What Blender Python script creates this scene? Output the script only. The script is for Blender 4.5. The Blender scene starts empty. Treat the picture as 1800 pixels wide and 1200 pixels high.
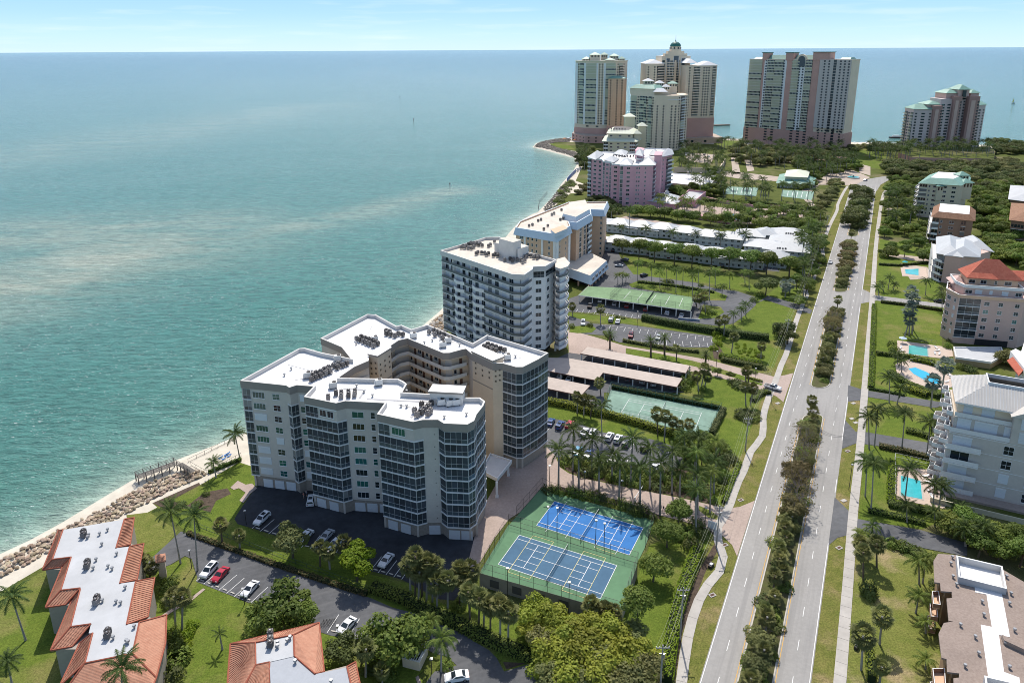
import bpy, math, random
from math import sin, cos, pi, radians, hypot, atan2
from mathutils import Vector, Matrix
random.seed(11)
R = random.Random(5)
SC = bpy.context.scene
COL = SC.collection
# ---------------------------------------------------------------- camera
CAM_H, FPX, CY, ROLL = 113.0, 1255.0, 440.0, -10/1800
PITCH = math.atan((CY-87.3)/FPX)
cd = bpy.data.cameras.new('camera'); cam = bpy.data.objects.new('camera', cd); COL.objects.link(cam)
cam.matrix_world = Matrix.Translation((0, 0, CAM_H)) @ Matrix.Rotation(pi/2-PITCH, 4, 'X') @ Matrix.Rotation(ROLL, 4, 'Z')
cd.sensor_width = 36; cd.lens = 36*FPX/1800; cd.shift_y = -(600-CY)/1800
cd.clip_start = 1; cd.clip_end = 300000
SC.camera = cam
# ---------------------------------------------------------------- sky, sun, exposure
SUN_EL, SUN_AZ = radians(53), radians(3)
w = bpy.data.worlds.new('World'); SC.world = w; w.use_nodes = True
nt = w.node_tree; nt.nodes.clear()
sky = nt.nodes.new('ShaderNodeTexSky'); sky.sky_type = 'NISHITA'; sky.sun_disc = False
sky.sun_elevation = SUN_EL; sky.sun_rotation = SUN_AZ
sky.altitude = 100; sky.air_density = 1.0; sky.dust_density = 1.6; sky.ozone_density = 1.0
# clear maritime sky: the texture's low band is pulled towards the pale cyan of the photograph, all round the horizon alike
tc = nt.nodes.new('ShaderNodeTexCoord'); sx = nt.nodes.new('ShaderNodeSeparateXYZ'); nt.links.new(tc.outputs['Generated'], sx.inputs[0])
rmp = nt.nodes.new('ShaderNodeValToRGB'); nt.links.new(sx.outputs['Z'], rmp.inputs[0]); el = rmp.color_ramp.elements
el[0].position = 0; el[0].color = (4.49, 5.82, 6.74, 1); el[1].position = .30; el[1].color = (1.68, 2.81, 4.64, 1)
for p_, c_ in ((.02, (3.93, 5.62, 6.81, 1)), (.045, (3.09, 4.99, 6.60, 1)), (.075, (2.53, 4.42, 6.32, 1))): e_ = el.new(p_); e_.color = c_
mrs = nt.nodes.new('ShaderNodeMapRange'); mrs.inputs[1].default_value = .10; mrs.inputs[2].default_value = .45; mrs.inputs[3].default_value = 1.0; mrs.inputs[4].default_value = 0.0
nt.links.new(sx.outputs['Z'], mrs.inputs[0]); mxs = nt.nodes.new('ShaderNodeMix'); mxs.data_type = 'RGBA'
nt.links.new(mrs.outputs[0], mxs.inputs[0]); nt.links.new(sky.outputs[0], mxs.inputs[6]); nt.links.new(rmp.outputs[0], mxs.inputs[7])
bg = nt.nodes.new('ShaderNodeBackground'); bg.inputs['Strength'].default_value = 0.15
wo = nt.nodes.new('ShaderNodeOutputWorld')
mpc = nt.nodes.new('ShaderNodeMapping'); mpc.inputs['Scale'].default_value = (5, 5, 55); nt.links.new(tc.outputs['Generated'], mpc.inputs['Vector'])
cn = nt.nodes.new('ShaderNodeTexNoise'); cn.inputs['Scale'].default_value = 1.6; cn.inputs['Detail'].default_value = 6; nt.links.new(mpc.outputs[0], cn.inputs['Vector'])   # thin high veil
cm = nt.nodes.new('ShaderNodeMapRange'); cm.inputs[1].default_value = .52; cm.inputs[2].default_value = .8; cm.inputs[4].default_value = .45; nt.links.new(cn.outputs['Fac'], cm.inputs[0])
mc = nt.nodes.new('ShaderNodeMix'); mc.data_type = 'RGBA'; mc.inputs[7].default_value = (5.6, 6.4, 7.4, 1); nt.links.new(cm.outputs[0], mc.inputs[0]); nt.links.new(mxs.outputs[2], mc.inputs[6])
nt.links.new(mc.outputs[2], bg.inputs['Color']); nt.links.new(bg.outputs[0], wo.inputs['Surface'])
sd = bpy.data.lights.new('sun', 'SUN'); sd.energy = 4.2; sd.angle = radians(0.5); sd.color = (1, .94, .85)
sun = bpy.data.objects.new('sun', sd); COL.objects.link(sun)
SUND = Vector((sin(SUN_AZ)*cos(SUN_EL), cos(SUN_AZ)*cos(SUN_EL), sin(SUN_EL)))
sun.rotation_euler = SUND.to_track_quat('Z', 'Y').to_euler(); sun.location = (0, 300, 300)
vs = SC.view_settings; vs.view_transform = 'Standard'; vs.look = 'None'; vs.exposure = 0.16; vs.gamma = 1; vs.use_curve_mapping = False
SC.render.engine = 'CYCLES'
SC.cycles.use_denoising = True; SC.cycles.filter_width = .95
SC.cycles.max_bounces = 4; SC.cycles.diffuse_bounces = 2; SC.cycles.glossy_bounces = 2; SC.cycles.transmission_bounces = 2
SC.cycles.transparent_max_bounces = 6; SC.cycles.caustics_reflective = False; SC.cycles.caustics_refractive = False

# ---------------------------------------------------------------- surveying: photo measurement -> point in the world on the level z
def P(px, py, z=0.0):
    x = (px-900)/FPX; y = -(py-CY)/FPX
    a = -ROLL; c, s = cos(a), sin(a)
    x, y = c*x+s*y, -s*x+c*y
    d = Vector((x, cos(PITCH)+y*sin(PITCH), -sin(PITCH)+y*cos(PITCH)))
    k = (z-CAM_H)/d.z
    return Vector((d.x*k, d.y*k, z))
def P2(px, py, z=0.0):
    p = P(px, py, z); return (p.x, p.y)
def HT(bx, by, tx, ty):           # height of an upright thing from its foot and its top
    b = P(bx, by); x = (tx-900)/FPX; y = -(ty-CY)/FPX
    a = -ROLL; c, s = cos(a), sin(a)
    x, y = c*x+s*y, -s*x+c*y
    dy = cos(PITCH)+y*sin(PITCH); dz = -sin(PITCH)+y*cos(PITCH)
    return CAM_H + dz*b.y/dy
# ---------------------------------------------------------------- materials
MATS = {}
def mat(name, col, rough=.8, var=.0, scale=1.0, col2=None, metal=0.0, spec=.3, bump=0.0, bscale=None, world=True, rnd=0.0, big=0.0, bigscale=.02):
    """principled material: colour wanders between col and col2 (or darker/lighter col by var)"""
    if name in MATS: return MATS[name]
    m = bpy.data.materials.new(name); m.use_nodes = True; t = m.node_tree; N, L = t.nodes, t.links
    b = N['Principled BSDF']; b.inputs['Roughness'].default_value = rough; b.inputs['Metallic'].default_value = metal
    b.inputs['Specular IOR Level'].default_value = spec
    c4 = (*col, 1)
    if var or col2 or bump or big:
        if world: co = N.new('ShaderNodeNewGeometry').outputs['Position']
        else: co = N.new('ShaderNodeTexCoord').outputs['Object']
    src = None
    if var or col2:
        n = N.new('ShaderNodeTexNoise'); n.inputs['Scale'].default_value = scale; n.inputs['Detail'].default_value = 6; n.inputs['Roughness'].default_value = .65
        L.new(co, n.inputs['Vector'])
        mx = N.new('ShaderNodeMix'); mx.data_type = 'RGBA'
        if col2: a, bb = col, col2
        else: a = tuple(max(0, v*(1-var)) for v in col); bb = tuple(min(1, v*(1+var)) for v in col)
        mx.inputs[6].default_value = (*a, 1); mx.inputs[7].default_value = (*bb, 1)
        mr = N.new('ShaderNodeMapRange'); mr.inputs[1].default_value = .3; mr.inputs[2].default_value = .7
        L.new(n.outputs['Fac'], mr.inputs[0]); L.new(mr.outputs[0], mx.inputs[0]); src = mx.outputs[2]
    if big:
        n2 = N.new('ShaderNodeTexNoise'); n2.inputs['Scale'].default_value = bigscale; n2.inputs['Detail'].default_value = 3
        L.new(co, n2.inputs['Vector'])
        mr2 = N.new('ShaderNodeMapRange'); mr2.inputs[1].default_value = .3; mr2.inputs[2].default_value = .7; mr2.inputs[3].default_value = 1-big; mr2.inputs[4].default_value = 1+big
        L.new(n2.outputs['Fac'], mr2.inputs[0])
        h = N.new('ShaderNodeVectorMath'); h.operation = 'SCALE'
        if src is not None: L.new(src, h.inputs[0])
        else: h.inputs[0].default_value = col
        L.new(mr2.outputs[0], h.inputs['Scale']); src = h.outputs[0]
    if rnd:
        oi = N.new('ShaderNodeObjectInfo'); hs = N.new('ShaderNodeHueSaturation')
        m1 = N.new('ShaderNodeMapRange'); m1.inputs[3].default_value = 1-rnd; m1.inputs[4].default_value = 1+rnd
        L.new(oi.outputs['Random'], m1.inputs[0]); L.new(m1.outputs[0], hs.inputs['Value'])
        m2 = N.new('ShaderNodeMath'); m2.operation = 'MULTIPLY_ADD'; m2.inputs[1].default_value = 7.13; m2.inputs[2].default_value = 0
        L.new(oi.outputs['Random'], m2.inputs[0]); fr = N.new('ShaderNodeMath'); fr.operation = 'FRACT'; L.new(m2.outputs[0], fr.inputs[0])
        m3 = N.new('ShaderNodeMapRange'); m3.inputs[3].default_value = .5-rnd*.06; m3.inputs[4].default_value = .5+rnd*.06
        L.new(fr.outputs[0], m3.inputs[0]); L.new(m3.outputs[0], hs.inputs['Hue'])
        if src is not None: L.new(src, hs.inputs['Color'])
        else: hs.inputs['Color'].default_value = c4
        src = hs.outputs[0]
    if src is not None: L.new(src, b.inputs['Base Color'])
    else: b.inputs['Base Color'].default_value = c4
    if bump:
        n3 = N.new('ShaderNodeTexNoise'); n3.inputs['Scale'].default_value = bscale or scale*3; n3.inputs['Detail'].default_value = 4
        L.new(co, n3.inputs['Vector'])
        bp = N.new('ShaderNodeBump'); bp.inputs['Strength'].default_value = min(1, bump); bp.inputs['Distance'].default_value = .15
        L.new(n3.outputs['Fac'], bp.inputs['Height']); L.new(bp.outputs[0], b.inputs['Normal'])
    m.diffuse_color = c4
    MATS[name] = m
    return m

# ---------------------------------------------------------------- mesh builder
class MB:
    def __init__(s): s.v = []; s.f = []; s.m = []; s.mats = []
    def mi(s, m):
        if m not in s.mats: s.mats.append(m)
        return s.mats.index(m)
    def quad(s, a, b, c, d, m):
        n = len(s.v); s.v += [tuple(a), tuple(b), tuple(c), tuple(d)]; s.f.append((n, n+1, n+2, n+3)); s.m.append(s.mi(m))
    def tri(s, a, b, c, m):
        n = len(s.v); s.v += [tuple(a), tuple(b), tuple(c)]; s.f.append((n, n+1, n+2)); s.m.append(s.mi(m))
    def ngon(s, pts, m):
        n = len(s.v); s.v += [tuple(p) for p in pts]; s.f.append(tuple(range(n, n+len(pts)))); s.m.append(s.mi(m))
    def box(s, x0, y0, z0, x1, y1, z1, m, T=None):
        n = len(s.v); c = [(x0,y0,z0),(x1,y0,z0),(x1,y1,z0),(x0,y1,z0),(x0,y0,z1),(x1,y0,z1),(x1,y1,z1),(x0,y1,z1)]
        if T is not None: c = [tuple(T @ Vector(p)) for p in c]
        s.v += c; i = s.mi(m)
        for f in ((0,3,2,1),(4,5,6,7),(0,1,5,4),(1,2,6,5),(2,3,7,6),(3,0,4,7)):
            s.f.append(tuple(n+k for k in f)); s.m.append(i)
    def prism(s, poly, z0, z1, m, top=None, bottom=True):
        poly = ccw(poly); n = len(s.v); k = len(poly); i = s.mi(m)
        s.v += [(p[0], p[1], z0) for p in poly]+[(p[0], p[1], z1) for p in poly]
        for a in range(k):
            b = (a+1) % k; s.f.append((n+a, n+b, n+k+b, n+k+a)); s.m.append(i)
        s.f.append(tuple(n+k+a for a in range(k))); s.m.append(s.mi(top) if top else i)
        if bottom: s.f.append(tuple(n+a for a in reversed(range(k)))); s.m.append(i)
    def frustum(s, p0, z0, p1, z1, m, top=None):
        n = len(s.v); k = len(p0); i = s.mi(m)
        s.v += [(p[0], p[1], z0) for p in p0]+[(p[0], p[1], z1) for p in p1]
        for a in range(k):
            b = (a+1) % k; s.f.append((n+a, n+b, n+k+b, n+k+a)); s.m.append(i)
        s.f.append(tuple(n+k+a for a in range(k))); s.m.append(s.mi(top) if top else i)
        s.f.append(tuple(n+a for a in reversed(range(k)))); s.m.append(i)
    def tube(s, a, b, r, m, r2=None, n=6, cap=True):
        a = Vector(a); b = Vector(b); r2 = r if r2 is None else r2
        d = (b-a).normalized(); u = d.orthogonal().normalized(); v = d.cross(u); q = len(s.v); i = s.mi(m)
        for k in range(n):
            t = 2*pi*k/n; s.v.append(tuple(a+(u*cos(t)+v*sin(t))*r))
        for k in range(n):
            t = 2*pi*k/n; s.v.append(tuple(b+(u*cos(t)+v*sin(t))*r2))
        for k in range(n):
            l = (k+1) % n; s.f.append((q+k, q+l, q+n+l, q+n+k)); s.m.append(i)
        if cap: s.f.append(tuple(q+n+k for k in range(n))); s.m.append(i)
    def path(s, pts, rs, m, n=6):
        for k in range(len(pts)-1): s.tube(pts[k], pts[k+1], rs[k], m, rs[k+1], n, k == len(pts)-2)
    def join(s, o, T=None):
        n = len(s.v); s.v += [tuple(T @ Vector(p)) for p in o.v] if T is not None else o.v
        mp = [s.mi(m) for m in o.mats]
        s.f += [tuple(n+k for k in f) for f in o.f]; s.m += [mp[k] for k in o.m]
    def mesh(s, name, smooth=False):
        me = bpy.data.meshes.new(name); me.from_pydata(s.v, [], s.f)
        for m in s.mats: me.materials.append(m)
        if s.m: me.polygons.foreach_set('material_index', s.m)
        if smooth: me.polygons.foreach_set('use_smooth', [True]*len(s.f))
        me.update(); return me
    def build(s, name, parent=None, smooth=False, **kw):
        return obj(name, s.mesh(name, smooth), parent, **kw)

def area(p): return sum(p[i][0]*p[(i+1) % len(p)][1]-p[(i+1) % len(p)][0]*p[i][1] for i in range(len(p)))/2
def ccw(p):
    p = [tuple(q) for q in p]
    return p if area(p) > 0 else p[::-1]
def offset(poly, d):
    """inset (d>0) of a ccw polygon, mitred"""
    poly = ccw(poly); n = len(poly); out = []
    for i in range(n):
        a, b, c = Vector(poly[i-1]), Vector(poly[i]), Vector(poly[(i+1) % n])
        e1 = (b-a).normalized(); e2 = (c-b).normalized()
        n1 = Vector((-e1.y, e1.x)); n2 = Vector((-e2.y, e2.x)); m = (n1+n2)
        if m.length < 1e-4: m = n1
        m.normalize(); k = d/max(.35, m.dot(n1)); out.append((b.x+m.x*k, b.y+m.y*k))
    return out

def obj(name, data, parent=None, loc=None, rz=0, scale=None, kind=None, label=None, cat=None, group=None):
    o = bpy.data.objects.new(name, data); COL.objects.link(o)
    if parent is not None: o.parent = parent; KIDS.setdefault(parent.name, []).append(o)
    if loc is not None: o.location = loc
    if rz: o.rotation_euler = (0, 0, rz)
    if scale is not None: o.scale = scale if hasattr(scale, '__len__') else (scale,)*3
    if kind: o['kind'] = kind
    tag(o, label, cat, group)
    return o
def tag(o, label=None, cat=None, group=None):
    if label: o['label'] = label
    if cat: o['category'] = cat
    if group: o['group'] = group
    return o
def thing(name, label, cat, loc=(0, 0, 0), rz=0, group=None):
    return obj(name, None, None, loc, rz, None, None, label, cat, group)
def copy_tree(o, parent=None):
    c = o.copy(); COL.objects.link(c); c.parent = parent
    for ch in KIDS.get(o.name, ()):
        copy_tree(ch, c)
    return c
KIDS = {}
ORD = ['first','second','third','fourth','fifth','sixth','seventh','eighth','ninth','tenth','eleventh','twelfth','thirteenth','fourteenth','fifteenth','sixteenth','seventeenth','eighteenth','nineteenth','twentieth',
 'twenty-first','twenty-second','twenty-third','twenty-fourth','twenty-fifth','twenty-sixth','twenty-seventh','twenty-eighth','twenty-ninth','thirtieth']
def ordn(i): return ORD[i] if i < 30 else '%dth' % (i+1)

# vertical plane frame: local x along A->B, -y outwards, z up
def frame(A, B, z=0):
    a = atan2(B[1]-A[1], B[0]-A[0]); return Matrix.Translation((A[0], A[1], z)) @ Matrix.Rotation(a, 4, 'Z'), hypot(B[0]-A[0], B[1]-A[1]), a
def sheet(name, polys, z, m, kind='structure', thick=0, parent=None, side=None):
    b = MB()
    for p in polys:
        if thick: b.prism(p, z-thick, z, side or m, top=m)
        else:
            q = ccw(p); b.ngon([(x, y, z) for x, y in q], m)
    return b.build(name, parent, kind=kind if parent is None else None)
def pp(s, z=0.0):
    """'x,y x,y ...' photo measurements on level z -> list of world xy"""
    return [P2(*map(float, t.split(',')), z) for t in s.split()]
def smooth_line(pts, n=4):
    out = []
    for i in range(len(pts)-1):
        p0 = Vector(pts[max(0, i-1)]); p1 = Vector(pts[i]); p2 = Vector(pts[i+1]); p3 = Vector(pts[min(len(pts)-1, i+2)])
        for k in range(n):
            t = k/n; out.append(tuple(.5*((2*p1)+(p2-p0)*t+(2*p0-5*p1+4*p2-p3)*t*t+(3*p1-p0-3*p2+p3)*t**3)))
    out.append(tuple(pts[-1])); return out
def ribbon(pts, w):
    """closed outline of a strip of width w round a polyline"""
    L, Rr = [], []
    for i, p in enumerate(pts):
        a = Vector(pts[max(0, i-1)]); b = Vector(pts[min(len(pts)-1, i+1)]); d = (b-a).normalized(); n = Vector((-d.y, d.x))*w/2
        L.append((p[0]+n.x, p[1]+n.y)); Rr.append((p[0]-n.x, p[1]-n.y))
    return L, Rr
def strip(b, pts, w, z0, z1, m, side=None):
    """a strip of quads (with sides when z1>z0)"""
    L, Rr = ribbon(pts, w)
    for i in range(len(pts)-1):
        b.quad((*Rr[i], z1), (*Rr[i+1], z1), (*L[i+1], z1), (*L[i], z1), m)
        if z1 > z0+.01:
            s_ = side or m
            b.quad((*Rr[i], z0), (*Rr[i+1], z0), (*Rr[i+1], z1), (*Rr[i], z1), s_)
            b.quad((*L[i+1], z0), (*L[i], z0), (*L[i], z1), (*L[i+1], z1), s_)
    if z1 > z0+.01:
        for i in (0, len(pts)-1): b.quad((*Rr[i], z0), (*L[i], z0), (*L[i], z1), (*Rr[i], z1), side or m)
# ---------------------------------------------------------------- ground materials
def grass_mat(name, a, b, c, s1=.35, s2=.06):
    m = mat(name, a, rough=.95, col2=b, scale=s1, bump=.5, bscale=2.5, spec=.1)
    t = m.node_tree; N, L = t.nodes, t.links; b_ = N['Principled BSDF']; src = b_.inputs['Base Color'].links[0].from_socket
    n = N.new('ShaderNodeTexNoise'); n.inputs['Scale'].default_value = s2; n.inputs['Detail'].default_value = 5; n.inputs['Roughness'].default_value = .6
    L.new(N.new('ShaderNodeNewGeometry').outputs['Position'], n.inputs['Vector'])
    mr = N.new('ShaderNodeMapRange'); mr.inputs[1].default_value = .52; mr.inputs[2].default_value = .68
    L.new(n.outputs['Fac'], mr.inputs[0])
    mx = N.new('ShaderNodeMix'); mx.data_type = 'RGBA'; L.new(mr.outputs[0], mx.inputs[0]); L.new(src, mx.inputs[6]); mx.inputs[7].default_value = (*c, 1)
    n3 = N.new('ShaderNodeTexNoise'); n3.inputs['Scale'].default_value = 3.0; n3.inputs['Detail'].default_value = 3
    L.new(N.new('ShaderNodeNewGeometry').outputs['Position'], n3.inputs['Vector'])
    m3 = N.new('ShaderNodeMapRange'); m3.inputs[1].default_value = .3; m3.inputs[2].default_value = .7; m3.inputs[3].default_value = .7; m3.inputs[4].default_value = 1.3
    L.new(n3.outputs['Fac'], m3.inputs[0]); h = N.new('ShaderNodeVectorMath'); h.operation = 'SCALE'
    L.new(mx.outputs[2], h.inputs[0]); L.new(m3.outputs[0], h.inputs['Scale']); L.new(h.outputs[0], b_.inputs['Base Color'])
    return m
G_LAWN = grass_mat('lawn', (.082, .125, .018), (.135, .175, .028), (.19, .18, .06))
G_DRY = grass_mat('dry lawn', (.12, .145, .03), (.18, .185, .05), (.30, .24, .13), s2=.09)
G_VERGE = grass_mat('verge', (.105, .125, .025), (.18, .17, .05), (.24, .19, .09), s2=.12)
G_BASE = grass_mat('rough ground', (.07, .09, .02), (.11, .13, .03), (.17, .15, .08), s1=.12, s2=.03)
SAND = mat('beach sand', (.58, .53, .44), rough=.95, var=.12, scale=.3, bump=.2, bscale=2)
ASPH = mat('aged asphalt', (.105, .108, .115), rough=.9, var=.16, scale=.8, big=.18, bigscale=.08, bump=.1, bscale=6)
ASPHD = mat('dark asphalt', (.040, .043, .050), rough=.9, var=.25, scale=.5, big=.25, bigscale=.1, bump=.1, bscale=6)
ROADM = mat('pale road surface', (.31, .30, .285), rough=.9, var=.07, scale=1.2, big=.08, bigscale=.05, bump=.08, bscale=6)
CONC = mat('concrete', (.43, .405, .37), rough=.9, var=.08, scale=.9, big=.08, bigscale=.2)
PINKP = mat('pinkish brick paving', (.40, .315, .27), rough=.9, var=.14, scale=1.5, big=.1, bigscale=.1)
TANP = mat('tan paving', (.42, .35, .29), rough=.9, var=.12, scale=1.5, big=.1, bigscale=.1)
MULCH = mat('mulch', (.085, .062, .045), rough=1, var=.45, scale=1.2, bump=.6, bscale=3)
WHITE = mat('white road paint', (.72, .72, .70), rough=.7, var=.1, scale=1.5)
YELLOW = mat('yellow road paint', (.62, .36, .07), rough=.7, var=.12, scale=1.5)
CREAMC = mat('pool deck', (.52, .42, .35), rough=.9, var=.08, scale=1.2)
POOLW = mat('pool water', (.05, .42, .46), rough=.08, spec=.5, var=.15, scale=.5, bump=.15, bscale=2)
POOLG = mat('green pool water', (.06, .36, .31), rough=.08, spec=.5, var=.12, scale=.5, bump=.15, bscale=2)
COURTG = mat('green court paint', (.105, .215, .115), rough=.85, var=.08, scale=.8, big=.15, bigscale=.12)
COURTG3 = mat('worn green court paint', (.20, .31, .25), rough=.85, var=.12, scale=.8, big=.15, bigscale=.12)
COURTG4 = mat('faded green court paint', (.17, .27, .14), rough=.85, var=.12, scale=.8, big=.15, bigscale=.12)
COURTGY = mat('slate court paint', (.062, .135, .215), rough=.85, var=.06, scale=.8, big=.08, bigscale=.2)
COURTB = mat('blue court paint', (.03, .16, .43), rough=.8, var=.06, scale=.8, big=.08, bigscale=.2)
ROCKM = mat('rock', (.28, .20, .13), rough=.95, col2=(.44, .37, .29), scale=.5, bump=.5, bscale=2, rnd=.35)
ROCKD = mat('dark rock', (.13, .115, .10), rough=.95, col2=(.22, .2, .17), scale=.4, bump=.5, bscale=2, rnd=.35)

def streak(m, ang, c, amt=.5):
    t = m.node_tree; N, L = t.nodes, t.links; b = N['Principled BSDF']; src = b.inputs['Base Color'].links[0].from_socket
    mp = N.new('ShaderNodeMapping'); mp.inputs['Rotation'].default_value = (0, 0, ang); mp.vector_type = 'TEXTURE'; mp.inputs['Scale'].default_value = (40, 1.1, 1); L.new(N.new('ShaderNodeNewGeometry').outputs['Position'], mp.inputs['Vector'])
    n = N.new('ShaderNodeTexNoise'); n.inputs['Scale'].default_value = 1; n.inputs['Detail'].default_value = 5; L.new(mp.outputs[0], n.inputs['Vector'])
    r = N.new('ShaderNodeMapRange'); r.inputs[1].default_value = .48; r.inputs[2].default_value = .72; r.inputs[4].default_value = amt; L.new(n.outputs['Fac'], r.inputs[0])
    x = N.new('ShaderNodeMix'); x.data_type = 'RGBA'; L.new(r.outputs[0], x.inputs[0]); L.new(src, x.inputs[6]); x.inputs[7].default_value = (*c, 1); L.new(x.outputs[2], b.inputs['Base Color'])
streak(ROADM, atan2(449.1, 231.8), (.20, .195, .19)); streak(ASPH, .4, (.16, .16, .165), .4)
# ---------------------------------------------------------------- land and sea
SHORE = pp('-420,1230 -150,1045 0,979 60,951 120,918 200,869 240,845 300,816 360,793 430,765 520,720 600,682 700,612 750,573 778,549 830,500 872,446 905,404 921,387 942,375 951,372 979,343 993,321 998,315 1013,299 1019,287 1014,276 1004,274 982,268 959,262 940,257.5 946,251 960,247.5 985,243 1020,241 1100,241 1258,243 1310,245 1482,250 1560,251 1640,253 1800,256 2100,258 2700,262')
LAND = SHORE + pp('2700,330 2900,700 2500,1800 900,1800 -900,1800')
def seg_dist(p, pts):
    best = 1e9
    for i in range(len(pts)-1):
        ax, ay = pts[i]; bx, by = pts[i+1]; dx, dy = bx-ax, by-ay; l = dx*dx+dy*dy
        t = max(0, min(1, ((p[0]-ax)*dx+(p[1]-ay)*dy)/l)) if l else 0
        d = hypot(p[0]-ax-dx*t, p[1]-ay-dy*t)
        if d < best: best = d
    return best
def build_land():
    b = MB(); poly = LAND; q = ccw(poly)
    b.ngon([(x, y, 0) for x, y in q], SAND)
    pts = SHORE; L, Rr = ribbon(pts, 14)      # L side = seaward or landward
    side = L if area(poly) < 0 else Rr
    for i in range(len(pts)-1):
        b.quad((*pts[i], 0), (*pts[i+1], 0), (*side[i+1], -2.2), (*side[i], -2.2), SAND)
    b.build('ground', kind='structure')
build_land()

def sea_material():
    m = bpy.data.materials.new('sea water'); m.use_nodes = True; t = m.node_tree; N, L = t.nodes, t.links
    b = N['Principled BSDF']; b.inputs['Roughness'].default_value = .13; b.inputs['IOR'].default_value = 1.33; b.inputs['Specular IOR Level'].default_value = .2
    pos = N.new('ShaderNodeNewGeometry').outputs['Position']
    sep = N.new('ShaderNodeSeparateXYZ'); L.new(pos, sep.inputs[0])
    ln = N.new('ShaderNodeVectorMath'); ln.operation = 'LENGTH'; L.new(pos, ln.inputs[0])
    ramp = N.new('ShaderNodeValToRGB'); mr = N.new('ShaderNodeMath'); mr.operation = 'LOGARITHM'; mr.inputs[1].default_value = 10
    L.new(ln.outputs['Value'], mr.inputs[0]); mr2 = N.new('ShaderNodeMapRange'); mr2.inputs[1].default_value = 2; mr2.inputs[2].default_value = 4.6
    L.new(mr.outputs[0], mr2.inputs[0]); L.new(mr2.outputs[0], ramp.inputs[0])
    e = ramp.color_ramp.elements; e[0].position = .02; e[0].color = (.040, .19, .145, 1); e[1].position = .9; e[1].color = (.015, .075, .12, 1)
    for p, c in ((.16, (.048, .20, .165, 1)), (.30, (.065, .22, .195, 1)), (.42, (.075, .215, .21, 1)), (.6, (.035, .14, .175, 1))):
        x = e.new(p); x.color = c
    def noise(scale, det=4, vec=None, rough=.55):
        n = N.new('ShaderNodeTexNoise'); n.inputs['Scale'].default_value = scale; n.inputs['Detail'].default_value = det; n.inputs['Roughness'].default_value = rough
        L.new(vec or pos, n.inputs['Vector']); return n.outputs['Fac']
    def maprange(s, a, b_, c=0, d=1):
        n = N.new('ShaderNodeMapRange'); 
        for k, v in enumerate((a, b_, c, d)): n.inputs[k+1].default_value = v
        L.new(s, n.inputs[0]); return n.outputs[0]
    def mix(f, a, b_):
        n = N.new('ShaderNodeMix'); n.data_type = 'RGBA'; L.new(f, n.inputs[0])
        for k, v in ((6, a), (7, b_)):
            if isinstance(v, tuple): n.inputs[k].default_value = v
            else: L.new(v, n.inputs[k])
        return n.outputs[2]
    def mul(a, b_):
        n = N.new('ShaderNodeMath'); n.operation = 'MULTIPLY'; L.new(a, n.inputs[0])
        if isinstance(b_, float): n.inputs[1].default_value = b_
        else: L.new(b_, n.inputs[1])
        return n.outputs[0]
    at = N.new('ShaderNodeAttribute'); at.attribute_name = 'shoal'
    at2 = N.new('ShaderNodeAttribute'); at2.attribute_name = 'silt'
    mp = N.new('ShaderNodeMapping'); mp.inputs['Scale'].default_value = (.35, 1, 1); mp.inputs['Rotation'].default_value = (0, 0, -.25); L.new(pos, mp.inputs['Vector'])
    patch = maprange(noise(.012, 5, mp.outputs[0], .6), .40, .66)
    c = mix(mul(patch, .22), ramp.outputs[0], (.15, .30, .28, 1))
    c = mix(mul(at2.outputs['Fac'], maprange(noise(.035, 6, mp.outputs[0], .7), .25, .6)), c, (.36, .40, .31, 1))
    c = mix(at.outputs['Fac'], c, (.46, .56, .46, 1))
    # wave-scale light and shade painted into the colour: the two faces of each wavelet
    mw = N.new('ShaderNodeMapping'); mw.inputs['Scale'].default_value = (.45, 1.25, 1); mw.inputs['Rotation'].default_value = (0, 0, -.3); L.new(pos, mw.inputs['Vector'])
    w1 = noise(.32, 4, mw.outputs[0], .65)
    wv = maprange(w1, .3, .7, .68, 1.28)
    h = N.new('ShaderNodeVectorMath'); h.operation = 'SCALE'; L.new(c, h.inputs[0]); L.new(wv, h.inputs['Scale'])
    fl = maprange(noise(1.5, 3, mw.outputs[0], .8), .635, .665); fm = maprange(noise(.05, 3), .42, .6, .25, 1)  # whitecap flecks, painted white into the water colour in place of sun glints
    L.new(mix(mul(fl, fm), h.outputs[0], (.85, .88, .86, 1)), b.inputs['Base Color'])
    w2 = noise(1.3, 5, mw.outputs[0], .7); ad = N.new('ShaderNodeMath'); ad.operation = 'MULTIPLY_ADD'; ad.inputs[1].default_value = 2.4; L.new(w1, ad.inputs[0]); L.new(w2, ad.inputs[2])
    bp = N.new('ShaderNodeBump'); bp.inputs['Strength'].default_value = 1.0; bp.inputs['Distance'].default_value = .9
    L.new(ad.outputs[0], bp.inputs['Height']); L.new(bp.outputs[0], b.inputs['Normal'])
    return m
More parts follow.
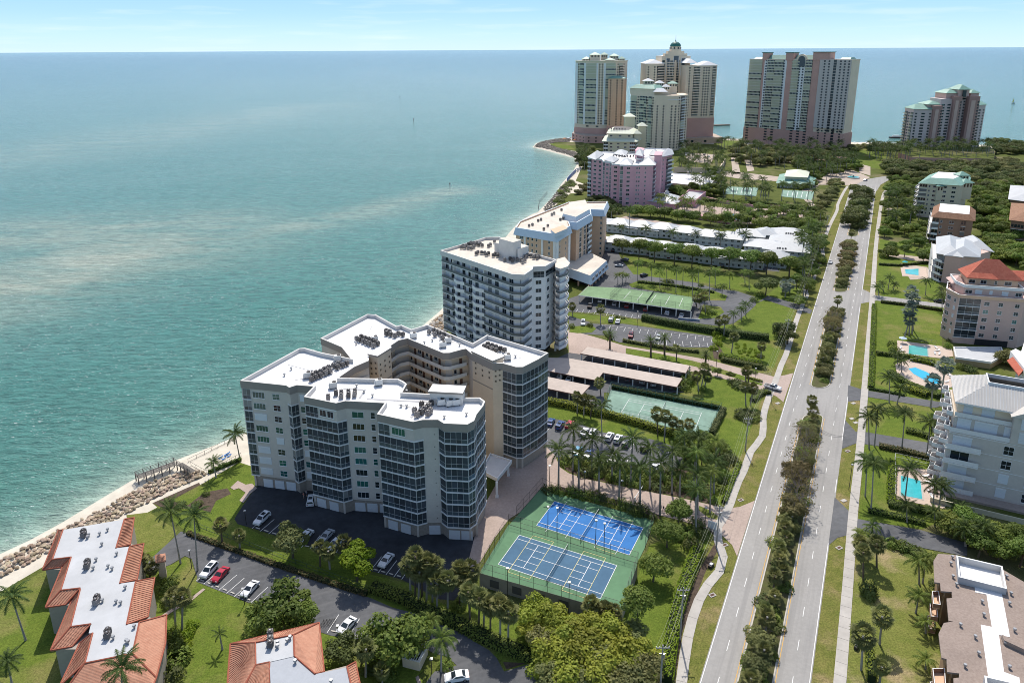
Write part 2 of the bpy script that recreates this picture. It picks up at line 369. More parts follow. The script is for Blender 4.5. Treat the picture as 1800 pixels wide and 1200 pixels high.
def build_sea():
    def axis(a, b, st, lo, hi):
        v = []; x = a
        while x <= b: v.append(x); x += st
        g = st*1.5; x = a
        while x > lo: x -= g; g *= 1.35; v.insert(0, x)
        g = st*1.5; x = v[-1]
        while x < hi: x += g; g *= 1.35; v.append(x)
        return v
    X = axis(-240, 200, 4, -90000, 90000); Y = axis(70, 960, 5, -3000, 130000)
    silt = [pp('-300,560 0,505 90,480 190,445 300,432'), pp('300,432 480,402 640,372 790,335'), pp('-200,300 100,262 330,225 520,190'), pp('-100,420 200,405 330,400')]
    sw = [56, 26, 110, 60]; ss = [1.0, .62, .4, .7]
    nx, ny = len(X), len(Y); vs_, sh, si = [], [], []
    for y in Y:
        for x in X:
            vs_.append((x, y, -.85)); near = -260 < x < 760 and 60 < y < 1300
            d = seg_dist((x, y), SHORE) if near else 999
            sh.append(min(1, .98*math.exp(-d/7.0)+.22*math.exp(-d/30)))
            s_ = 0
            if -2500 < x < 500 and 100 < y < 2500:
                for q, w_, a_ in zip(silt, sw, ss): s_ = max(s_, a_*math.exp(-(seg_dist((x, y), q)/w_)**2))
            si.append(s_)
    fs = [(j*nx+i, j*nx+i+1, (j+1)*nx+i+1, (j+1)*nx+i) for j in range(ny-1) for i in range(nx-1)]
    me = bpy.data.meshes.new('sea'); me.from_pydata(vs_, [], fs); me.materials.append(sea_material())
    for n_, v_ in (('shoal', sh), ('silt', si)):
        a = me.attributes.new(n_, 'FLOAT', 'POINT'); a.data.foreach_set('value', v_)
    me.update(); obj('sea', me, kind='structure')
build_sea()

# ---------------------------------------------------------------- grass, paving, roads (each sheet 2 cm above the one below)
sheet('rough_ground', [pp('-600,1260 -200,1115 0,1040 80,993 118,965 205,925 250,905 352,852 440,845 470,815 445,790 600,690 760,590 790,556 840,515 880,455 925,395 960,380 985,352 1003,340 1022,340 1030,325 1012,318 1020,300 1030,283 1012,266 985,262 965,256 975,250 1000,250 1200,252 1330,255 1480,259 1590,260 1740,263 2100,266 2680,272 2860,700 2450,1780 900,1780 -850,1780')], .02, G_BASE)
sheet('lawn', [
  pp('-500,1240 -200,1130 0,1042 85,1000 150,950 205,925 262,900 310,935 278,975 300,993 330,978 350,1020 440,1062 560,1080 640,1130 700,1180 760,1200 760,1700 -700,1700'),
  pp('268,884 352,852 420,812 445,820 450,850 440,866 418,902 414,917 470,945 520,957 590,975 655,1010 720,1025 780,1062 830,1060 950,1090 1000,1110 1090,1100 1140,960 1215,920 1240,930 1265,945 1290,980 1240,1190 1215,1300 900,1300 880,1160 810,1115 730,1080 640,1050 520,1008 430,973 330,936'),
  pp('964,690 1060,715 1060,728 1150,755 1240,775 1250,765 1270,720 1190,690 1215,650 1300,672 1350,692 1377,709 1326,880 1290,893 1240,880 1200,815 1190,790 1060,760 964,738'),
  pp('1000,550 1120,562 1265,575 1330,535 1325,515 1250,500 1110,482 1085,455 1120,452 1200,470 1290,480 1330,505 1345,520 1400,480 1440,440 1466,425 1450,480 1430,541 1394,655 1330,655 1262,637 1250,612 1253,592 1180,580 1095,568 1060,568 1000,556'),
  pp('1545,420 1600,430 1640,445 1650,500 1660,540 1655,610 1660,640 1700,690 1645,700 1640,760 1650,870 1680,905 1620,930 1508,912 1518,780 1528,655'),
  pp('1440,262 1545,262 1575,290 1550,298 1500,290'), pp('1255,246 1308,248 1308,256 1255,256'), pp('963,252 1000,255 1013,264 985,260'),
  pp('1095,398 1140,402 1280,424 1290,432 1200,418 1100,404')], .04, G_LAWN)
sheet('dry_lawn', [pp('1507,938 1542,948 1640,968 1660,1000 1655,1200 1650,1300 1480,1300 1487,1180 1500,1012'), pp('222,905 262,900 312,932 290,962 240,975')], .05, G_DRY)
_road_dirL = [P2(1231.7, 1190), P2(1294.6, 980.7), P2(1326.3, 880.3), P2(1376.5, 708.8), P2(1394, 655.7), P2(1430, 541), P2(1466.3, 424.7), P2(1491, 344.4)]
def roadx(y, k):
    """straight carriageway edges: k = 0..3 from the sea side, x on the level y"""
    base = {0: (34.8, 106.8, 266.6, 555.9), 1: (41.8, 106.8, 274.0, 555.9), 2: (48.6, 106.8, 280.3, 555.9), 3: (55.6, 106.8, 288.0, 555.9)}[k]
    return base[0]+(y-base[1])*(base[2]-base[0])/(base[3]-base[1])
Y0, Y1 = 40, 640
def rl(y, k, off=0): return (roadx(y, k)+off, y)
sheet('verge', [[rl(Y0, 0, -8), rl(Y1, 0, -8), rl(Y1, 0, 1), rl(Y0, 0, 1)], [rl(Y0, 3, -1), rl(Y1, 3, -1), rl(Y1, 3, 6.5), rl(Y0, 3, 6.5)]], .06, G_VERGE)
# left verge is lawn where the walk wanders; driveways and aprons cross it
sheet('road', [[rl(Y0, 0), rl(604, 0), rl(604, 3), rl(Y0, 3)],
   ], .10, ROADM)
sheet('road_head', [pp('1497,331 1506,320 1530,314 1556,310 1590,309 1700,318 1700,323 1590,315 1562,317 1548,325 1541,336')], .105, ROADM)
sheet('side_street', [pp('1517,509 1541,519.5 1655,534 1720,545 1720,552 1657,540.5 1541,528.5 1512,534')], .11, ROADM)
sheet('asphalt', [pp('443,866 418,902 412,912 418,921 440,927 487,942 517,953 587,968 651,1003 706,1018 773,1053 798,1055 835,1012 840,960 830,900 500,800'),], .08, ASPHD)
sheet('parking_lot', [pp('262,985 318,934 350,942 395,962 430,972 475,992 517,1007 595,1030 654,1052 691,1068 730,1078 764,1089 808,1111 838,1130 860,1143 873,1156 886,1180 929,1167 946,1200 960,1240 800,1260 745,1205 758,1187 764,1180 784,1176 803,1169 784,1153 762,1148 738,1133 690,1126 640,1125 582,1117 555,1108 540,1085 440,1060 345,1022 347,1015 337,982 325,977 300,992 255,1010'),
  pp('955,733 1010,742 1060,760 1145,772 1195,788 1202,815 1160,838 1100,822 1040,812 985,803 950,805'),
  pp('1000,525 1000,548 1060,550 1120,560 1191,566 1222,568 1262,573 1289,569 1307,556 1329,536 1327,522 1296,512 1256,507 1222,497 1156,488 1113,482 1092,455 1085,440 1200,456 1300,470 1370,478 1360,462 1200,445 1070,428 1050,470 1030,515'),
  pp('1000,555 1044,569 1067,571 1093,569 1178,581 1252,591 1251,598 1258,607 1249,611 1213,611 1173,608 1133,602 1089,602 1075,597 1072,590 1040,588 1000,586'),
  pp('955,640 1000,620 1060,620 1216,652 1202,690 1062,690 1060,722 1010,718 955,705'),
  pp('1329,533 1345,527 1394,543 1425,552 1428,545 1400,534 1350,520')], .09, ASPH)
sheet('driveway', [
  pp('1491,677 1513,684 1527,687 1655,707 1655,714 1643,717 1527,698 1511,704 1489,706'),
  pp('1485,738 1504,759 1519,759 1643,780 1650,792 1641,799 1517,780 1503,780 1480,789'),
  pp('1467,874 1493,899 1507,912 1620,932 1700,955 1700,978 1642,967 1542,947 1507,937 1489,941 1472,945 1456,959')], .115, ASPH)
sheet('brick_drive', [
  pp('820,1000 845,900 900,800 955,780 975,800 985,822 1000,832 1030,842 1120,860 1214,879 1265,891 1277,894 1300,891 1326.5,880 1295.5,978 1287,958 1269,941 1242,930 1197,915 1157,905 1103,884 1037,866 987,856 953,857 925,893 894,913 870,945 843,990'),
  pp('998,580 1044,592 1098,608 1191,623 1247,633 1284,643 1324,653 1360,662 1378,660 1394.5,655.7 1377,707 1365,697 1351,691 1331,683 1295,672 1260,663 1225,655 1195,650 1000,620'),
  pp('1130,352 1180,352 1240,362 1300,368 1365,366 1405,368 1440,372 1452,382 1440,393 1420,398 1397,403 1360,399 1300,392 1240,382 1150,368'),
  pp('1062,392 1100,380 1180,392 1260,408 1300,412 1250,414 1160,402')], .12, PINKP)
sheet('tan_drive', [pp('1204,268 1258,272 1249,288 1208,284'), pp('1271,301 1300,303 1380,312 1400,318 1380,320 1296,314 1268,309'), pp('1284,270 1294,270 1302,306 1288,306'), pp('1306,272 1318,274 1326,300 1314,302'),
  pp('1509,288 1530,293 1530,309 1511,304'), pp('1340,275 1365,277 1410,285 1400,288 1350,283'), pp('1415,300 1450,296 1500,300 1530,312 1502,326 1440,325 1420,345 1448,380 1440,382 1408,345'), pp('1583,463 1630,470 1640,490 1600,492'),
  pp('1560,366 1600,372 1640,380 1640,384 1590,378 1556,371'), pp('1556,445 1620,452 1650,458 1650,462 1600,458 1555,449')], .12, TANP)
sheet('grass_island', [pp('1100,612 1160,622 1220,635 1255,645 1307,661 1320,668 1341,675 1338,678 1313,671 1280,661 1247,651 1215,643 1150,632 1100,622'),
  pp('1229,889 1250,898 1264,909 1262,914 1245,910 1228,897'), pp('1105,500 1125,493 1200,503 1256,512 1278,520 1275,529 1245,528 1200,520 1110,505'),
  pp('1236,536 1267,540 1273,549 1258,559 1227,561'), pp('1004,574 1040,572 1048,578 1040,585 1015,586 1000,584'), pp('487,941 500,948 517,954 525,960 540,957 545,946 540,934 528,929 510,932'),
  pp('651,1170 700,1160 745,1178 720,1200 660,1210')], .14, G_LAWN)
# shoulder grass between the walk and the sea-side kerb comes as lawn with aprons cut by the sheets above
sheet('planting_bed', [pp('985,803 1040,812 1100,822 1160,838 1202,815 1245,850 1262,889 1214,877 1120,858 1030,840 1002,830 987,820'), pp('953,853 987,856 1037,866 1103,884 1157,905 1160,912 1103,893 1037,874 955,859'),
  pp('350,848 352,852 300,880 330,888 360,865 400,858 406,868 380,880 370,900 345,893 290,895 268,884'), pp('1250,600 1262,606 1275,625 1330,640 1330,645 1255,630'), pp('884,1163 925,1165 890,1176'), pp('1213,905 1242,930 1262,945 1230,1000 1190,1100 1170,1200 1185,1200 1200,1110 1240,1005 1272,950')], .07, MULCH)

# sea-side walk and its straight partner
WALKL = [P2(*q) for q in ((1190, 1290), (1199, 1188), (1211.8, 1106.6), (1227, 1060), (1236.3, 1036.7), (1262, 1008.7), (1271.3, 978.3), (1262, 950), (1262, 925), (1275, 905), (1282, 889.7), (1296, 850), (1310, 822), (1319.3, 794), (1340.3, 766), (1341.5, 733.3), (1349.7, 703), (1366, 663), (1373, 642.3), (1383.5, 618.3), (1398.7, 567), (1412.7, 529.7), (1418.5, 520.3), (1416, 508.7), (1426.7, 497), (1436, 471.3), (1446.5, 452.7), (1445.6, 436), (1451, 415.6), (1460, 393.3), (1471, 371), (1473.3, 357.8), (1484.4, 335.6), (1491, 326.7))]
def walk(name, pts, w, z, seg):
    """a concrete walk poured slab by slab, each slab its own piece"""
    root = bpy.data.objects.new(name, None); COL.objects.link(root); root['kind'] = 'structure'
    pts = smooth_line(pts, 6); L, Rr = ribbon(pts, w); acc = [0]
    for i in range(1, len(pts)): acc.append(acc[-1]+hypot(pts[i][0]-pts[i-1][0], pts[i][1]-pts[i-1][1]))
    n = int(acc[-1]/seg)
    def at(s):
        for i in range(1, len(pts)):
            if acc[i] >= s or i == len(pts)-1:
                t = (s-acc[i-1])/max(1e-6, acc[i]-acc[i-1]); t = min(1, max(0, t))
                return [tuple(A[i-1][k]*(1-t)+A[i][k]*t for k in (0, 1)) for A in (L, Rr)]
    for k in range(n):
        (l0, r0), (l1, r1) = at(k*seg+.03), at((k+1)*seg-.03)
        b = MB(); zz = z+R.uniform(-.004, .004)
        b.box(0, 0, 0, 1, 1, 1, CONC); b.v = [(*r0, 0), (*r1, 0), (*l1, 0), (*l0, 0), (*r0, zz), (*r1, zz), (*l1, zz), (*l0, zz)]
        b.build('slab', root)
walk('sidewalk', WALKL, 2.0, .16, 5.5)
WALKR = [P2(*q) for q in ((1474, 1205), (1490, 1030), (1499.8, 900), (1512, 784), (1522.5, 655), (1533, 527), (1541, 420), (1552, 345), (1562, 332))]
walk('sidewalk', [(P2(1471, 1260))]+WALKR[1:], 2.15, .16, 3.2)

# medians with kerbs
KERB = mat('kerb concrete', (.50, .47, .42), rough=.9, var=.08, scale=2)
def median(y0, y1, n0=True, n1=True):
    b = MB(); pts = []
    ys = [y0+(y1-y0)*i/12 for i in range(13)]
    def nose(y, s):
        l, r = roadx(y, 1), roadx(y, 2); c = (l+r)/2; h = (r-l)/2
        return [(c-h*cos(t)*s+.5*(1-0)*0+ (0), y-h*sin(t)*s) for t in [pi*k/8 for k in range(9)]]
    Lft = [rl(y, 1) for y in ys]; Rgt = [rl(y, 2) for y in reversed(ys)]
    pts = (Lft if not n1 else Lft[:-1]+[p for p in nose(y1, -1)][::1] if False else Lft)
    poly = [rl(y, 1) for y in ys]
    if n1: poly += [((roadx(y1, 1)+roadx(y1, 2))/2-(roadx(y1, 2)-roadx(y1, 1))/2*cos(t)+.5*3*sin(t), y1+3*sin(t)) for t in [pi*k/8 for k in range(1, 8)]]
    poly += [rl(y, 2) for y in reversed(ys)]
    if n0: poly += [((roadx(y0, 1)+roadx(y0, 2))/2+(roadx(y0, 2)-roadx(y0, 1))/2*cos(t)-.5*3*sin(t), y0-3*sin(t)) for t in [pi*k/8 for k in range(1, 8)]]
    poly = ccw(poly); inn = offset(poly, .25)
    root = bpy.data.objects.new('median', None); COL.objects.link(root); root['kind'] = 'structure'
    b.prism(poly, .02, .24, KERB); b.build('kerb', root)
    b2 = MB(); b2.prism(inn, .20, .27, mat('median ground cover', (.07, .055, .035), rough=1, col2=(.10, .12, .03), scale=.35, bump=.6, bscale=3)); b2.build('soil', root)
    ye = MB()
    for s_, k, o_ in ((1, 1, -.35), (1, 2, .35)):
        ye.quad((*rl(y0, k, o_-.07), .125), (*rl(y0, k, o_+.07), .125), (*rl(y1, k, o_+.07), .125), (*rl(y1, k, o_-.07), .125), YELLOW)
    ye.build('edge_line', root)
MED = [(40, 203), (227, 297), (327, 415), (432, 590)]
for a, b_, n0, n1 in ((40, 203, False, True), (227, 297, True, True), (327, 415, True, True), (432, 590, True, True)): median(a, b_, n0, n1)
def markings():
    b = MB()
    for k, o1 in ((0, 1), (2, 1)):
        y = 44.0
        while y < 600:
            m0 = (roadx(y, k)+roadx(y, k+1))/2; m1 = (roadx(y+2.6, k)+roadx(y+2.6, k+1))/2
            b.quad((m0-.07, y, .125), (m0+.07, y, .125), (m1+.07, y+2.6, .125), (m1-.07, y+2.6, .125), WHITE); y += 8.6
    for k, o in ((0, .3), (3, -.3)):
        cuts = [(162, 137), (220, 200)] if k == 0 else [(217, 237), (189, 169), (163, 142), (302, 320)]
        y = 44.0
        while y < 600:
            if not any(min(c) < y < max(c) for c in cuts) or k == 0:
                b.quad((roadx(y, k)+o-.08, y, .125), (roadx(y, k)+o+.08, y, .125), (roadx(y+2, k)+o+.08, y+2, .125), (roadx(y+2, k)+o-.08, y+2, .125), WHITE)
            y += 2
    b.build('road_markings', kind='structure')
markings()
def tyre_marks():
    m = mat('tyre rubber marks', (.17, .17, .17), rough=.9); b = MB()
    for (cx, cy, r, a0, a1) in ((1462, 756, 4.2, 150, 330), (1470, 752, 5.0, 160, 300), (1468, 745, 8, 170, 250)):
        c = P2(cx, cy); pts = [(c[0]+r*cos(radians(a)), c[1]+r*sin(radians(a))) for a in range(a0, a1, 12)]
        L, Rr = ribbon(pts, .14)
        for i in range(len(pts)-1): b.quad((*Rr[i], .128), (*Rr[i+1], .128), (*L[i+1], .128), (*L[i], .128), m)
    b.build('tyre_marks', kind='structure')
tyre_marks()
# stall lines
def stalls(name, a, b_, n, ln, ang=None, z=.115):
    """n+1 parking lines starting on the line a-b (photo measurements)"""
    A = Vector(P2(*a)); B = Vector(P2(*b_)); d = (B-A)/n; u = d.normalized(); q = Vector((-u.y, u.x))
    if ang is not None: q = Vector((q.x*cos(ang)-q.y*sin(ang), q.x*sin(ang)+q.y*cos(ang)))
    m = MB()
    for i in range(n+1):
        s = A+d*i; e = s+q*ln; w_ = u*.06
        m.quad((*(s-w_), z), (*(s+w_), z), (*(e+w_), z), (*(e-w_), z), WHITE)
        if i < n:
            c0 = s+d*.25+q*.6; c1 = s+d*.75+q*.6; h = q*.13
            m.box(0, 0, 0, 1, 1, 1, KERB); m.v[-8:] = [(*p, zz) for zz in (z, z+.12) for p in (c0-h, c1-h, c1+h, c0+h)]
    m.build(name, kind='structure')
stalls('parking_lines', (345, 1021), (440, 1060), 7, 5.2)
stalls('parking_lines', (575, 1112), (650, 1128), 4, 5.0)
stalls('parking_lines', (443, 929), (487, 943), 3, 5.0, z=.1)
stalls('parking_lines', (530, 962), (590, 972), 4, 5.0, z=.1)
stalls('parking_lines', (651, 1003), (706, 1018), 4, 5.0, z=.1)
stalls('parking_lines', (1178, 790), (960, 740), 15, 4.8)
stalls('parking_lines', (1000, 806), (1150, 832), 9, 4.8)
stalls('parking_lines', (1252, 593), (1060, 571), 14, 5.0)
stalls('parking_lines', (1100, 603), (1245, 611), 10, 5.0)
stalls('parking_lines', (1012, 549), (1120, 561), 10, 4.5)
stalls('parking_lines', (1092, 441), (1370, 476), 22, 5.0)
# ---------------------------------------------------------------- building materials
WALLG = mat('warm grey stucco', (.56, .51, .455), rough=.9, var=.05, scale=1.5, big=.05, bigscale=.3)
WALLT = mat('tan stucco', (.64, .53, .40), rough=.9, var=.04, scale=1.5, big=.05, bigscale=.2)
WALLW = mat('white stucco', (.82, .81, .79), rough=.85, var=.04, scale=1.2, big=.05, bigscale=.2)
TRIM = mat('white trim', (.74, .74, .73), rough=.6, var=.04, scale=2)
PARAP = mat('parapet stucco', (.62, .60, .57), rough=.85, var=.05, scale=1, big=.05, bigscale=.3)
FASC = mat('taupe fascia', (.31, .27, .235), rough=.85, var=.05, scale=1)
ROOFW = mat('white membrane roof', (.72, .71, .70), rough=.8, var=.06, scale=.9, big=.10, bigscale=.12)
ROOFC = mat('cream gravel roof', (.62, .56, .48), rough=.9, var=.10, scale=.6, big=.10, bigscale=.12)
ALU = mat('anodised frame', (.52, .53, .53), rough=.45, spec=.4)
ALUD = mat('dark frame', (.05, .05, .055), rough=.5)
RAILG = mat('grey railing', (.16, .175, .175), rough=.6)
GLASS = mat('dark glass', (.018, .027, .034), rough=.12, spec=.6, rnd=.5)
GLASSB = mat('blue grey glass', (.06, .078, .092), rough=.2, spec=.5, rnd=.35)
GLASSG = mat('green glass', (.02, .10, .085), rough=.12, spec=.6, rnd=.4)
SCREEN = mat('insect screen', (.045, .055, .065), rough=.55, spec=.3, rnd=.4)
CURT = mat('curtained glass', (.20, .21, .21), rough=.35, spec=.4, rnd=.4)
SHUT = mat('white roll shutter', (.66, .69, .72), rough=.6, rnd=.06)
VOID = mat('painted garage shade', (.03, .032, .036), rough=.9)  # dark colour stands in for the shade inside open ground floors
METAL = mat('galvanised metal', (.33, .34, .35), rough=.4, metal=.6)
METALD = mat('dark metal', (.05, .045, .045), rough=.5, metal=.3)
STONE = mat('stone tile base', (.34, .30, .26), rough=.9, var=.15, scale=2)

GC = {'d': GLASS, 'b': GLASSB, 'g': GLASSG, 's': SCREEN, 'c': CURT}
_wp = {}
def wproto(w, h, nx, ny, fr, gl, t=.07, pr=.07, sill=True):
    """window: (frame builder, pane builders); local x 0..w, z 0..h, -y outwards"""
    k = (round(w, 2), round(h, 2), nx, ny, fr.name, gl.name, t, pr)
    if k in _wp: return _wp[k]
    f = MB(); T = t
    f.box(0, -pr, 0, T, .02, h, fr); f.box(w-T, -pr, 0, w, .02, h, fr); f.box(T, -pr, h-T, w-T, .02, h, fr); f.box(T, -pr, 0, w-T, .02, T, fr)
    for i in range(1, nx): x = w*i/nx; f.box(x-T*.4, -pr*.9, T, x+T*.4, .02, h-T, fr)
    for j in range(1, ny): z = h*j/ny; f.box(T, -pr*.85, z-T*.4, w-T, .015, z+T*.4, fr)
    if sill: f.box(-.06, -pr-.05, -.09, w+.06, .02, -.003, fr)
    g = MB(); g.box(T*.6, -.03, T*.6, w-T*.6, .01, h-T*.6, gl)
    _wp[k] = (f, g, [None, None]); return _wp[k]
def shproto(w, h):
    k = ('sh', round(w, 2), round(h, 2))
    if k in _wp: return _wp[k]
    f = MB(); f.box(-.05, -.16, h, w+.05, .02, h+.2, TRIM); n = max(3, int(h/.28)); s = h/n
    for i in range(n): f.box(0, -.085-(.012 if i % 2 else 0), i*s, w, .01, (i+1)*s-.012, SHUT)
    _wp[k] = (f, None, [None, None]); return _wp[k]

class Bld:
    """one building: parts hang under its Empty; past LIM alike pieces the rest are joined"""
    def __init__(s, name, label, cat='building', joined=False, group=None, lim=300, loc=None):
        s.root = thing(name, label, cat, (0, 0, 0) if loc is None else loc, group=group); s.lim = 0 if joined else lim; s.cnt = {}; s.j = {}; s.rnd = random.Random(hash(label) % 1000 if False else sum(map(ord, label)))
    def part(s, name, b, **kw): return b.build(name, s.root, **kw)
    def jb(s, name): return s.j.setdefault(name, MB())
    def place(s, name, pro, M, rz, sub='pane'):
        f, g, cache = pro
        c = s.cnt.get(name, 0); s.cnt[name] = c+1
        if c < s.lim:
            if cache[0] is None:
                cache[0] = f.mesh(name)
                if g: cache[1] = g.mesh(sub)
            o = obj(name, cache[0], s.root, M.translation, rz)
            if g: obj(sub, cache[1], o)
        else:
            b = s.jb(name); b.join(f, M)
            if g: b.join(g, M)
    def finish(s):
        for n, b in s.j.items():
            if b.f: b.build(n, s.root, kind='stuff')
    # ---- facade: bays = list of (u0, width, kind, opts)
    def window(s, F, rz, u, z, w, h, nx=2, ny=1, fr=None, gl='d', shut=.0, shp=0):
        M = F @ Matrix.Translation((u, 0, z))
        r = s.rnd.random()
        if shp and r < shp: s.place('storm_shutter', shproto(w, h), M, rz); return
        g = gl[int(s.rnd.random()*len(gl))]
        s.place('window', wproto(w, h, nx, ny, fr or TRIM, GC[g]), M, rz)
    def enclosure(s, F, rz, u, z, w, h, nx, low=.36, gl='s', fr=None):
        """glazed balcony bay: tall panes over solid lower panels"""
        fr = fr or ALU; g = GC[gl[int(s.rnd.random()*len(gl))]]
        k = ('en', round(w, 2), round(h, 2), nx, g.name, round(low, 2), fr.name)
        if k not in _wp:
            f = MB(); T = .055
            for i in range(nx+1): x = w*i/nx; f.box(x-T/2, -.07, 0, x+T/2, .02, h, fr)
            f.box(0, -.06, h-T, w, .015, h, fr); f.box(0, -.06, h*low-T/2, w, .015, h*low+T/2, fr); f.box(0, -.06, 0, w, .015, T, fr)
            p = MB(); p.box(0, -.03, T, w/nx-T, .0, h*low-T/2, GLASSB)
            q = MB(); q.box(0, -.025, h*low+T/2, w/nx-T, .0, h-T, g)
            _wp[k] = [f, q, p, None]
        e = _wp[k]; M = F @ Matrix.Translation((u, 0, z)); T = .055
        c = s.cnt.get('en', 0); s.cnt['en'] = c+1
        if s.lim and c < 280:
            if e[3] is None: e[3] = (e[0].mesh('glazed_balcony'), e[1].mesh('pane'), e[2].mesh('lower_panel'))
            o = obj('glazed_balcony', e[3][0], s.root, M.translation, rz)
            for i in range(nx):
                obj('pane', e[3][1], o, (w*i/nx+T/2, 0, 0)); obj('lower_panel', e[3][2], o, (w*i/nx+T/2, 0, 0))
        else:
            b = s.jb('glazed_balcony'); b.join(e[0], M)
            for i in range(nx):
                D = M @ Matrix.Translation((w*i/nx+T/2, 0, 0)); b.join(e[1], D); b.join(e[2], D)
    def railing(s, F, rz, u, z, w, h=1.05, m=None, solid=False, y=0, name='railing'):
        m = m or RAILG; k = ('ra', round(w, 2), round(h, 2), m.name, solid)
        if k not in _wp:
            b = MB()
            if solid: b.box(0, -.12, 0, w, 0, h, m)
            else:
                b.box(0, -.05, h-.06, w, 0, h, m); b.box(0, -.05, .08, w, 0, .14, m); n = max(2, int(w/.32))
                for i in range(n+1): b.box(w*i/n-.03, -.04, 0, w*i/n+.03, -.01, h-.06, m)
                b.box(0, -.022, .14, w, -.018, h-.06, m)
            _wp[k] = (b, None, [None, None])
        s.place(name, _wp[k], F @ Matrix.Translation((u, y, z)), rz)

def hip_roof(b, poly4, z, h, m, over=.6, ridge=.5, eave=.25, em=None):
    """hip roof over four corners; ridge 0 = pyramid, else ridge length share along the longer side"""
    q = offset(poly4, -over); q = ccw(q)
    l01 = hypot(q[1][0]-q[0][0], q[1][1]-q[0][1]); l12 = hypot(q[2][0]-q[1][0], q[2][1]-q[1][1])
    if l12 > l01: q = q[1:]+q[:1]
    V = [Vector((*p, z)) for p in q]; b.prism(q, z-eave, z, em or m)
    mA = (V[0]+V[3])/2; mB_ = (V[1]+V[2])/2; c = (mA+mB_)/2
    a = c+(mA-c)*ridge; d = c+(mB_-c)*ridge; a.z = d.z = z+h
    z3 = Vector((0, 0, .01)); V = [v+z3 for v in V]
    b.quad(V[0], V[1], d, a, m); b.quad(V[2], V[3], a, d, m); b.tri(V[1], V[2], d, m); b.tri(V[3], V[0], a, m)
def rect(c, u, l, w):
    """rectangle with corner c, direction angle u, length l along it and width w to its left"""
    d = (cos(u), sin(u)); n = (-sin(u), cos(u))
    return [c, (c[0]+d[0]*l, c[1]+d[1]*l), (c[0]+d[0]*l+n[0]*w, c[1]+d[1]*l+n[1]*w), (c[0]+n[0]*w, c[1]+n[1]*w)]
def lerp(a, b, t): return (a[0]+(b[0]-a[0])*t, a[1]+(b[1]-a[1])*t)

# rooftop condenser unit, shared by every roof
def ac_mesh():
    b = MB(); m = mat('condenser casing', (.22, .21, .205), rough=.6, rnd=.6); k = METALD
    for x in (-.4, .4):
        for y in (-.4, .4): b.box(x-.04, y-.04, 0, x+.04, y+.04, .28, k)
    b.box(-.48, -.48, .28, .48, .48, 1.35, m); b.tube((0, 0, 1.35), (0, 0, 1.5), .42, k, n=10); b.tube((0, 0, 1.5), (0, 0, 1.53), .14, METAL, n=8)
    for z in (.45, .6, .75, .9, 1.05, 1.2): b.box(-.49, -.49, z, .49, .49, z+.04, k)
    return b.mesh('rooftop_condenser')
ACM = ac_mesh()
def pack_mesh():
    b = MB(); m = mat('air handler casing', (.62, .62, .6), rough=.5, rnd=.15)
    b.box(-.9, -.7, .3, .9, .7, 1.7, m); b.box(-1.1, -.5, .3, -.9, .5, 1.1, m); b.tube((.3, 0, 1.7), (.3, 0, 1.85), .5, METALD, n=10); b.box(-.8, -.6, 0, -.6, .6, .3, METALD); b.box(.6, -.6, 0, .8, .6, .3, METALD)
    return b.mesh('rooftop_air_handler')
PKM = pack_mesh()
def vent_mesh():
    b = MB(); b.tube((0, 0, 0), (0, 0, .5), .18, METAL, n=8); b.tube((0, 0, .5), (0, 0, .8), .36, METAL, .3, 8); return b.mesh('roof_vent')
VNM = vent_mesh()
def acs(pts, z, roof, rz, group, mesh=ACM, name='rooftop_condenser', cat='condenser', desc='dark rooftop condenser', s=1.0):
    """condensers stand on a roof: things of their own, told apart by their order from the left"""
    q = sorted(pts, key=lambda p: (p[0]/max(p[1], 1)))
    for i, p in enumerate(q):
        obj(name, mesh, None, (p[0], p[1], z), rz+R.uniform(-.1, .1), s, None, '%s, %s from left on %s' % (desc, ordn(i), roof), cat, group)
def grid_pts(px, py, z, n, m, du, dv, ang, jit=.15, skip=.2, rr=random.Random(3)):
    c = P2(px, py, z); out = []
    for i in range(n):
        for j in range(m):
            if rr.random() < skip: continue
            x, y = (i-(n-1)/2)*du+rr.uniform(-jit, jit), (j-(m-1)/2)*dv+rr.uniform(-jit, jit)
            out.append((c[0]+x*cos(ang)-y*sin(ang), c[1]+x*sin(ang)+y*cos(ang)))
    return out
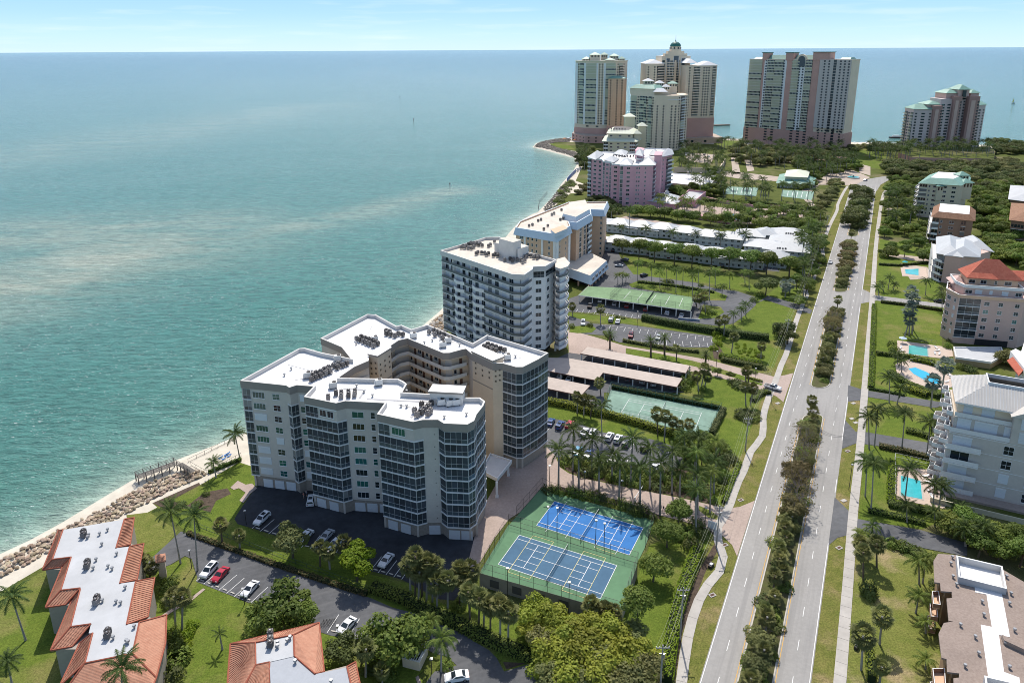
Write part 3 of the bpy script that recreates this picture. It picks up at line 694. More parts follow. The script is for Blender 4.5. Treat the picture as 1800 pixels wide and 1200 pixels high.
# ---------------------------------------------------------------- the large white-roofed condominium by the beach
def ring(b, poly, z0, z1, t, mo, mi, mt):
    """parapet ring: outer face mo, inner face mi, top mt; poly is the outer line"""
    poly = ccw(poly); q = offset(poly, t); n = len(poly)
    for i in range(n):
        j = (i+1) % n
        b.quad((*poly[i], z0), (*poly[j], z0), (*poly[j], z1), (*poly[i], z1), mo)
        b.quad((*q[j], z0), (*q[i], z0), (*q[i], z1), (*q[j], z1), mi)
        b.quad((*poly[i], z1), (*poly[j], z1), (*q[j], z1), (*q[i], z1), mt)
        b.quad((*poly[j], z0), (*poly[i], z0), (*q[i], z0), (*q[j], z0), mo)
MAIN = [(-70.3,168.6),(-61.0,189),(-59.5,189.3),(-53.7,185.9),(-44.6,181.8),(-48.9,189.8),(-56.7,196.5),(-46.8,216.2),(-44,215.7),(-35.7,205.6),(-34.4,206.6),(-30.8,203),(-26.3,206.8),
 (-11.5,192),(-7.6,198.2),(4.3,189.4),(9.9,185),(7,180.8),(2.7,175.9),(.9,175.9),(-2.7,178.3),(-5.4,178.3),(-11.3,184.6),(-13.2,188.2),(-14.3,187.8),(-17.8,185.4),(-19.5,185.4),(-31,196.1),(-33.5,194.6),(-35.2,190.7),
 (-34.8,187.8),(-40,183.2),(-39.6,180.4),(-42.7,176.5),(-45.1,170.7),(-45.3,169.8),(-29.6,168.9),(-28.1,167.5),(-27.1,166),(-27.6,161.4),(-20.5,160.5),(-13.2,158.5),(-8.1,158.4),(-6.8,156.5),
 (-7.2,154.2),(-8.6,150.1),(-9,147.2),(-10.4,145.6),(-15.7,146.1),(-17.2,147.8),(-20.8,147.8),(-22.9,146.9),(-31.7,150.6),(-30.8,156),(-40.7,157.2),(-42.7,156.1),(-51.3,159.5),(-50.4,165.1),(-55,165.9),(-56.5,164.6),(-57.6,165.7)]
BACK = {(-17.8,185.4): (-17.4,187.2), (-19.5,185.4): (-19.2,187.4), (-31,196.1): (-31,198.2), (-33.5,194.6): (-34.9,195.6), (-35.2,190.7): (-37,191), (-14.3,187.8): (-14.0,189.5), (-13.2,188.2): (-12.8,189.8),
        (-42.7,176.5): (-44.2,177.2), (-45.1,170.7): (-46.5,171)}
BODY = [BACK.get(p, p) for p in MAIN]
def build_main():
    B = Bld('condominium_block', 'warm grey condominium with zigzag glazed balconies, white flat roofs and inner court, beside the beach', 'apartment building')
    G0, FH, NF = 3.5, 3.2, 8; ZT = G0+FH*NF
    b = MB(); b.prism(BODY, G0, ZT+.1, WALLG); b.prism(offset(BODY, .35), 0, G0, STONE); B.part('wall', b)
    b = MB(); q = offset(MAIN, .2); b.prism(q, ZT+.1, 30.0, WALLG, top=ROOFW); B.part('roof', b)
    b = MB(); ring(b, offset(MAIN, -.12), ZT, 31.15, .45, FASC, PARAP, PARAP); B.part('parapet', b)
    # floors of every glazed face: (A, B, panes, floors, z-shift)
    def fr(A, C): return frame(A, C)
    class SB:
        def box(s, *a): b_ = MB(); b_.box(*a); b_.build('floor_slab', B.root)
    slabs = SB()
    def encl(A, C, nx, floors, gl='sssbsc'):
        F, L, a = fr(A, C)
        for k in floors:
            z = G0+k*FH; B.enclosure(F, a, .04, z+.16, L-.08, FH-.26, nx, gl=gl)
            slabs.box(-.05, -.16, z-.13, L+.05, .05, z+.13, TRIM, F)
        z = G0+(floors[-1]+1)*FH
        if floors[-1] < NF-1: slabs.box(-.05, -.16, z-.13, L+.05, .05, z+.13, TRIM, F)
    al = list(range(NF)); lo = al[:-1]
    W = B.window
    # wing by the sea
    F, L, a = fr((-70.3,168.6), (-57.6,165.7))
    for k in al:
        z = G0+k*FH
        B.enclosure(F, a, .25, z+.16, 2.2, FH-.26, 2, gl='ssbc'); slabs.box(0, -.14, z-.13, 2.6, .05, z+.13, TRIM, F)
        W(F, a, 3.0, z+.75, 3.5, 1.75, 4, gl='dgg', shp=0 if k in (3, 4, 6-0) else .75); W(F, a, 8.7, z+.75, 2.1, 1.7, 2, 2, gl='dgg', shp=.35)
    encl((-57.6,165.7), (-56.5,164.6), 1, lo); encl((-56.5,164.6), (-55,165.9), 2, lo)
    F, L, a = fr((-55,165.9), (-50.4,165.1))
    for k in al: W(F, a, .5, G0+k*FH+.7, 1.3, 1.75, 1, 2, gl='gd', shp=.5)
    F, L, a = fr((-57.6,165.7), (-55,165.6)); W(F @ Matrix.Translation((0, -.05, 0)), a, .2, ZT-FH+.7, 1.9, 1.7, 2, gl='g')
    # wing C
    encl((-51.3,159.5), (-42.7,156.1), 6, lo); encl((-42.7,156.1), (-40.7,157.2), 2, lo)
    F, L, a = fr((-51.3,159.5), (-42.7,156.1)); B.enclosure(F, a, .1, ZT-FH+.16, 3.6, FH-.3, 3, gl='s'); slabs.box(0, -.15, ZT-.2, L, .05, ZT+.05, TRIM, F)
    W(F, a, 4.2, ZT-FH+.8, 1.9, 1.8, 2); W(F, a, 6.4, ZT-FH+.8, 1.8, 1.8, 2)
    F, L, a = fr((-40.7,157.2), (-30.8,156))
    for k in al:
        z = G0+k*FH+.75
        W(F, a, 1.4, z, 3.0, 1.7, 3 if k < 7 else 2, gl='ddg'); W(F, a, 6.1, z, 1.15, 1.75, 1, 2, gl='gdd', shp=.1)
        W(F, a, 8.9, z, .8, 1.7, 1, 1, gl='b')
    # wing D
    encl((-31.7,150.6), (-22.9,146.9), 6, lo, 'bsss'); encl((-22.9,146.9), (-20.8,147.8), 2, lo, 'bss')
    F, L, a = fr((-31.7,150.6), (-22.9,146.9)); B.enclosure(F, a, .1, ZT-FH+.16, 3.0, FH-.3, 2, gl='b'); W(F, a, 3.7, ZT-FH+.8, 3.6, 1.9, 4, gl='g')
    slabs.box(0, -.15, ZT-.2, L, .05, ZT+.05, TRIM, F)
    F, L, a = fr((-20.8,147.8), (-17.2,147.8))
    for k in al: slabs.box(2.45, -.06, G0+k*FH+1.3, 2.65, 0, G0+k*FH+1.5, METALD, F)
    encl((-17.2,147.8), (-15.7,146.1), 1, al, 's'); encl((-15.7,146.1), (-10.4,145.6), 4, al, 'sbs'); encl((-10.4,145.6), (-9,147.2), 2, al, 'bs')
    encl((-9,147.2), (-8.6,150.1), 2, al, 'bs'); encl((-8.6,150.1), (-7.2,154.2), 3, al, 'bs'); encl((-7.2,154.2), (-6.8,156.5), 1, al, 'b')
    # tower by the entrance
    encl((-2.7,178.3), (.9,175.9), 3, al, 'ssssb'); encl((.9,175.9), (2.7,175.9), 1, al, 'sss'); encl((2.7,175.9), (7,180.8), 4, al, 'sssb'); encl((7,180.8), (9.9,185), 3, al, 'ssd')
    encl((9.9,185), (4.3,189.4), 5, al, 'sb'); encl((-26.3,206.8), (-11.5,192), 8, al[-3:], 'sb')
    encl((-61.0,189), (-70.3,168.6), 12, al[-2:], 'sb')
    # court side: access galleries with railings
    gal = MB()
    gl_ = [((-35.2,190.7), (-33.5,194.6)), ((-33.5,194.6), (-31,196.1)), ((-31,196.1), (-19.5,185.4)), ((-19.5,185.4), (-17.8,185.4)), ((-17.8,185.4), (-13.2,188.2)), ((-45.1,170.7), (-42.7,176.5)), ((-42.7,176.5), (-39.6,180.4))]
    gp = [((-35.2,190.7), (-33.5,194.6), (-34.9,195.6), (-37,191)), ((-33.5,194.6), (-31,196.1), (-31,198.2), (-34.9,195.6)), ((-31,196.1), (-19.5,185.4), (-19.2,187.4), (-31,198.2)), ((-19.5,185.4), (-17.8,185.4), (-17.4,187.2), (-19.2,187.4)), ((-17.8,185.4), (-13.2,188.2), (-12.8,189.8), (-17.4,187.2)),
          ((-45.1,170.7), (-42.7,176.5), (-44.2,177.2), (-46.5,171)), ((-42.7,176.5), (-39.6,180.4), (-39.8,183), (-44.2,177.2))]
    for k in range(NF+1):
        z = G0+k*FH
        for q in gp: gal = MB(); gal.prism(q, z-.22, z, WALLT); gal.build('gallery_slab', B.root)
    for A, C in gl_:
        F, L, a = fr(A, C)
        for k in range(1, NF):
            B.railing(F, a, .03, G0+k*FH, L-.06, 1.05, PARAP)
    for A, C in (((-31,198.2), (-19.2,187.4)), ((-17.4,187.2), (-12.8,189.8)), ((-37,191), (-34.9,195.6)), ((-46.5,171), (-44.2,177.2))):
        F, L, a = fr(A, C); tan = MB()
        tan.box(.02, -.06, 0, L-.02, .02, ZT-.3, WALLT, F)
        n = int(L/3.6)
        for k in range(NF):
            for i in range(n):
                u = .6+i*3.6
                if (i+k) % 4 != 3: W(F @ Matrix.Translation((0, -.06, 0)), a, u, G0+k*FH+.9, 1.5 if i % 2 else .9, 1.3, 2 if i % 2 else 1, fr=ALU)
                if u+2.6 < L: tan.box(u+1.8, -.12, G0+k*FH, u+2.7, -.05, G0+k*FH+2.1, mat('brown door', (.14, .07, .045), rough=.6), F)
        B.part('court_wall', tan)
    for A, C in (((-45.3,169.8), (-29.6,168.9)),):
        F, L, a = fr(C, A); tan = MB(); tan.box(0, -.05, 0, L, .02, ZT-.2, WALLT, F)
    B.part('court_wall', tan)
    # stair towers
    def tower(poly, ztop, faces, name='stair_tower'):
        t = MB(); t.prism(poly, 0, ztop-.5, WALLT); t.prism(offset(poly, -.22), ztop-.5, ztop, FASC, top=ROOFW)
        for A, C, nc, nr, z0 in faces:
            F, L, a = fr(A, C)
            for i in range(nc):
                for j in range(nr):
                    u = L*(i+.5)/nc-.28; z = z0+j*1.6+i*.35
                    t.box(u-.06, -.05, z-.06, u+.62, .01, z+.62, WALLT, F); t.box(u, -.09, z, u+.55, .01, z+.55, mat('painted niche shade', (.13, .105, .08)), F)  # niches are raised blocks, their shade painted as a dark colour
            t.box(-.03, -.07, 23.2, L+.03, .02, 23.5, FASC, F)
        B.part(name, t)
    tower([(-11.3,184.6),(-5.4,178.25),(-2.6,180.9),(-8.5,187.2)], 32.0, [((-11.3,184.6), (-5.4,178.25), 3, 3, 25.4)])
    F, L, a = fr((-5.4,178.25), (-2.75,178.25)); t = MB(); t.box(0, -.05, 0, L, .1, 30.5, WALLT, F)
    for i in range(2):
        for j in range(3): t.box(.5+i*1.1, -.1, 25.6+j*1.5+i*.3, 1.0+i*1.1, -.04, 26.1+j*1.5+i*.3, mat('painted niche shade', (.13, .105, .08)), F)
    B.part('tower_side_wall', t)
    tower([(-40,183.2),(-37.3,181.8),(-34.5,187.5),(-37.2,188.9)], 32.0, [((-40,183.2), (-37.3,181.8), 2, 3, 25.8), ((-37.3,181.8), (-34.5,187.5), 3, 3, 25.4)])
    c = pp('755,686 812,689 817,678 762,675', 33.6); t = MB(); t.prism(c, 29.9, 33.0, PARAP); t.prism(offset(c, -.3), 33.0, 33.5, FASC, top=ROOFW); B.part('roof_house', t)
    # garage doors along the foot
    gd = MB(); k = 0
    for A, C, us in (((-70.3,168.6), (-57.6,165.7), (3.2, 6.6, 10.0)), ((-51.3,159.5), (-42.7,156.1), (.8, 4.6)), ((-40.7,157.2), (-30.8,156), (.4, 3.6, 6.9)), ((-31.7,150.6), (-22.9,146.9), (1, 4.6)), ((-20.8,147.8), (-15.9,147.8), (.4,)), ((-15.7,146.1), (-10.4,145.6), (.2, 3.2))):
        F, L, a = fr(A, C)
        for u in us:
            d = MB(); T = F @ Matrix.Translation((u, .35, 0))
            for j in range(4): d.box(0, -.12-.01*(j % 2), .05+j*.62, 2.7, .02, .05+j*.62+.6, SHUT, T)
            d.build('garage_door', B.root)
    # white planter boxes and columns at foot
    for p in ((-69.4,168.6), (-51,159.7), (-42.7,156.3), (-31.5,150.9), (-23,147.2), (-10.3,145.9), (-8.8,147.4), (1,176.2), (2.6,176.2), (9.5,184.8)): b = MB(); b.box(p[0]-.25, p[1]-.1, 0, p[0]+.25, p[1]+.4, G0, WALLG); B.part('column', b)
    B.finish()
    # entrance canopy
    T = Bld('entrance_canopy', 'tan flat-roofed drive-under canopy on square columns at the condominium entrance', 'canopy')
    ca = pp('846,826 874,840 899,809 862,797', 5.6); t = MB(); t.prism(ca, 4.7, 5.3, PARAP); ring(t, offset(ca, -.15), 4.7, 5.7, .3, PARAP, PARAP, TRIM); T.part('roof', t)
    for cx, cy in ((873.5, 874), (893.5, 836), (850, 862)):
        p = P2(cx, cy); t = MB(); t.box(p[0]-.3, p[1]-.3, 0, p[0]+.3, p[1]+.3, 4.7, TRIM); t.box(p[0]-.42, p[1]-.42, 0, p[0]+.42, p[1]+.42, .5, TRIM); T.part('column', t)
    rl_ = MB(); gp2 = mat('roof walkway pad', (.42, .42, .43), rough=.9)
    for w_, m_, line in ((.55, gp2, ((604, 683), (642, 685), (632, 700))), (.5, gp2, ((645, 701), (700, 704), (765, 707))), (.5, gp2, ((722, 734), (738, 722))), (.12, METAL, ((506, 641), (560, 655))), (.12, METAL, ((519, 668), (548, 663))), (.12, METAL, ((655, 571), (640, 600))), (.1, METAL, ((700, 712), (735, 718))), (.12, METAL, ((790, 600), (830, 607))), (.1, METAL, ((885, 634), (915, 629)))):
        strip(rl_, [P2(*t, 30) for t in line], w_, 30.0, 30.06, m_)
    rl_.build('roof_pad', B.root, kind='stuff')
    Z = 30.0; ng = 'condensers on the condominium roofs'
    for i, (x, y, n, m, ang, nm) in enumerate(((646, 603, 6, 2, -.7, 'the sea wing far roof'), (690, 590, 5, 2, -.5, 'the roof behind the stair tower'), (560, 662, 5, 2, .9, 'the sea wing near roof'), (590, 648, 5, 2, .9, 'the roof where two wings meet'), (601, 697, 5, 2, .2, 'the front middle wing roof'),
        (772, 592, 6, 2, -.8, 'the rear right wing roof'), (872, 617, 6, 2, -.7, 'the entrance tower roof'), (738, 724, 4, 2, 1.1, 'the front right wing roof, left bank'), (755, 722, 4, 2, 1.1, 'the front right wing roof, right bank'))):
        acs(grid_pts(x, y, Z, n, m, 1.55, 1.8, ang, rr=random.Random(i)), Z+.02, nm, ang, ng)
    acs([P2(x, y, Z) for x, y in ((541, 664), (594, 634), (586, 682), (666, 677), (659, 600), (727, 594), (779, 610), (788, 602), (776, 712), (791, 713), (802, 712), (892, 632))], Z+.02, 'the white condominium roofs', .3, 'air handlers on the condominium roofs', PKM, 'air_handler', 'air handler', 'pale boxy air handler')
    acs([P2(x, y, Z) for x, y in ((512, 650), (626, 606), (500, 661), (548, 655), (640, 690), (655, 697), (627, 680), (705, 715), (715, 716), (760, 600), (808, 608), (846, 622), (906, 628), (746, 604), (781, 735), (820, 730), (715, 690))], Z+.02, 'the white condominium roofs', 0, 'vents on the condominium roofs', VNM, 'roof_vent', 'vent', 'small round metal vent')
build_main()
# ---------------------------------------------------------------- generic facades for the other buildings
PINKW = mat('pink stucco', (.72, .40, .44), rough=.85, var=.04, scale=1, big=.05, bigscale=.2)
PEACH = mat('peach stucco', (.66, .45, .31), rough=.85, var=.04, scale=1, big=.05, bigscale=.2)
BEIGE = mat('beige stucco', (.80, .66, .50), rough=.85, var=.04, scale=1, big=.05, bigscale=.1)
CREAM = mat('cream stucco', (.60, .55, .40), rough=.85, var=.04, scale=1)
REDST = mat('brick red stucco', (.60, .36, .30), rough=.85, var=.05, scale=1, big=.05, bigscale=.1)
SALM = mat('salmon stucco', (.60, .43, .37), rough=.85, var=.04, scale=1, big=.04, bigscale=.2)
BROWNW = mat('brown stucco', (.33, .20, .14), rough=.85, var=.05, scale=1)
GREENB = mat('pale green panel', (.60, .58, .42), rough=.8, var=.04, scale=1)
GREENR = mat('green metal roof', (.20, .36, .29), rough=.5, var=.10, scale=.4, big=.1, bigscale=.1)
WHITER = mat('white metal roof', (.47, .485, .495), rough=.5, var=.05, scale=.6, big=.05, bigscale=.15)
GREYR = mat('grey membrane roof', (.47, .48, .49), rough=.8, var=.06, scale=.4, big=.06, bigscale=.15)
PALEG = mat('pale green eave roof', (.62, .64, .50), rough=.6, var=.05, scale=.4)
BLUEW = mat('blue white mansard', (.55, .64, .72), rough=.6, var=.04, scale=1)
SHING = mat('brown grey shingles', (.24, .185, .155), rough=.95, col2=(.33, .265, .225), scale=2.2, big=.08, bigscale=.2)
COPPER = mat('dark green dome', (.04, .17, .14), rough=.45)

def tile_mat(name, a, b_, s=3.2):
    m = mat(name, a, rough=.85, col2=b_, scale=.9, big=.07, bigscale=.25)
    t = m.node_tree; N, L = t.nodes, t.links; pr = N['Principled BSDF']
    w_ = N.new('ShaderNodeTexWave'); w_.inputs['Scale'].default_value = s; w_.wave_type = 'BANDS'; w_.bands_direction = 'DIAGONAL'; w_.inputs['Distortion'].default_value = .5
    L.new(N.new('ShaderNodeNewGeometry').outputs['Position'], w_.inputs['Vector'])
    bp = N.new('ShaderNodeBump'); bp.inputs['Strength'].default_value = .6; bp.inputs['Distance'].default_value = .12
    L.new(w_.outputs['Fac'], bp.inputs['Height']); L.new(bp.outputs[0], pr.inputs['Normal']); return m
TERRA = tile_mat('terracotta roof tiles', (.46, .21, .135), (.57, .30, .20))
REDT = tile_mat('red roof tiles', (.47, .11, .07), (.58, .19, .12))
BRNT = tile_mat('brown roof tiles', (.28, .14, .085), (.36, .21, .13))

def fac(B, A, C, z0, fh, n, bays, rail=None, wall=None, fr=None, slab=None, dep=1.0, top_skip=0, gl='ddb', shp=0):
    """one face: bays = 'kind:width ...' in relative widths. kinds: o plain, w/W/T small, wide, tall window, B balcony, S shuttered balcony, p coloured pier, P red pier"""
    F, L, a = frame(A, C); bs = [(t.split(':')[0], float(t.split(':')[1])) for t in bays.split()]; tot = sum(x[1] for x in bs); u = 0
    fr = fr or TRIM; rail = rail or TRIM; slab = slab or TRIM; wm = wall or BEIGE
    for kd, w_ in bs:
        w_ = w_*L/tot
        if kd in 'pP':
            b = B.jb('pier'); b.box(u, -.45, z0, u+w_, .02, z0+fh*n+(0 if kd == 'p' else 2.5), wm if kd == 'p' else REDST, F)
        for k in range(n):
            z = z0+k*fh; c = u+w_/2
            if B.tall and kd in 'wWVT': ww = min({'w': 1.8, 'T': 3.2}.get(kd, 3.4)*B.tall, w_*.72); B.window(F, a, c-ww/2, z+.8, ww, 1.55 if kd != 'T' else 2.4, 1 if kd == 'w' else 3, 1, ALUD, 'd')
            elif kd == 'w': ww = min(1.1, w_*.6); B.window(F, a, c-ww/2, z+.9, ww, 1.4, 1, 2, fr, gl, shp=shp)
            elif kd == 'W': ww = min(2.4, w_*.72); B.window(F, a, c-ww/2, z+.8, ww, 1.5, 2, 1, fr, gl, shp=shp)
            elif kd == 'V': ww = min(2.2, w_*.7); B.window(F, a, c-ww/2, z+.8, ww, 1.5, 2, 2, fr, gl, shp=shp)
            elif kd == 'T': ww = w_*.8; B.window(F, a, c-ww/2, z+.3, ww, fh-.5, 2, 2, fr, gl)
            elif kd in 'BS':
                if B.tall: dep = 1.6
                dark = kd == 'B' and B.rnd.random() < .75 or kd == 'S' and B.rnd.random() < .38
                b = B.jb('balcony'); b.box(u+.1, -dep, z-.12, u+w_-.1, .02, z+.12, slab, F); b.box(u+.1, -dep, z+.12, u+w_-.1, -dep+.12, z+1.1, rail, F)
                g = B.jb('balcony_glazing'); g.box(u+.25, -.12 if dark else -.2, z+.15, u+w_-.25, .01, z+fh-.3, GLASS if dark else GREENB if B.name_green else CURT, F)
                if dark:
                    for q in range(1, max(2, int(w_/1.6))): x = u+w_*q/max(2, int(w_/1.6)); g.box(x-.12, -.18, z+.12, x+.12, .0, z+fh-.3, wm, F)
        u += w_
Bld.name_green = False; Bld.tall = False

def shell(B, poly, z0, z1, m, rm, par=1.0, name='wall', t=.35, pm=None):
    b = MB(); b.prism(poly, z0, z1, m); B.part(name, b)
    b = MB(); b.prism(offset(poly, t+.02), z1, z1+.06, rm); B.part('roof', b)
    if par: b = MB(); ring(b, offset(poly, -.08), z1-.3, z1+par, t, pm or m, pm or m, pm or m); B.part('parapet', b)

# ---------------------------------------------------------------- white tower with wavy balconies
def build_wavy():
    B = Bld('balcony_tower', 'white ten-storey tower with grey-railed wavy balconies and flat roof of condensers, behind the big condominium', 'apartment building', lim=290)
    Z = 36.0; out = pp('775.2,440 841.7,421 853.4,417 877.9,416.5 928,443 977,456 958.4,467.2 936.2,468.4 935,473 921,482.4 900,481.2', Z)
    o = out; FL, FR_ = Vector(o[0]), Vector(o[10]); nrm = Vector((FR_.y-FL.y, -(FR_.x-FL.x))).normalized(); ins = -nrm*1.7
    body = [tuple(FL+ins)]+o[1:8]+[tuple(Vector(o[8])+Vector((-.6, 1.4))), tuple(Vector(o[9])+Vector((-.6, 1.8))), tuple(FR_+ins)]
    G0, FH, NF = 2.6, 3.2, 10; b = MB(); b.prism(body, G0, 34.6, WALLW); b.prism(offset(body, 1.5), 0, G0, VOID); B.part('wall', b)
    b = MB(); b.prism(offset(out, .3), 34.6, 34.9, ROOFC); B.part('roof', b)
    b = MB(); ring(b, offset(out, -.25), 34.0, 36.0, .45, PARAP, PARAP, PARAP); B.part('parapet', b)
    F, L, a = frame(o[0], o[10]); Fi = F @ Matrix.Translation((0, 1.7, 0))
    seg = [(0, .17, 'g'), (.17, .34, 'w'), (.34, .44, 'g'), (.44, .62, 'w'), (.62, 1.0, 'g')]
    for k in range(NF):
        z = G0+k*FH
        for s0, s1, kd in seg:
            if kd == 'w' and k >= 8: kd = 'g'
            u0, u1 = s0*L, s1*L; s = MB()
            if kd == 'g':
                s.box(u0, 0, z-.25, u1, 1.72, z, TRIM, F); s.build('balcony_slab', B.root); B.railing(F, a, u0+.04, z, u1-u0-.08, 1.0, RAILG, y=.12, name='balcony_railing')
            else:
                h = (u1-u0)/2
                for q in range(2):
                    x0, x1 = u0+q*h, u0+(q+1)*h; y0, y1 = (.5, -.9) if q == 0 else (-.9, .1)
                    s.v += []; pts = [(x0, y0), (x1, y1), (x1, 1.72), (x0, 1.72)]; n0 = len(s.v)
                    pr = MB(); pr.prism(pts, z-.25, z+.02, WALLW)
                    pr2 = MB(); pr2.prism([(x0, y0), (x1, y1), (x1, y1+.16), (x0, y0+.16)], z+.02, z+1.05, WALLW)
                    s.join(pr, F); s.join(pr2, F)
                s.build('curved_balcony', B.root)
            n = max(1, int((u1-u0)/3.6))
            for i in range(n):
                w_ = (u1-u0)/n; B.window(Fi, a, u0+i*w_+w_*.18, z+.1, w_*.55, 2.4, 2, 1, TRIM, 'dddcb', shp=.22)
    pier = MB()
    for s0 in (0.0, .17, .44, .62): pier.box(s0*L-.15, .2, G0+8*FH if s0 else G0, s0*L+.15, 1.7, 34.2, WALLW, F)
    pier.build('pier', B.root, kind='stuff')
    for A, C in ((o[10], o[9]), (o[9], o[8])):
        F, L, a = frame(A, C); Fi = F @ Matrix.Translation((0, 1.6, 0))
        for k in range(NF):
            z = G0+k*FH; s = MB(); s.box(-.1, 0, z-.25, L+.1, 1.9, z, TRIM, F); s.build('balcony_slab', B.root); B.railing(F, a, 0, z, L, 1.0, RAILG, y=.1, name='balcony_railing')
            B.window(Fi, a, L*.2, z+.1, L*.5, 2.4, 2, 1, TRIM, 'dddb')
    fac(B, o[7], o[6], G0, FH, NF-1, 'o:.2 V:1.6 o:.3', gl='dd'); fac(B, o[6], o[5], G0, FH, NF-1, 'V:2 o:.4 w:1.2 o:.2', gl='dd')
    for A, C in ((o[7], o[6]), (o[6], o[5])): F, L, a = frame(A, C); B.enclosure(F, a, .3, G0+9*FH+.2, L-.6, 2.6, 3, gl='d')
    # side stack of balconies
    st = pp('977,456 992,452 1001,462 997,468 985,472 977,469', Z-1)
    s = MB(); s.prism(offset(st, 1.3), 3, 34, WALLW); s.build('wall', B.root)
    for k in range(NF):
        z = G0+k*FH; s = MB(); s.prism(st, z-.2, z+.05, TRIM); ring(s, st, z+.05, z+1.0, .15, RAILG if k % 2 else WALLW, WALLW, TRIM); s.build('side_balcony', B.root)
    s = MB(); s.prism(offset(st, -.2), 34, 35, PARAP, top=ROOFC); s.build('roof', B.root)
    for px, zt, poly in ((0, 39.2, '869,426 893,421 929,432 910,438'), (1, 42.2, '877,419 893,416 916,421.5 902,426')):
        q = pp(poly, zt); s = MB(); s.prism(q, 34.9, zt, PARAP, top=ROOFC); s.build('roof_house', B.root)
    for p in pp('950,612 976,616 965,606 990,608'): s = MB(); s.box(p[0]-.4, p[1]-.4, 0, p[0]+.4, p[1]+.4, 3, WALLW); s.build('column', B.root)
    B.finish()
    g = 'condensers on the white balcony tower'
    for i, (x, y, n, m) in enumerate(((822, 437, 4, 2), (843, 432, 7, 2), (857, 449, 7, 2), (905, 460, 6, 2), (929, 453, 6, 2), (866, 427, 2, 1))):
        acs(grid_pts(x, y, 35, n, m, 1.5, 2, -.35, rr=random.Random(i+9)), 34.95, ('the balcony tower roof, left bank', 'the balcony tower roof, far bank', 'the balcony tower roof, middle bank', 'the balcony tower roof, near bank', 'the balcony tower roof, right bank', 'the balcony tower roof by the lift house')[i], .4, g)
build_wavy()

# ---------------------------------------------------------------- peach building with blue-white mansard
def build_peach():
    B = Bld('mansard_building', 'peach apartment block with blue-white mansard roof edges and a white podium, beyond the balcony tower', 'apartment building', lim=280)
    ZE = 25.0; q = pp('907,410 977,422 1001.6,407 999,399 1013,401 1038,386 1037.5,377 1060,378 1067,363 1000,364 914,399', ZE)
    b = MB(); b.prism(q, 0, ZE+2, PEACH); B.part('wall', b)
    b = MB(); b.prism(offset(q, .5), ZE+2, ZE+2.2, ROOFC); B.part('roof', b)
    b = MB(); b.frustum(offset(q, -1.3), ZE-.6, offset(q, -.2), ZE+3.0, BLUEW, top=BLUEW)
    b.f.pop(-2); b.m.pop(-2); n = len(b.v)
    qi = offset(q, .3); qo = offset(q, -.2)
    for i in range(len(qi)):
        j = (i+1) % len(qi); b.quad((*qo[i], ZE+3), (*qo[j], ZE+3), (*qi[j], ZE+3), (*qi[i], ZE+3), BLUEW); b.quad((*qi[j], ZE+2), (*qi[i], ZE+2), (*qi[i], ZE+3), (*qi[j], ZE+3), PEACH)
    B.part('mansard', b)
    for t_, zt in (('986,392 1013,399.5 1039,384 1031,365 998,370', 29.5),):
        r = pp(t_, 25.0); b = MB(); b.frustum(offset(r, -.8), 24.2, offset(r, 1.0), 30.0, BLUEW, top=ROOFC); B.part('stair_mansard', b)
    r = pp('968,404 990,396 998,402 976,411', 29); b = MB(); b.prism(r, 27.1, 29.2, BLUEW, top=PEACH); B.part('roof_house', b)
    c = ccw(q) if False else q
    fac(B, q[0], q[1], 1.5, 2.9, 8, 'o:.8 V:1.6 p:.5 w:1.2 w:1.2 w:1.2 o:.8 p:.5 o:1 w:1.2 o:.6 p:.6', wall=WALLW)
    fac(B, q[1], q[2], 1.5, 2.9, 8, 'p:.5 w:1 o:.5 w:1 p:.5', wall=WALLW)
    fac(B, q[4], q[5], 1.5, 2.9, 8, 'o:1 T:.8 o:.6 T:.8 o:.3 B:1.2', wall=WALLW, rail=WALLW)
    fac(B, q[6], q[7], 1.5, 2.9, 8, 'o:2.2 w:.8', wall=WALLW)
    r = pp('996,472 1037,486 1066,460 1040,447 1005,455', 7.0); b = MB(); b.prism(r, 3.6, 6.9, PEACH); b.frustum(offset(r, -1.2), 3.4, offset(r, -.1), 7.6, BLUEW, top=ROOFC); B.part('podium', b)
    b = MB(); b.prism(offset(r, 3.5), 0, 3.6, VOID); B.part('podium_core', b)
    F, L, a = frame(r[1], r[2])
    for i in range(6):
        b = MB(); b.box(i*L/5-.3, .1, 0, i*L/5+.3, .7, 3.6, PEACH, F); B.part('column', b)
    for i in range(5): B.window(F @ Matrix.Translation((0, -.9, 0)), a, (i+.2)*L/5, 4.1, L/5*.6, 2.0, 2, 1, TRIM, 'd')
    F, L, a = frame(r[0], r[1])
    for i in range(3): b = MB(); b.box(i*L/2-.3, .1, 0, i*L/2+.3, .7, 3.6, PEACH, F); B.part('column', b)
    B.finish()
    acs([P2(x, y, 27.2) for x, y in ((930, 399), (936, 397), (946, 390), (951, 388), (970, 379), (974, 377), (987, 371), (956, 405), (963, 399), (985, 388), (990, 386))], 27.2, 'the peach mansard block roof', .5, 'condensers on the mansard building')
build_peach()

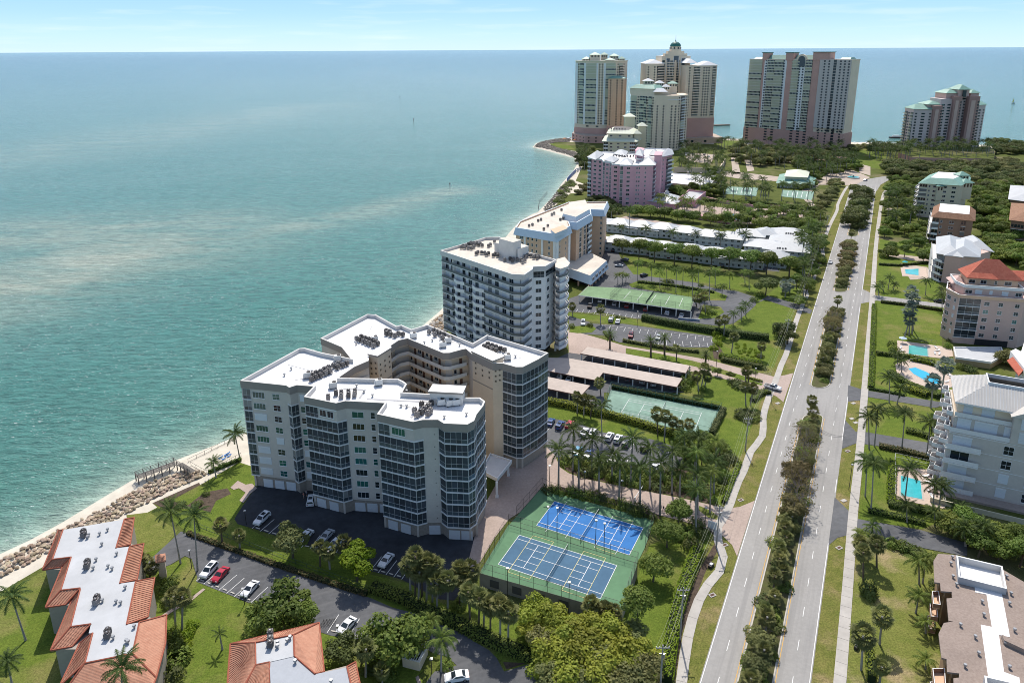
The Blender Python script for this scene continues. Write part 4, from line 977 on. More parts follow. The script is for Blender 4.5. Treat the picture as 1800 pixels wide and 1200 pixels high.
# ---------------------------------------------------------------- pink towers
def build_pink():
    B = Bld('pink_tower_block', 'pink stepped apartment block with white hipped roof corners and stacked balconies, near the beach', 'apartment building', lim=250)
    Z = 30.0; q = pp('1034,279 1058,281.5 1060,285 1075,286.5 1076,290 1089,290.5 1090,292 1148,292 1153,282 1140,276 1100,270 1054,268', Z)
    shell(B, q, 0, Z, PINKW, ROOFW, .9, pm=TRIM)
    n, fh = 9, 3.25
    fac(B, q[0], q[1], .7, fh, n, 'B:1.1 o:.3 W:1.4 o:.3 W:1.0', rail=TRIM, dep=.9, wall=PINKW)
    fac(B, q[2], q[3], .7, fh, n, 'T:.9 o:.3 W:1.4 o:.2 T:.8', wall=PINKW, gl='cbcd')
    fac(B, q[4], q[5], .7, fh, n, 'o:.3 W:1.4 o:.3', wall=PINKW)
    fac(B, q[6], q[7], .7, fh, n, 'T:.9 o:.6 W:1.4 o:1.2 w:.6 w:.6 o:1 w:.6 o:1.6', wall=PINKW, gl='dgdc')
    fac(B, q[7], q[8], .7, fh, n, 'o:.2 B:2.2 o:.2', rail=TRIM, dep=1.6, wall=PINKW)
    for s, h in (('1034,278 1046,282 1060,272 1050,267', 3.2), ('1064,283 1078,287 1086,281 1074,277', 2.6), ('1090,291 1108,292 1112,284 1098,281', 2.6), ('1124,292 1150,292 1155,281 1132,279', 3.4), ('1080,272 1098,276 1102,268 1088,266', 2.6)):
        b = MB(); hip_roof(b, pp(s, Z), Z+.9, h, WHITER, over=1.0, ridge=.15); B.part('hip_roof', b)
    r = pp('1118,280 1148,284 1163,281 1164,276 1182,272 1180,264 1140,262 1118,266', Z+1)
    shell(B, r, 0, Z+1, PINKW, ROOFW, 1.0, pm=TRIM, name='rear_wall')
    fac(B, r[3], r[4], .7, fh, 9, 'w:.8 o:.6 B:1.8', rail=TRIM, dep=1.6, wall=PINKW)
    for s, h, z0 in (('1166,277 1183,273 1181,266 1166,269', 4, Z+1), ('1143,274 1155,276 1158,270 1146,268', 3.4, Z+1), ('1118,274 1128,276 1131,268 1121,267', 3.4, Z+5)):
        b = MB(); hip_roof(b, pp(s, z0), z0+.9, h, WHITER, over=.8, ridge=.1); B.part('hip_roof', b)
    for s, z1 in (('1150,283 1162,283 1164,277 1152,276', 36), ('1116,274 1128,277 1132,270 1121,268', 35.8)):
        t = pp(s, 32); b = MB(); b.prism(t, 0, z1, PINKW); b.prism(offset(t, -.25), z1, z1+.5, PINKW); B.part('lift_tower', b)
    B.finish()
    acs(grid_pts(1098, 276, Z+.1, 9, 2, 2.2, 3, -.2), Z+.1, 'the pink block front roof', 0, 'condensers on the pink block')
    T = Bld('pink_entrance_pavilion', 'low pink pavilion with white pyramid roof and lantern at the foot of the pink block', 'pavilion')
    c = pp('1140,362 1186,368 1200,356 1160,348'); b = MB(); b.prism(c, 0, 4, PINKW); T.part('wall', b); b = MB(); hip_roof(b, c, 4, 4.2, WHITER, over=1.2, ridge=.1); T.part('roof', b)
    o = Vector(c[0]); m_ = sum((Vector(p) for p in c), Vector((0, 0)))/4; b = MB(); b.box(m_.x-1.2, m_.y-1.2, 7.2, m_.x+1.2, m_.y+1.2, 9.3, TRIM); hip_roof(b, [(m_.x-1.2, m_.y-1.2), (m_.x+1.2, m_.y-1.2), (m_.x+1.2, m_.y+1.2), (m_.x-1.2, m_.y+1.2)], 9.3, 1.5, WHITER, .3, .1); T.part('lantern', b)
    c = pp('1192,362 1222,365 1240,349 1210,346'); shell(T, c, 0, 4.5, PINKW, GREYR, 1.2, name='side_wall'); T.finish()
    T = Bld('pink_boundary_wall', 'long low pink wall running from the pavilion along the drive', 'wall'); b = MB()
    strip(b, [P2(*t) for t in ((1238, 350), (1275, 358), (1330, 366), (1372, 366))], .8, 0, 2.2, PINKW); T.part('wall', b)
    T = Bld('pink_lower_wall', 'low pink parking wall behind the villas', 'wall'); b = MB(); strip(b, [P2(*t) for t in ((1146, 371), (1200, 380), (1260, 390), (1300, 396))], 3.4, 0, 2.8, PINKW); T.part('wall', b)
build_pink()

# ---------------------------------------------------------------- cream stepped building with pale green roofs
def build_cream():
    B = Bld('stepped_cream_block', 'cream stepped block with pale green eave roofs and two little turrets, behind the pink block', 'apartment building', lim=200)
    q = pp('1061,249 1117,250 1128,243 1100,238 1066,240', 27); b = MB(); b.prism(q, 0, 27, CREAM); B.part('wall', b)
    b = MB(); b.prism(offset(q, -1.6), 27, 27.6, PALEG); b.frustum(offset(q, -1.6), 27.6, offset(q, 3.5), 30, PALEG); B.part('lower_roof', b)
    u = offset(q, 4); b = MB(); b.prism(u, 30, 34.5, CREAM); B.part('upper_wall', b); b = MB(); b.frustum(offset(u, -1.8), 34.5, offset(u, 4), 37.5, PALEG, top=METALD); B.part('roof', b)
    fac(B, q[0], q[1], .5, 3.3, 8, 'B:1 W:1.2 o:.3 W:1.2 o:.3 W:1.2 o:.3 B:1.2', wall=CREAM, dep=1.2); fac(B, u[0], u[1], 30.6, 3.3, 1, 'W:1 o:.5 W:1 o:.5 W:1', wall=CREAM)
    fac(B, q[1], q[2], .5, 3.3, 8, 'B:1 o:1', wall=CREAM)
    for px, py, r_, z0, z1 in ((1107, 233, 5, 20, 46), (1130, 240, 3.6, 20, 40), (1121, 243, 3, 20, 34)):
        c = P2(px, py, 30); p4 = [(c[0]-r_, c[1]-r_+6), (c[0]+r_, c[1]-r_+6), (c[0]+r_, c[1]+r_+6), (c[0]-r_, c[1]+r_+6)]
        b = MB(); b.prism(p4, 0, z1, CREAM); hip_roof(b, p4, z1, 3.2, PALEG, 1.3, .08); B.part('turret', b)
    B.finish()
    acs(grid_pts(1084, 228, 37.6, 7, 2, 2.6, 3, -.1), 37.55, 'the stepped cream block roof', 0, 'condensers on the stepped cream block')
build_cream()

# ---------------------------------------------------------------- high towers on the point
def turret(B, c, r_, z0, z1, wm, rm, h=4, over=1.2, name='turret', nwin=3):
    p4 = [(c[0]-r_, c[1]-r_), (c[0]+r_, c[1]-r_), (c[0]+r_, c[1]+r_), (c[0]-r_, c[1]+r_)]
    b = MB(); b.prism(p4, z0, z1, wm); hip_roof(b, p4, z1, h, rm, over, .1)
    for i in range(nwin): b.box(p4[0][0]+2*r_*(i+.25)/nwin, p4[0][1]-.1, z1-3, p4[0][0]+2*r_*(i+.75)/nwin, p4[0][1]+.05, z1-.8, GLASS)
    B.part(name, b)
def build_towers():
    # A: leftmost, at the water
    B = Bld('seafront_tower', 'tall greenish beige tower nearest the water on the point, small green turret roofs', 'high-rise', joined=True); B.name_green = B.tall = True
    q = [(82,935),(94,922),(112,915),(130,912),(143,925),(150,950),(140,978),(95,978)]; b = MB(); b.prism(q, 16, 98, BEIGE); B.part('wall', b); b = MB(); b.prism(offset(q, -.5), 0, 16, REDST); B.part('base_wall', b)
    b = MB(); b.prism(offset(q, -.6), 98, 99, GREENB, top=ROOFC); B.part('roof', b)
    zz = (20.5, 3.15, 24)
    fac(B, q[0], q[1], *zz, 'p:.8 w:.6 B:1.6 p:.6', rail=GREENB, wall=WALLW); fac(B, q[1], q[2], *zz, 'S:3 p:.5 w:.8', rail=GREENB, wall=WALLW)
    fac(B, q[2], q[3], *zz, 'w:.8 p:.6 S:3 ', rail=GREENB, wall=WALLW); fac(B, q[3], q[4], *zz, 'o:.5 w:1 B:2 w:1', rail=BEIGE)
    w2 = [(120,905),(140,903),(144,918),(122,918)]; b = MB(); b.prism(w2, 20, 78, PEACH); hip_roof(b, w2, 78, 3, GREENR, 1, .4); B.part('front_bay', b); b = MB(); b.prism(offset(w2, -.3), 0, 20, REDST); B.part('bay_base', b)
    fac(B, w2[0], w2[1], 20.5, 3.15, 18, 'w:1 o:.3 w:1 w:1'); fac(B, q[1], q[2], 4, 3.2, 5, 'W:1 o:1 W:1', wall=REDST); fac(B, w2[0], w2[1], 4, 3.2, 5, 'w:1 w:1', wall=REDST)
    for c, r_, z1, h in (((106, 935), 6, 106, 3.5), ((119, 945), 4, 106, 3), ((131, 940), 5, 104.5, 3), ((96, 940), 5, 101, 3), ((140, 935), 3.5, 101, 3), ((124, 925), 5, 100, 2.5)): turret(B, c, r_, 98, z1, BEIGE, GREENR, h)
    q2 = [(78,925),(92,895),(145,885),(165,930),(150,985),(90,985)]; b = MB(); b.prism(q2, 0, 9, REDST, top=TANP); B.part('podium', b); fac(B, q2[0], q2[1], 1, 4, 2, 'w:1 w:1 w:1 w:1'); fac(B, q2[1], q2[2], 1, 4, 2, 'w:1 w:1 w:1 w:1 w:1 w:1')
    B.finish()
    # B: domed tower
    B = Bld('domed_tower', 'tall pinkish beige tower with dark green dome and spire over its central gable', 'high-rise', joined=True); B.tall = True
    L_ = [(170,925),(182,918),(192,925),(192,965),(170,965)]; C_ = [(190,930),(226,930),(226,970),(190,970)]; R_ = [(213,893),(252,900),(254,940),(215,940)]
    for q, z1, nm in ((L_, 95, 'left_wall'), (C_, 104, 'middle_wall'), (R_, 93, 'right_wall')):
        b = MB(); b.prism(q, 18 if nm != 'middle_wall' else 0, z1, BEIGE); B.part(nm, b)
        if nm != 'middle_wall': b = MB(); b.prism(offset(q, -.5), 0, 30 if nm == 'right_wall' else 18, REDST); B.part('base_wall', b)
    for q, z1, h in ((L_[:1]+L_[2:], 95, 5), ([(196,935),(206,935),(206,960),(196,960)], 104, 3), ([(214,898),(226,898),(226,935),(214,935)], 96, 5), ([(230,897),(253,901),(254,936),(231,936)], 93, 5)):
        b = MB(); hip_roof(b, q, z1, h, ROOFW, 1.2, .6); B.part('roof', b)
    b = MB(); g = [(197, 0), (219, 0)]
    for x0, x1, z0, z1 in ((194, 222, 104, 107), (198, 218, 107, 110), (202, 214, 110, 112)): b.box(x0, 931, z0, x1, 945, z1, BEIGE)
    B.part('gable', b)
    b = MB(); c = (208, 938); n = 16; rad = 6.5
    for k in range(n):
        a0, a1 = 2*pi*k/n, 2*pi*(k+1)/n; P0 = lambda a, r_, z: (c[0]+r_*cos(a), c[1]+r_*sin(a), z)
        b.quad(P0(a0, rad, 112), P0(a1, rad, 112), P0(a1, rad, 115.5), P0(a0, rad, 115.5), BEIGE)
        for j in range(5):
            t0, t1 = j*pi/10, (j+1)*pi/10; b.quad(P0(a0, (rad+.5)*cos(t0), 115.5+6*sin(t0)), P0(a1, (rad+.5)*cos(t0), 115.5+6*sin(t0)), P0(a1, (rad+.5)*cos(t1), 115.5+6*sin(t1)), P0(a0, (rad+.5)*cos(t1), 115.5+6*sin(t1)), COPPER)
        if k % 2: b.box(c[0]+(rad+.05)*cos(a0)-.7, c[1]+(rad+.05)*sin(a0)-.7, 112.6, c[0]+(rad+.05)*cos(a0)+.7, c[1]+(rad+.05)*sin(a0)+.7, 114.6, GLASS)
    b.tube((*c, 121.3), (*c, 123.5), .9, COPPER, .4, 8); b.tube((*c, 123.5), (*c, 129.5), .22, METALD, .1, 5); B.part('dome', b)
    fac(B, L_[0], L_[1], 20, 3.15, 23, 'w:1 o:.4 w:1', wall=WALLW); fac(B, L_[1], L_[2], 20, 3.15, 23, 'B:1.6', wall=WALLW, rail=BEIGE)
    fac(B, C_[0], (213, 930), 20, 3.15, 25, 'T:1 p:.5 B:2 p:.5 T:1', wall=BEIGE, rail=BEIGE)
    fac(B, R_[0], R_[1], 32, 3.15, 19, 'o:.3 w:1 o:.4 B:1.6 o:.6 w:.6 w:.6 w:.6 o:.5 B:.9 o:.2', wall=BEIGE, rail=BEIGE)
    fac(B, R_[0], R_[1], 6, 3.4, 7, 'o:.5 w:1 o:.4 w:.8 w:.8 o:.5 w:.8 w:.8 o:.5 w:.9', wall=REDST)
    b = MB(); b.box(196, 929.6, 88, 200, 930.1, 101, GLASSB); b.box(205, 929.6, 96, 211, 930.1, 104, GLASSB); b.box(215, 929.6, 86, 219, 930.1, 101, GLASSB)
    for x in (195.4, 200.2, 204.4, 211.2, 214.4, 219.2): b.box(x-.3, 929.2, 80, x+.3, 930.1, 102, TRIM)
    B.part('tall_window', b)
    q2 = [(200,880),(262,888),(262,945),(200,945)]; b = MB(); b.prism(q2, 0, 7, PEACH, top=TANP); B.part('podium', b); fac(B, q2[0], q2[1], 1, 5, 1, 'T:1 o:.4 T:1 o:.4 T:1 o:.4 T:1'); B.finish()
    # mid-height tower in front
    B = Bld('turreted_tower', 'beige mid-height tower with green and white turret roofs, in front of the domed tower', 'high-rise', joined=True); B.name_green = B.tall = True
    q = [(140,852),(153,838),(162,826),(188,822),(205,842),(205,870),(150,872)]; b = MB(); b.prism(q, 0, 62, BEIGE); B.part('wall', b)
    u = [(139,853),(152,839),(163,830),(176,838),(176,868),(150,870)]; b = MB(); b.prism(u, 62, 69, BEIGE); B.part('upper_wall', b)
    b = MB(); b.frustum(offset(u, -1), 69, offset(u, 5), 73, GREENR); B.part('roof', b)
    fac(B, q[0], q[1], 2, 3.1, 19, 'S:1.4 w:.6 B:1', rail=GREENB, wall=WALLW); fac(B, q[1], q[2], 2, 3.1, 19, 'B:1 w:.6 S:1.2 w:.5', rail=GREENB, wall=WALLW)
    fac(B, q[2], q[3], 2, 3.1, 16, 'o:.4 w:1 o:.4 w:1 o:1 w:.7 o:.2 w:.7', wall=BEIGE); fac(B, q[3], q[4], 2, 3.1, 19, 'w:1 B:1.2 w:1', wall=BEIGE)
    b = MB(); hip_roof(b, [(162,826),(176,824),(176,836),(162,838)], 66, 4, ROOFW, .8, .5); B.part('roof', b)
    b = MB(); hip_roof(b, [(178,824),(188,822),(196,832),(180,834)], 57, 3, ROOFW, .8, .4); B.part('roof', b)
    for c, r_, z1, rm in (((160, 855), 5, 77, ROOFW), ((172, 848), 4, 75, ROOFW), ((188, 852), 4.5, 74, GREENR), ((178, 842), 4, 71, ROOFW)): turret(B, c, r_, 60, z1, BEIGE, rm, 3)
    B.finish()
    # C: wide slab with red piers
    B = Bld('red_pier_tower', 'wide high-rise slab striped by three brick red piers, green barrel roofs between them', 'high-rise', joined=True); B.name_green = B.tall = True
    A = Vector((290,896)); D = Vector((376,814)); d = (D-A).normalized(); nn = Vector((-d.y, d.x)); Lg = (D-A).length
    def pt(u, v): p = A+d*u+nn*v; return (p.x, p.y)
    b = MB(); b.prism([pt(0, 0), pt(Lg, 0), pt(Lg, 26), pt(0, 26)], 19, 99.5, BEIGE); B.part('wall', b); b = MB(); b.prism([pt(-.8, -.8), pt(Lg+.8, -.8), pt(Lg+.8, 27), pt(-.8, 27)], 0, 19, REDST); B.part('base_wall', b)
    b = MB(); b.prism([pt(-.4, -.4), pt(Lg+.4, -.4), pt(Lg+.4, 26.4), pt(-.4, 26.4)], 99.5, 100.5, BEIGE, top=ROOFC); B.part('roof', b)
    bay = 'S:14 P:2.2 p:3 B:7.5 S:9.5 p:3 P:5.5 S:7.6 p:5.4 B:7 P:7'; sc = .712
    zz = (19.4, 3.1, 26)
    fac(B, pt(0, 0), pt(Lg*sc, 0), *zz, bay, wall=WALLW, rail=GREENB, dep=.8)
    fac(B, pt(Lg*sc+.1, -1.4), pt(Lg, -1.4), *zz, 'o:.6 w:1 w:1 o:.3 T:1 o:.3 w:.8 w:1 w:.8', wall=WALLW)
    b = MB(); b.prism([pt(Lg*sc+.1, -1.4), pt(Lg, -1.4), pt(Lg, 1), pt(Lg*sc+.1, 1)], 24, 100, mat('off-white pier', (.58, .52, .48), rough=.85)); B.part('corner_bay', b)
    for t in (.17, .41, .60): pass
    # windows within the narrow pale piers
    for s0, s1 in ((.163, .196), (.345, .378), (.505, .57)): fac(B, pt(Lg*s0, -.5), pt(Lg*s1, -.5), *zz, 'w:1 ' if s1-s0 < .05 else 'w:1 w:1')
    fac(B, pt(0, -.8), pt(Lg, -.8), 4, 3.2, 6, 'W:1 o:2 W:1 W:1 o:2 W:1 W:1 W:1 o:1 w:1 w:1 T:1 w:1', wall=REDST)
    b = MB()
    for s0, s1, z1 in ((.135, .185, 107.5), (.375, .45, 107.5), (.64, .80, 108)):
        b.prism([pt(Lg*s0, -1), pt(Lg*s1, -1), pt(Lg*s1, 14), pt(Lg*s0, 14)], 99, z1, REDST); b.prism([pt(Lg*s0-.8, -1.8), pt(Lg*s1+.8, -1.8), pt(Lg*s1+.8, 14.8), pt(Lg*s0-.8, 14.8)], z1, z1+.7, COPPER)
    B.part('lift_tower', b)
    b = MB()
    for s0, s1, z1 in ((.19, .37, 105), (.455, .63, 105), (.03, .12, 102.5), (.88, .98, 102.5)):
        p = [pt(Lg*s0, 2), pt(Lg*s1, 2), pt(Lg*s1, 22), pt(Lg*s0, 22)]; b.frustum(p, 100, [pt(Lg*s0+1, 7), pt(Lg*s1-1, 7), pt(Lg*s1-1, 17), pt(Lg*s0+1, 17)], z1, GREENR)
    B.part('green_roof', b)
    # arched gable
    b = MB(); c0 = Lg*.535; pts = [(c0-6, 99), (c0+6, 99)]+[(c0+6*cos(pi*k/10), 100+6*sin(pi*k/10)) for k in range(11)]
    vv = [(*pt(u, -1.0), z) for u, z in pts]; v2 = [(*pt(u, 1.0), z) for u, z in pts]; b.ngon(vv, BEIGE); b.ngon(v2[::-1], BEIGE)
    for i in range(len(vv)): j = (i+1) % len(vv); b.quad(vv[i], v2[i], v2[j], vv[j], BEIGE)
    pg = [(c0-4, 92), (c0+4, 92)]+[(c0+4*cos(pi*k/8), 100+4*sin(pi*k/8)) for k in range(9)]; b.ngon([(*pt(u, -1.15), z) for u, z in pg], GLASSB); B.part('arched_gable', b)
    B.finish()
    # D: stepped tower on the right
    B = Bld('stepped_tower', 'stepped salmon and grey tower with green hipped caps, alone at right above the beach palms', 'high-rise', joined=True); B.tall = 1.5
    SG = mat('lilac grey stucco', (.64, .54, .52), rough=.85, var=.04, scale=1)
    segs = [(438,464,806,801,0,47,SG), (462,475,801,801,3,51,REDST), (474,492,803,803,1,58,SG), (491,503,801,801,3,61,REDST), (502,515,805,805,0,63,SG), (514,530,801,801,3,61,REDST), (529,553,804,812,0,51,SG)]
    for x0, x1, y0, y1, dd, z1, m in segs:
        q = [(x0, y0-dd), (x1, y1-dd), (x1+2, 826), (x0+2, 826)]; b = MB(); b.prism(q, 0, z1, m if m is not REDST else mat('rose stucco', (.40, .25, .22), rough=.85)); B.part('wall', b)
        n = int((z1-4)/3.2); fac(B, q[0], q[1], 2, 3.2, n, {SG: 'w:1 W:1.6 w:1' if x1-x0 > 20 else 'W:1 W:1', REDST: 'o:.6 p:1.2 o:.6 w:.7'}[m] if x1-x0 > 13.5 or m is REDST else 'T:1 w:.5', wall=SALM)
    fac(B, (439, 826), (438, 806), 2, 3.2, 13, 'B:1 w:1 B:1', wall=CREAM, rail=CREAM)
    for q, z1, h, rm in (([(438,806),(464,801),(464,825),(440,828)], 47, 5, GREENR), ([(458,805),(478,803),(478,825),(458,825)], 52, 3.5, GREENR), ([(529,804),(553,812),(553,832),(531,832)], 51, 5.5, GREENR), ([(484,806),(504,806),(504,828),(484,828)], 64, 4, GREENR), ([(500,803),(517,803),(517,822),(500,822)], 68, 5, GREENR), ([(520,804),(533,804),(533,822),(520,822)], 64, 4, GREENR)):
        b = MB(); b.prism(offset(q, .4), z1-9, z1, SALM); hip_roof(b, q, z1, h, rm, 1.2, .35); B.part('roof', b)
    b = MB(); b.box(505, 804.2, 57, 511, 804.9, 66, GLASS); b.box(506, 801.9, 60, 511, 802.9, 67, GLASS); B.part('tall_window', b)
    q = [((x-131.8)/.722, y) for x, y in pp('1578,278 1602,287 1745,290 1748,276 1740,268 1590,266')]; b = MB(); b.prism(q, 0, 6, REDST, top=G_BASE); B.part('podium', b); fac(B, q[1], q[2], .5, 4.5, 1, ' '.join(['T:1 o:.5']*14)); B.finish(); B.root.scale = (.722, 1, 1); B.root.location = (131.8, 0, 0)
build_towers()
# ---------------------------------------------------------------- villas: two rows of white hip-roofed houses
def build_villas():
    g = 'white hip-roofed villa rows'
    PALEW = mat('pale blue-grey siding', (.50, .53, .53), rough=.85, var=.04, scale=1)
    def block(B, cx, cy, w_, d_, ang, roofz=5.6, h=2.4):
        c = Vector(P2(cx, cy)); u = Vector((cos(ang), sin(ang))); v = Vector((-u.y, u.x)); q = [tuple(c+u*a+v*b_) for a, b_ in ((-w_/2, -d_/2), (w_/2, -d_/2), (w_/2, d_/2), (-w_/2, d_/2))]
        b = MB(); b.prism(q, 0, roofz, PALEW); B.part('wall', b); b = MB(); hip_roof(b, q, roofz-(.9 if w_ < 12 else 0), h*(1.25 if w_ >= 12 else .6), WHITER, .8, .3); B.part('roof', b)
        F, L, a = frame(q[0], q[1])
        for k in (0, 1):
            n = max(2, int(L/3)); 
            for i in range(n): B.window(F, a, (i+.25)*L/n, .9+k*2.8, L/n*.45, 1.4, 2, 1, TRIM, 'dbc')
        b = MB(); b.box(0, -.14, 2.75, L, 0, 2.95, TRIM, F); b.build('string_course', B.root)
    ang = -.42
    PALEW = mat('pale blue-grey siding', (.5, .53, .53))
    B = Bld('villa_row', 'far row of white hip-roofed two-storey villas behind the palms', 'row of villas', group=g)
    for i, (x, y, w_) in enumerate(((1066, 402, 13), (1090, 406, 15), (1110, 411, 9), (1128, 410, 15), (1147, 415, 9), (1166, 414, 16), (1184, 418, 9), (1205, 420, 16), (1225, 425, 9), (1245, 427, 16), (1264, 431, 10), (1284, 431, 15), (1318, 426, 18), (1345, 424, 14))): block(B, x, y, w_*.92, 13 if w_ > 10 else 7, ang)
    B.finish()
    B = Bld('villa_row', 'near row of white hip-roofed two-storey villas facing the tree-lined car park', 'row of villas', group=g)
    for i, (x, y, w_) in enumerate(((1064, 434, 10), (1088, 438, 15), (1108, 443, 9), (1128, 443, 16), (1148, 448, 9), (1168, 449, 16), (1190, 453, 10), (1213, 454, 16), (1234, 459, 9), (1256, 460, 17), (1278, 466, 10), (1302, 466, 17), (1326, 470, 10))): block(B, x, y, w_*.92, 13 if w_ > 10 else 7, ang)
    B.finish()
    B = Bld('villa_cluster', 'cluster of wider white hip-roofed villas at the road end of the rows', 'villas', group=g)
    for x, y, w_, d_ in ((1345, 446, 22, 15), (1385, 424, 20, 14), (1388, 438, 22, 14), (1382, 452, 24, 14), (1362, 466, 12, 10)): block(B, x, y, w_, d_, ang)
    B.finish()
    acs([P2(x, y, 8) for x, y in ((1337, 419), (1341, 419), (1345, 419.5), (1349, 420), (1382, 410), (1386, 410), (1390, 410.5), (1394, 411), (1374, 427), (1379, 427), (1367, 436), (1371, 436), (1376, 437), (1381, 437))], 7.3, 'the white villa roofs', 0, 'condensers on the villa roofs', s=.8)
build_villas()

def clubhouse():
    B = Bld('clubhouse', 'open clubhouse with two-tier green and white hip roof beside the far courts', 'clubhouse')
    q = pp('1366,330 1428,333 1432,318 1372,315'); b = MB(); b.prism(offset(q, 1.5), 0, 4.2, CREAM); B.part('wall', b); b = MB(); hip_roof(b, q, 4.2, 5, GREENR, 1.2, .45); B.part('roof', b)
    c = offset(q, 5.5); b = MB(); b.prism(c, 6.5, 9, GREENB); hip_roof(b, c, 9, 3, PALEG, 1, .35); B.part('lantern', b)
    F, L, a = frame(q[0], q[1])
    for i in range(11): b = MB(); b.box(L*i/10-.15, .2, 0, L*i/10+.15, .5, 4.1, TRIM, F); B.part('column', b)
    B.finish()
    B = Bld('white_parking_deck', 'white parking deck on tan walls right of the pink block', 'parking deck'); q = pp('1172,322 1245,330 1262,311 1180,305', 3.5); b = MB(); b.prism(q, 0, 3.5, BEIGE, top=ROOFW); ring(b, offset(q, -.1), 3.2, 4.2, .3, BEIGE, TRIM, TRIM); B.part('deck', b)
    B = Bld('tan_garden_wall', 'tan retaining wall with planting above the white parking deck', 'wall'); b = MB(); strip(b, [P2(*t) for t in ((1184, 303), (1264, 304))], 1, 0, 5, BEIGE); B.part('wall', b); b = MB(); strip(b, [P2(*t) for t in ((1264, 303), (1275, 286))], 1, 0, 4.5, BEIGE); B.part('wall', b)
    for nm, s in (('the left far court', '1278,328 1333,330.5 1329,345.5 1275,341'), ('the right far court', '1375,334 1431,337 1427,352 1373,345.5')):
        q = pp(s); sheet('far_court', [q], .14, COURTG3)
        b = MB(); c0 = [Vector(p) for p in ccw(q)]; w_ = mat('court line paint', (.7, .71, .7), rough=.8)
        for t in (.2, .35, .5, .65, .8):
            a_, d_ = c0[0].lerp(c0[1], t), c0[3].lerp(c0[2], t); e = (c0[1]-c0[0]).normalized()*.18; a2 = a_.lerp(d_, .15); d2 = a_.lerp(d_, .85)
            b.quad((*(a2-e), .16), (*(a2+e), .16), (*(d2+e), .16), (*(d2-e), .16), w_)
        b.build('court_lines', kind='structure')
    B = Bld('brick_red_podium', 'low brick red garden podium among the palms before the striped high-rise', 'garden building'); b = MB(); b.prism(pp('1425,290 1470,292 1490,282 1440,280'), 0, 3.5, REDST); B.part('wall', b)
    B = Bld('entrance_fountain', 'round stone fountain on the turning circle at the head of the road', 'fountain'); c = P2(1500, 313); b = MB(); b.tube((*c, 0), (*c, 1.0), 5.5, CONC, n=20); b.tube((*c, 1.0), (*c, 1.02), 4.9, POOLW, n=20); b.tube((*c, 1.02), (*c, 3), .6, CONC, n=8); b.tube((*c, 3), (*c, 3.2), 2.2, CONC, n=14); B.part('basin', b)
clubhouse()

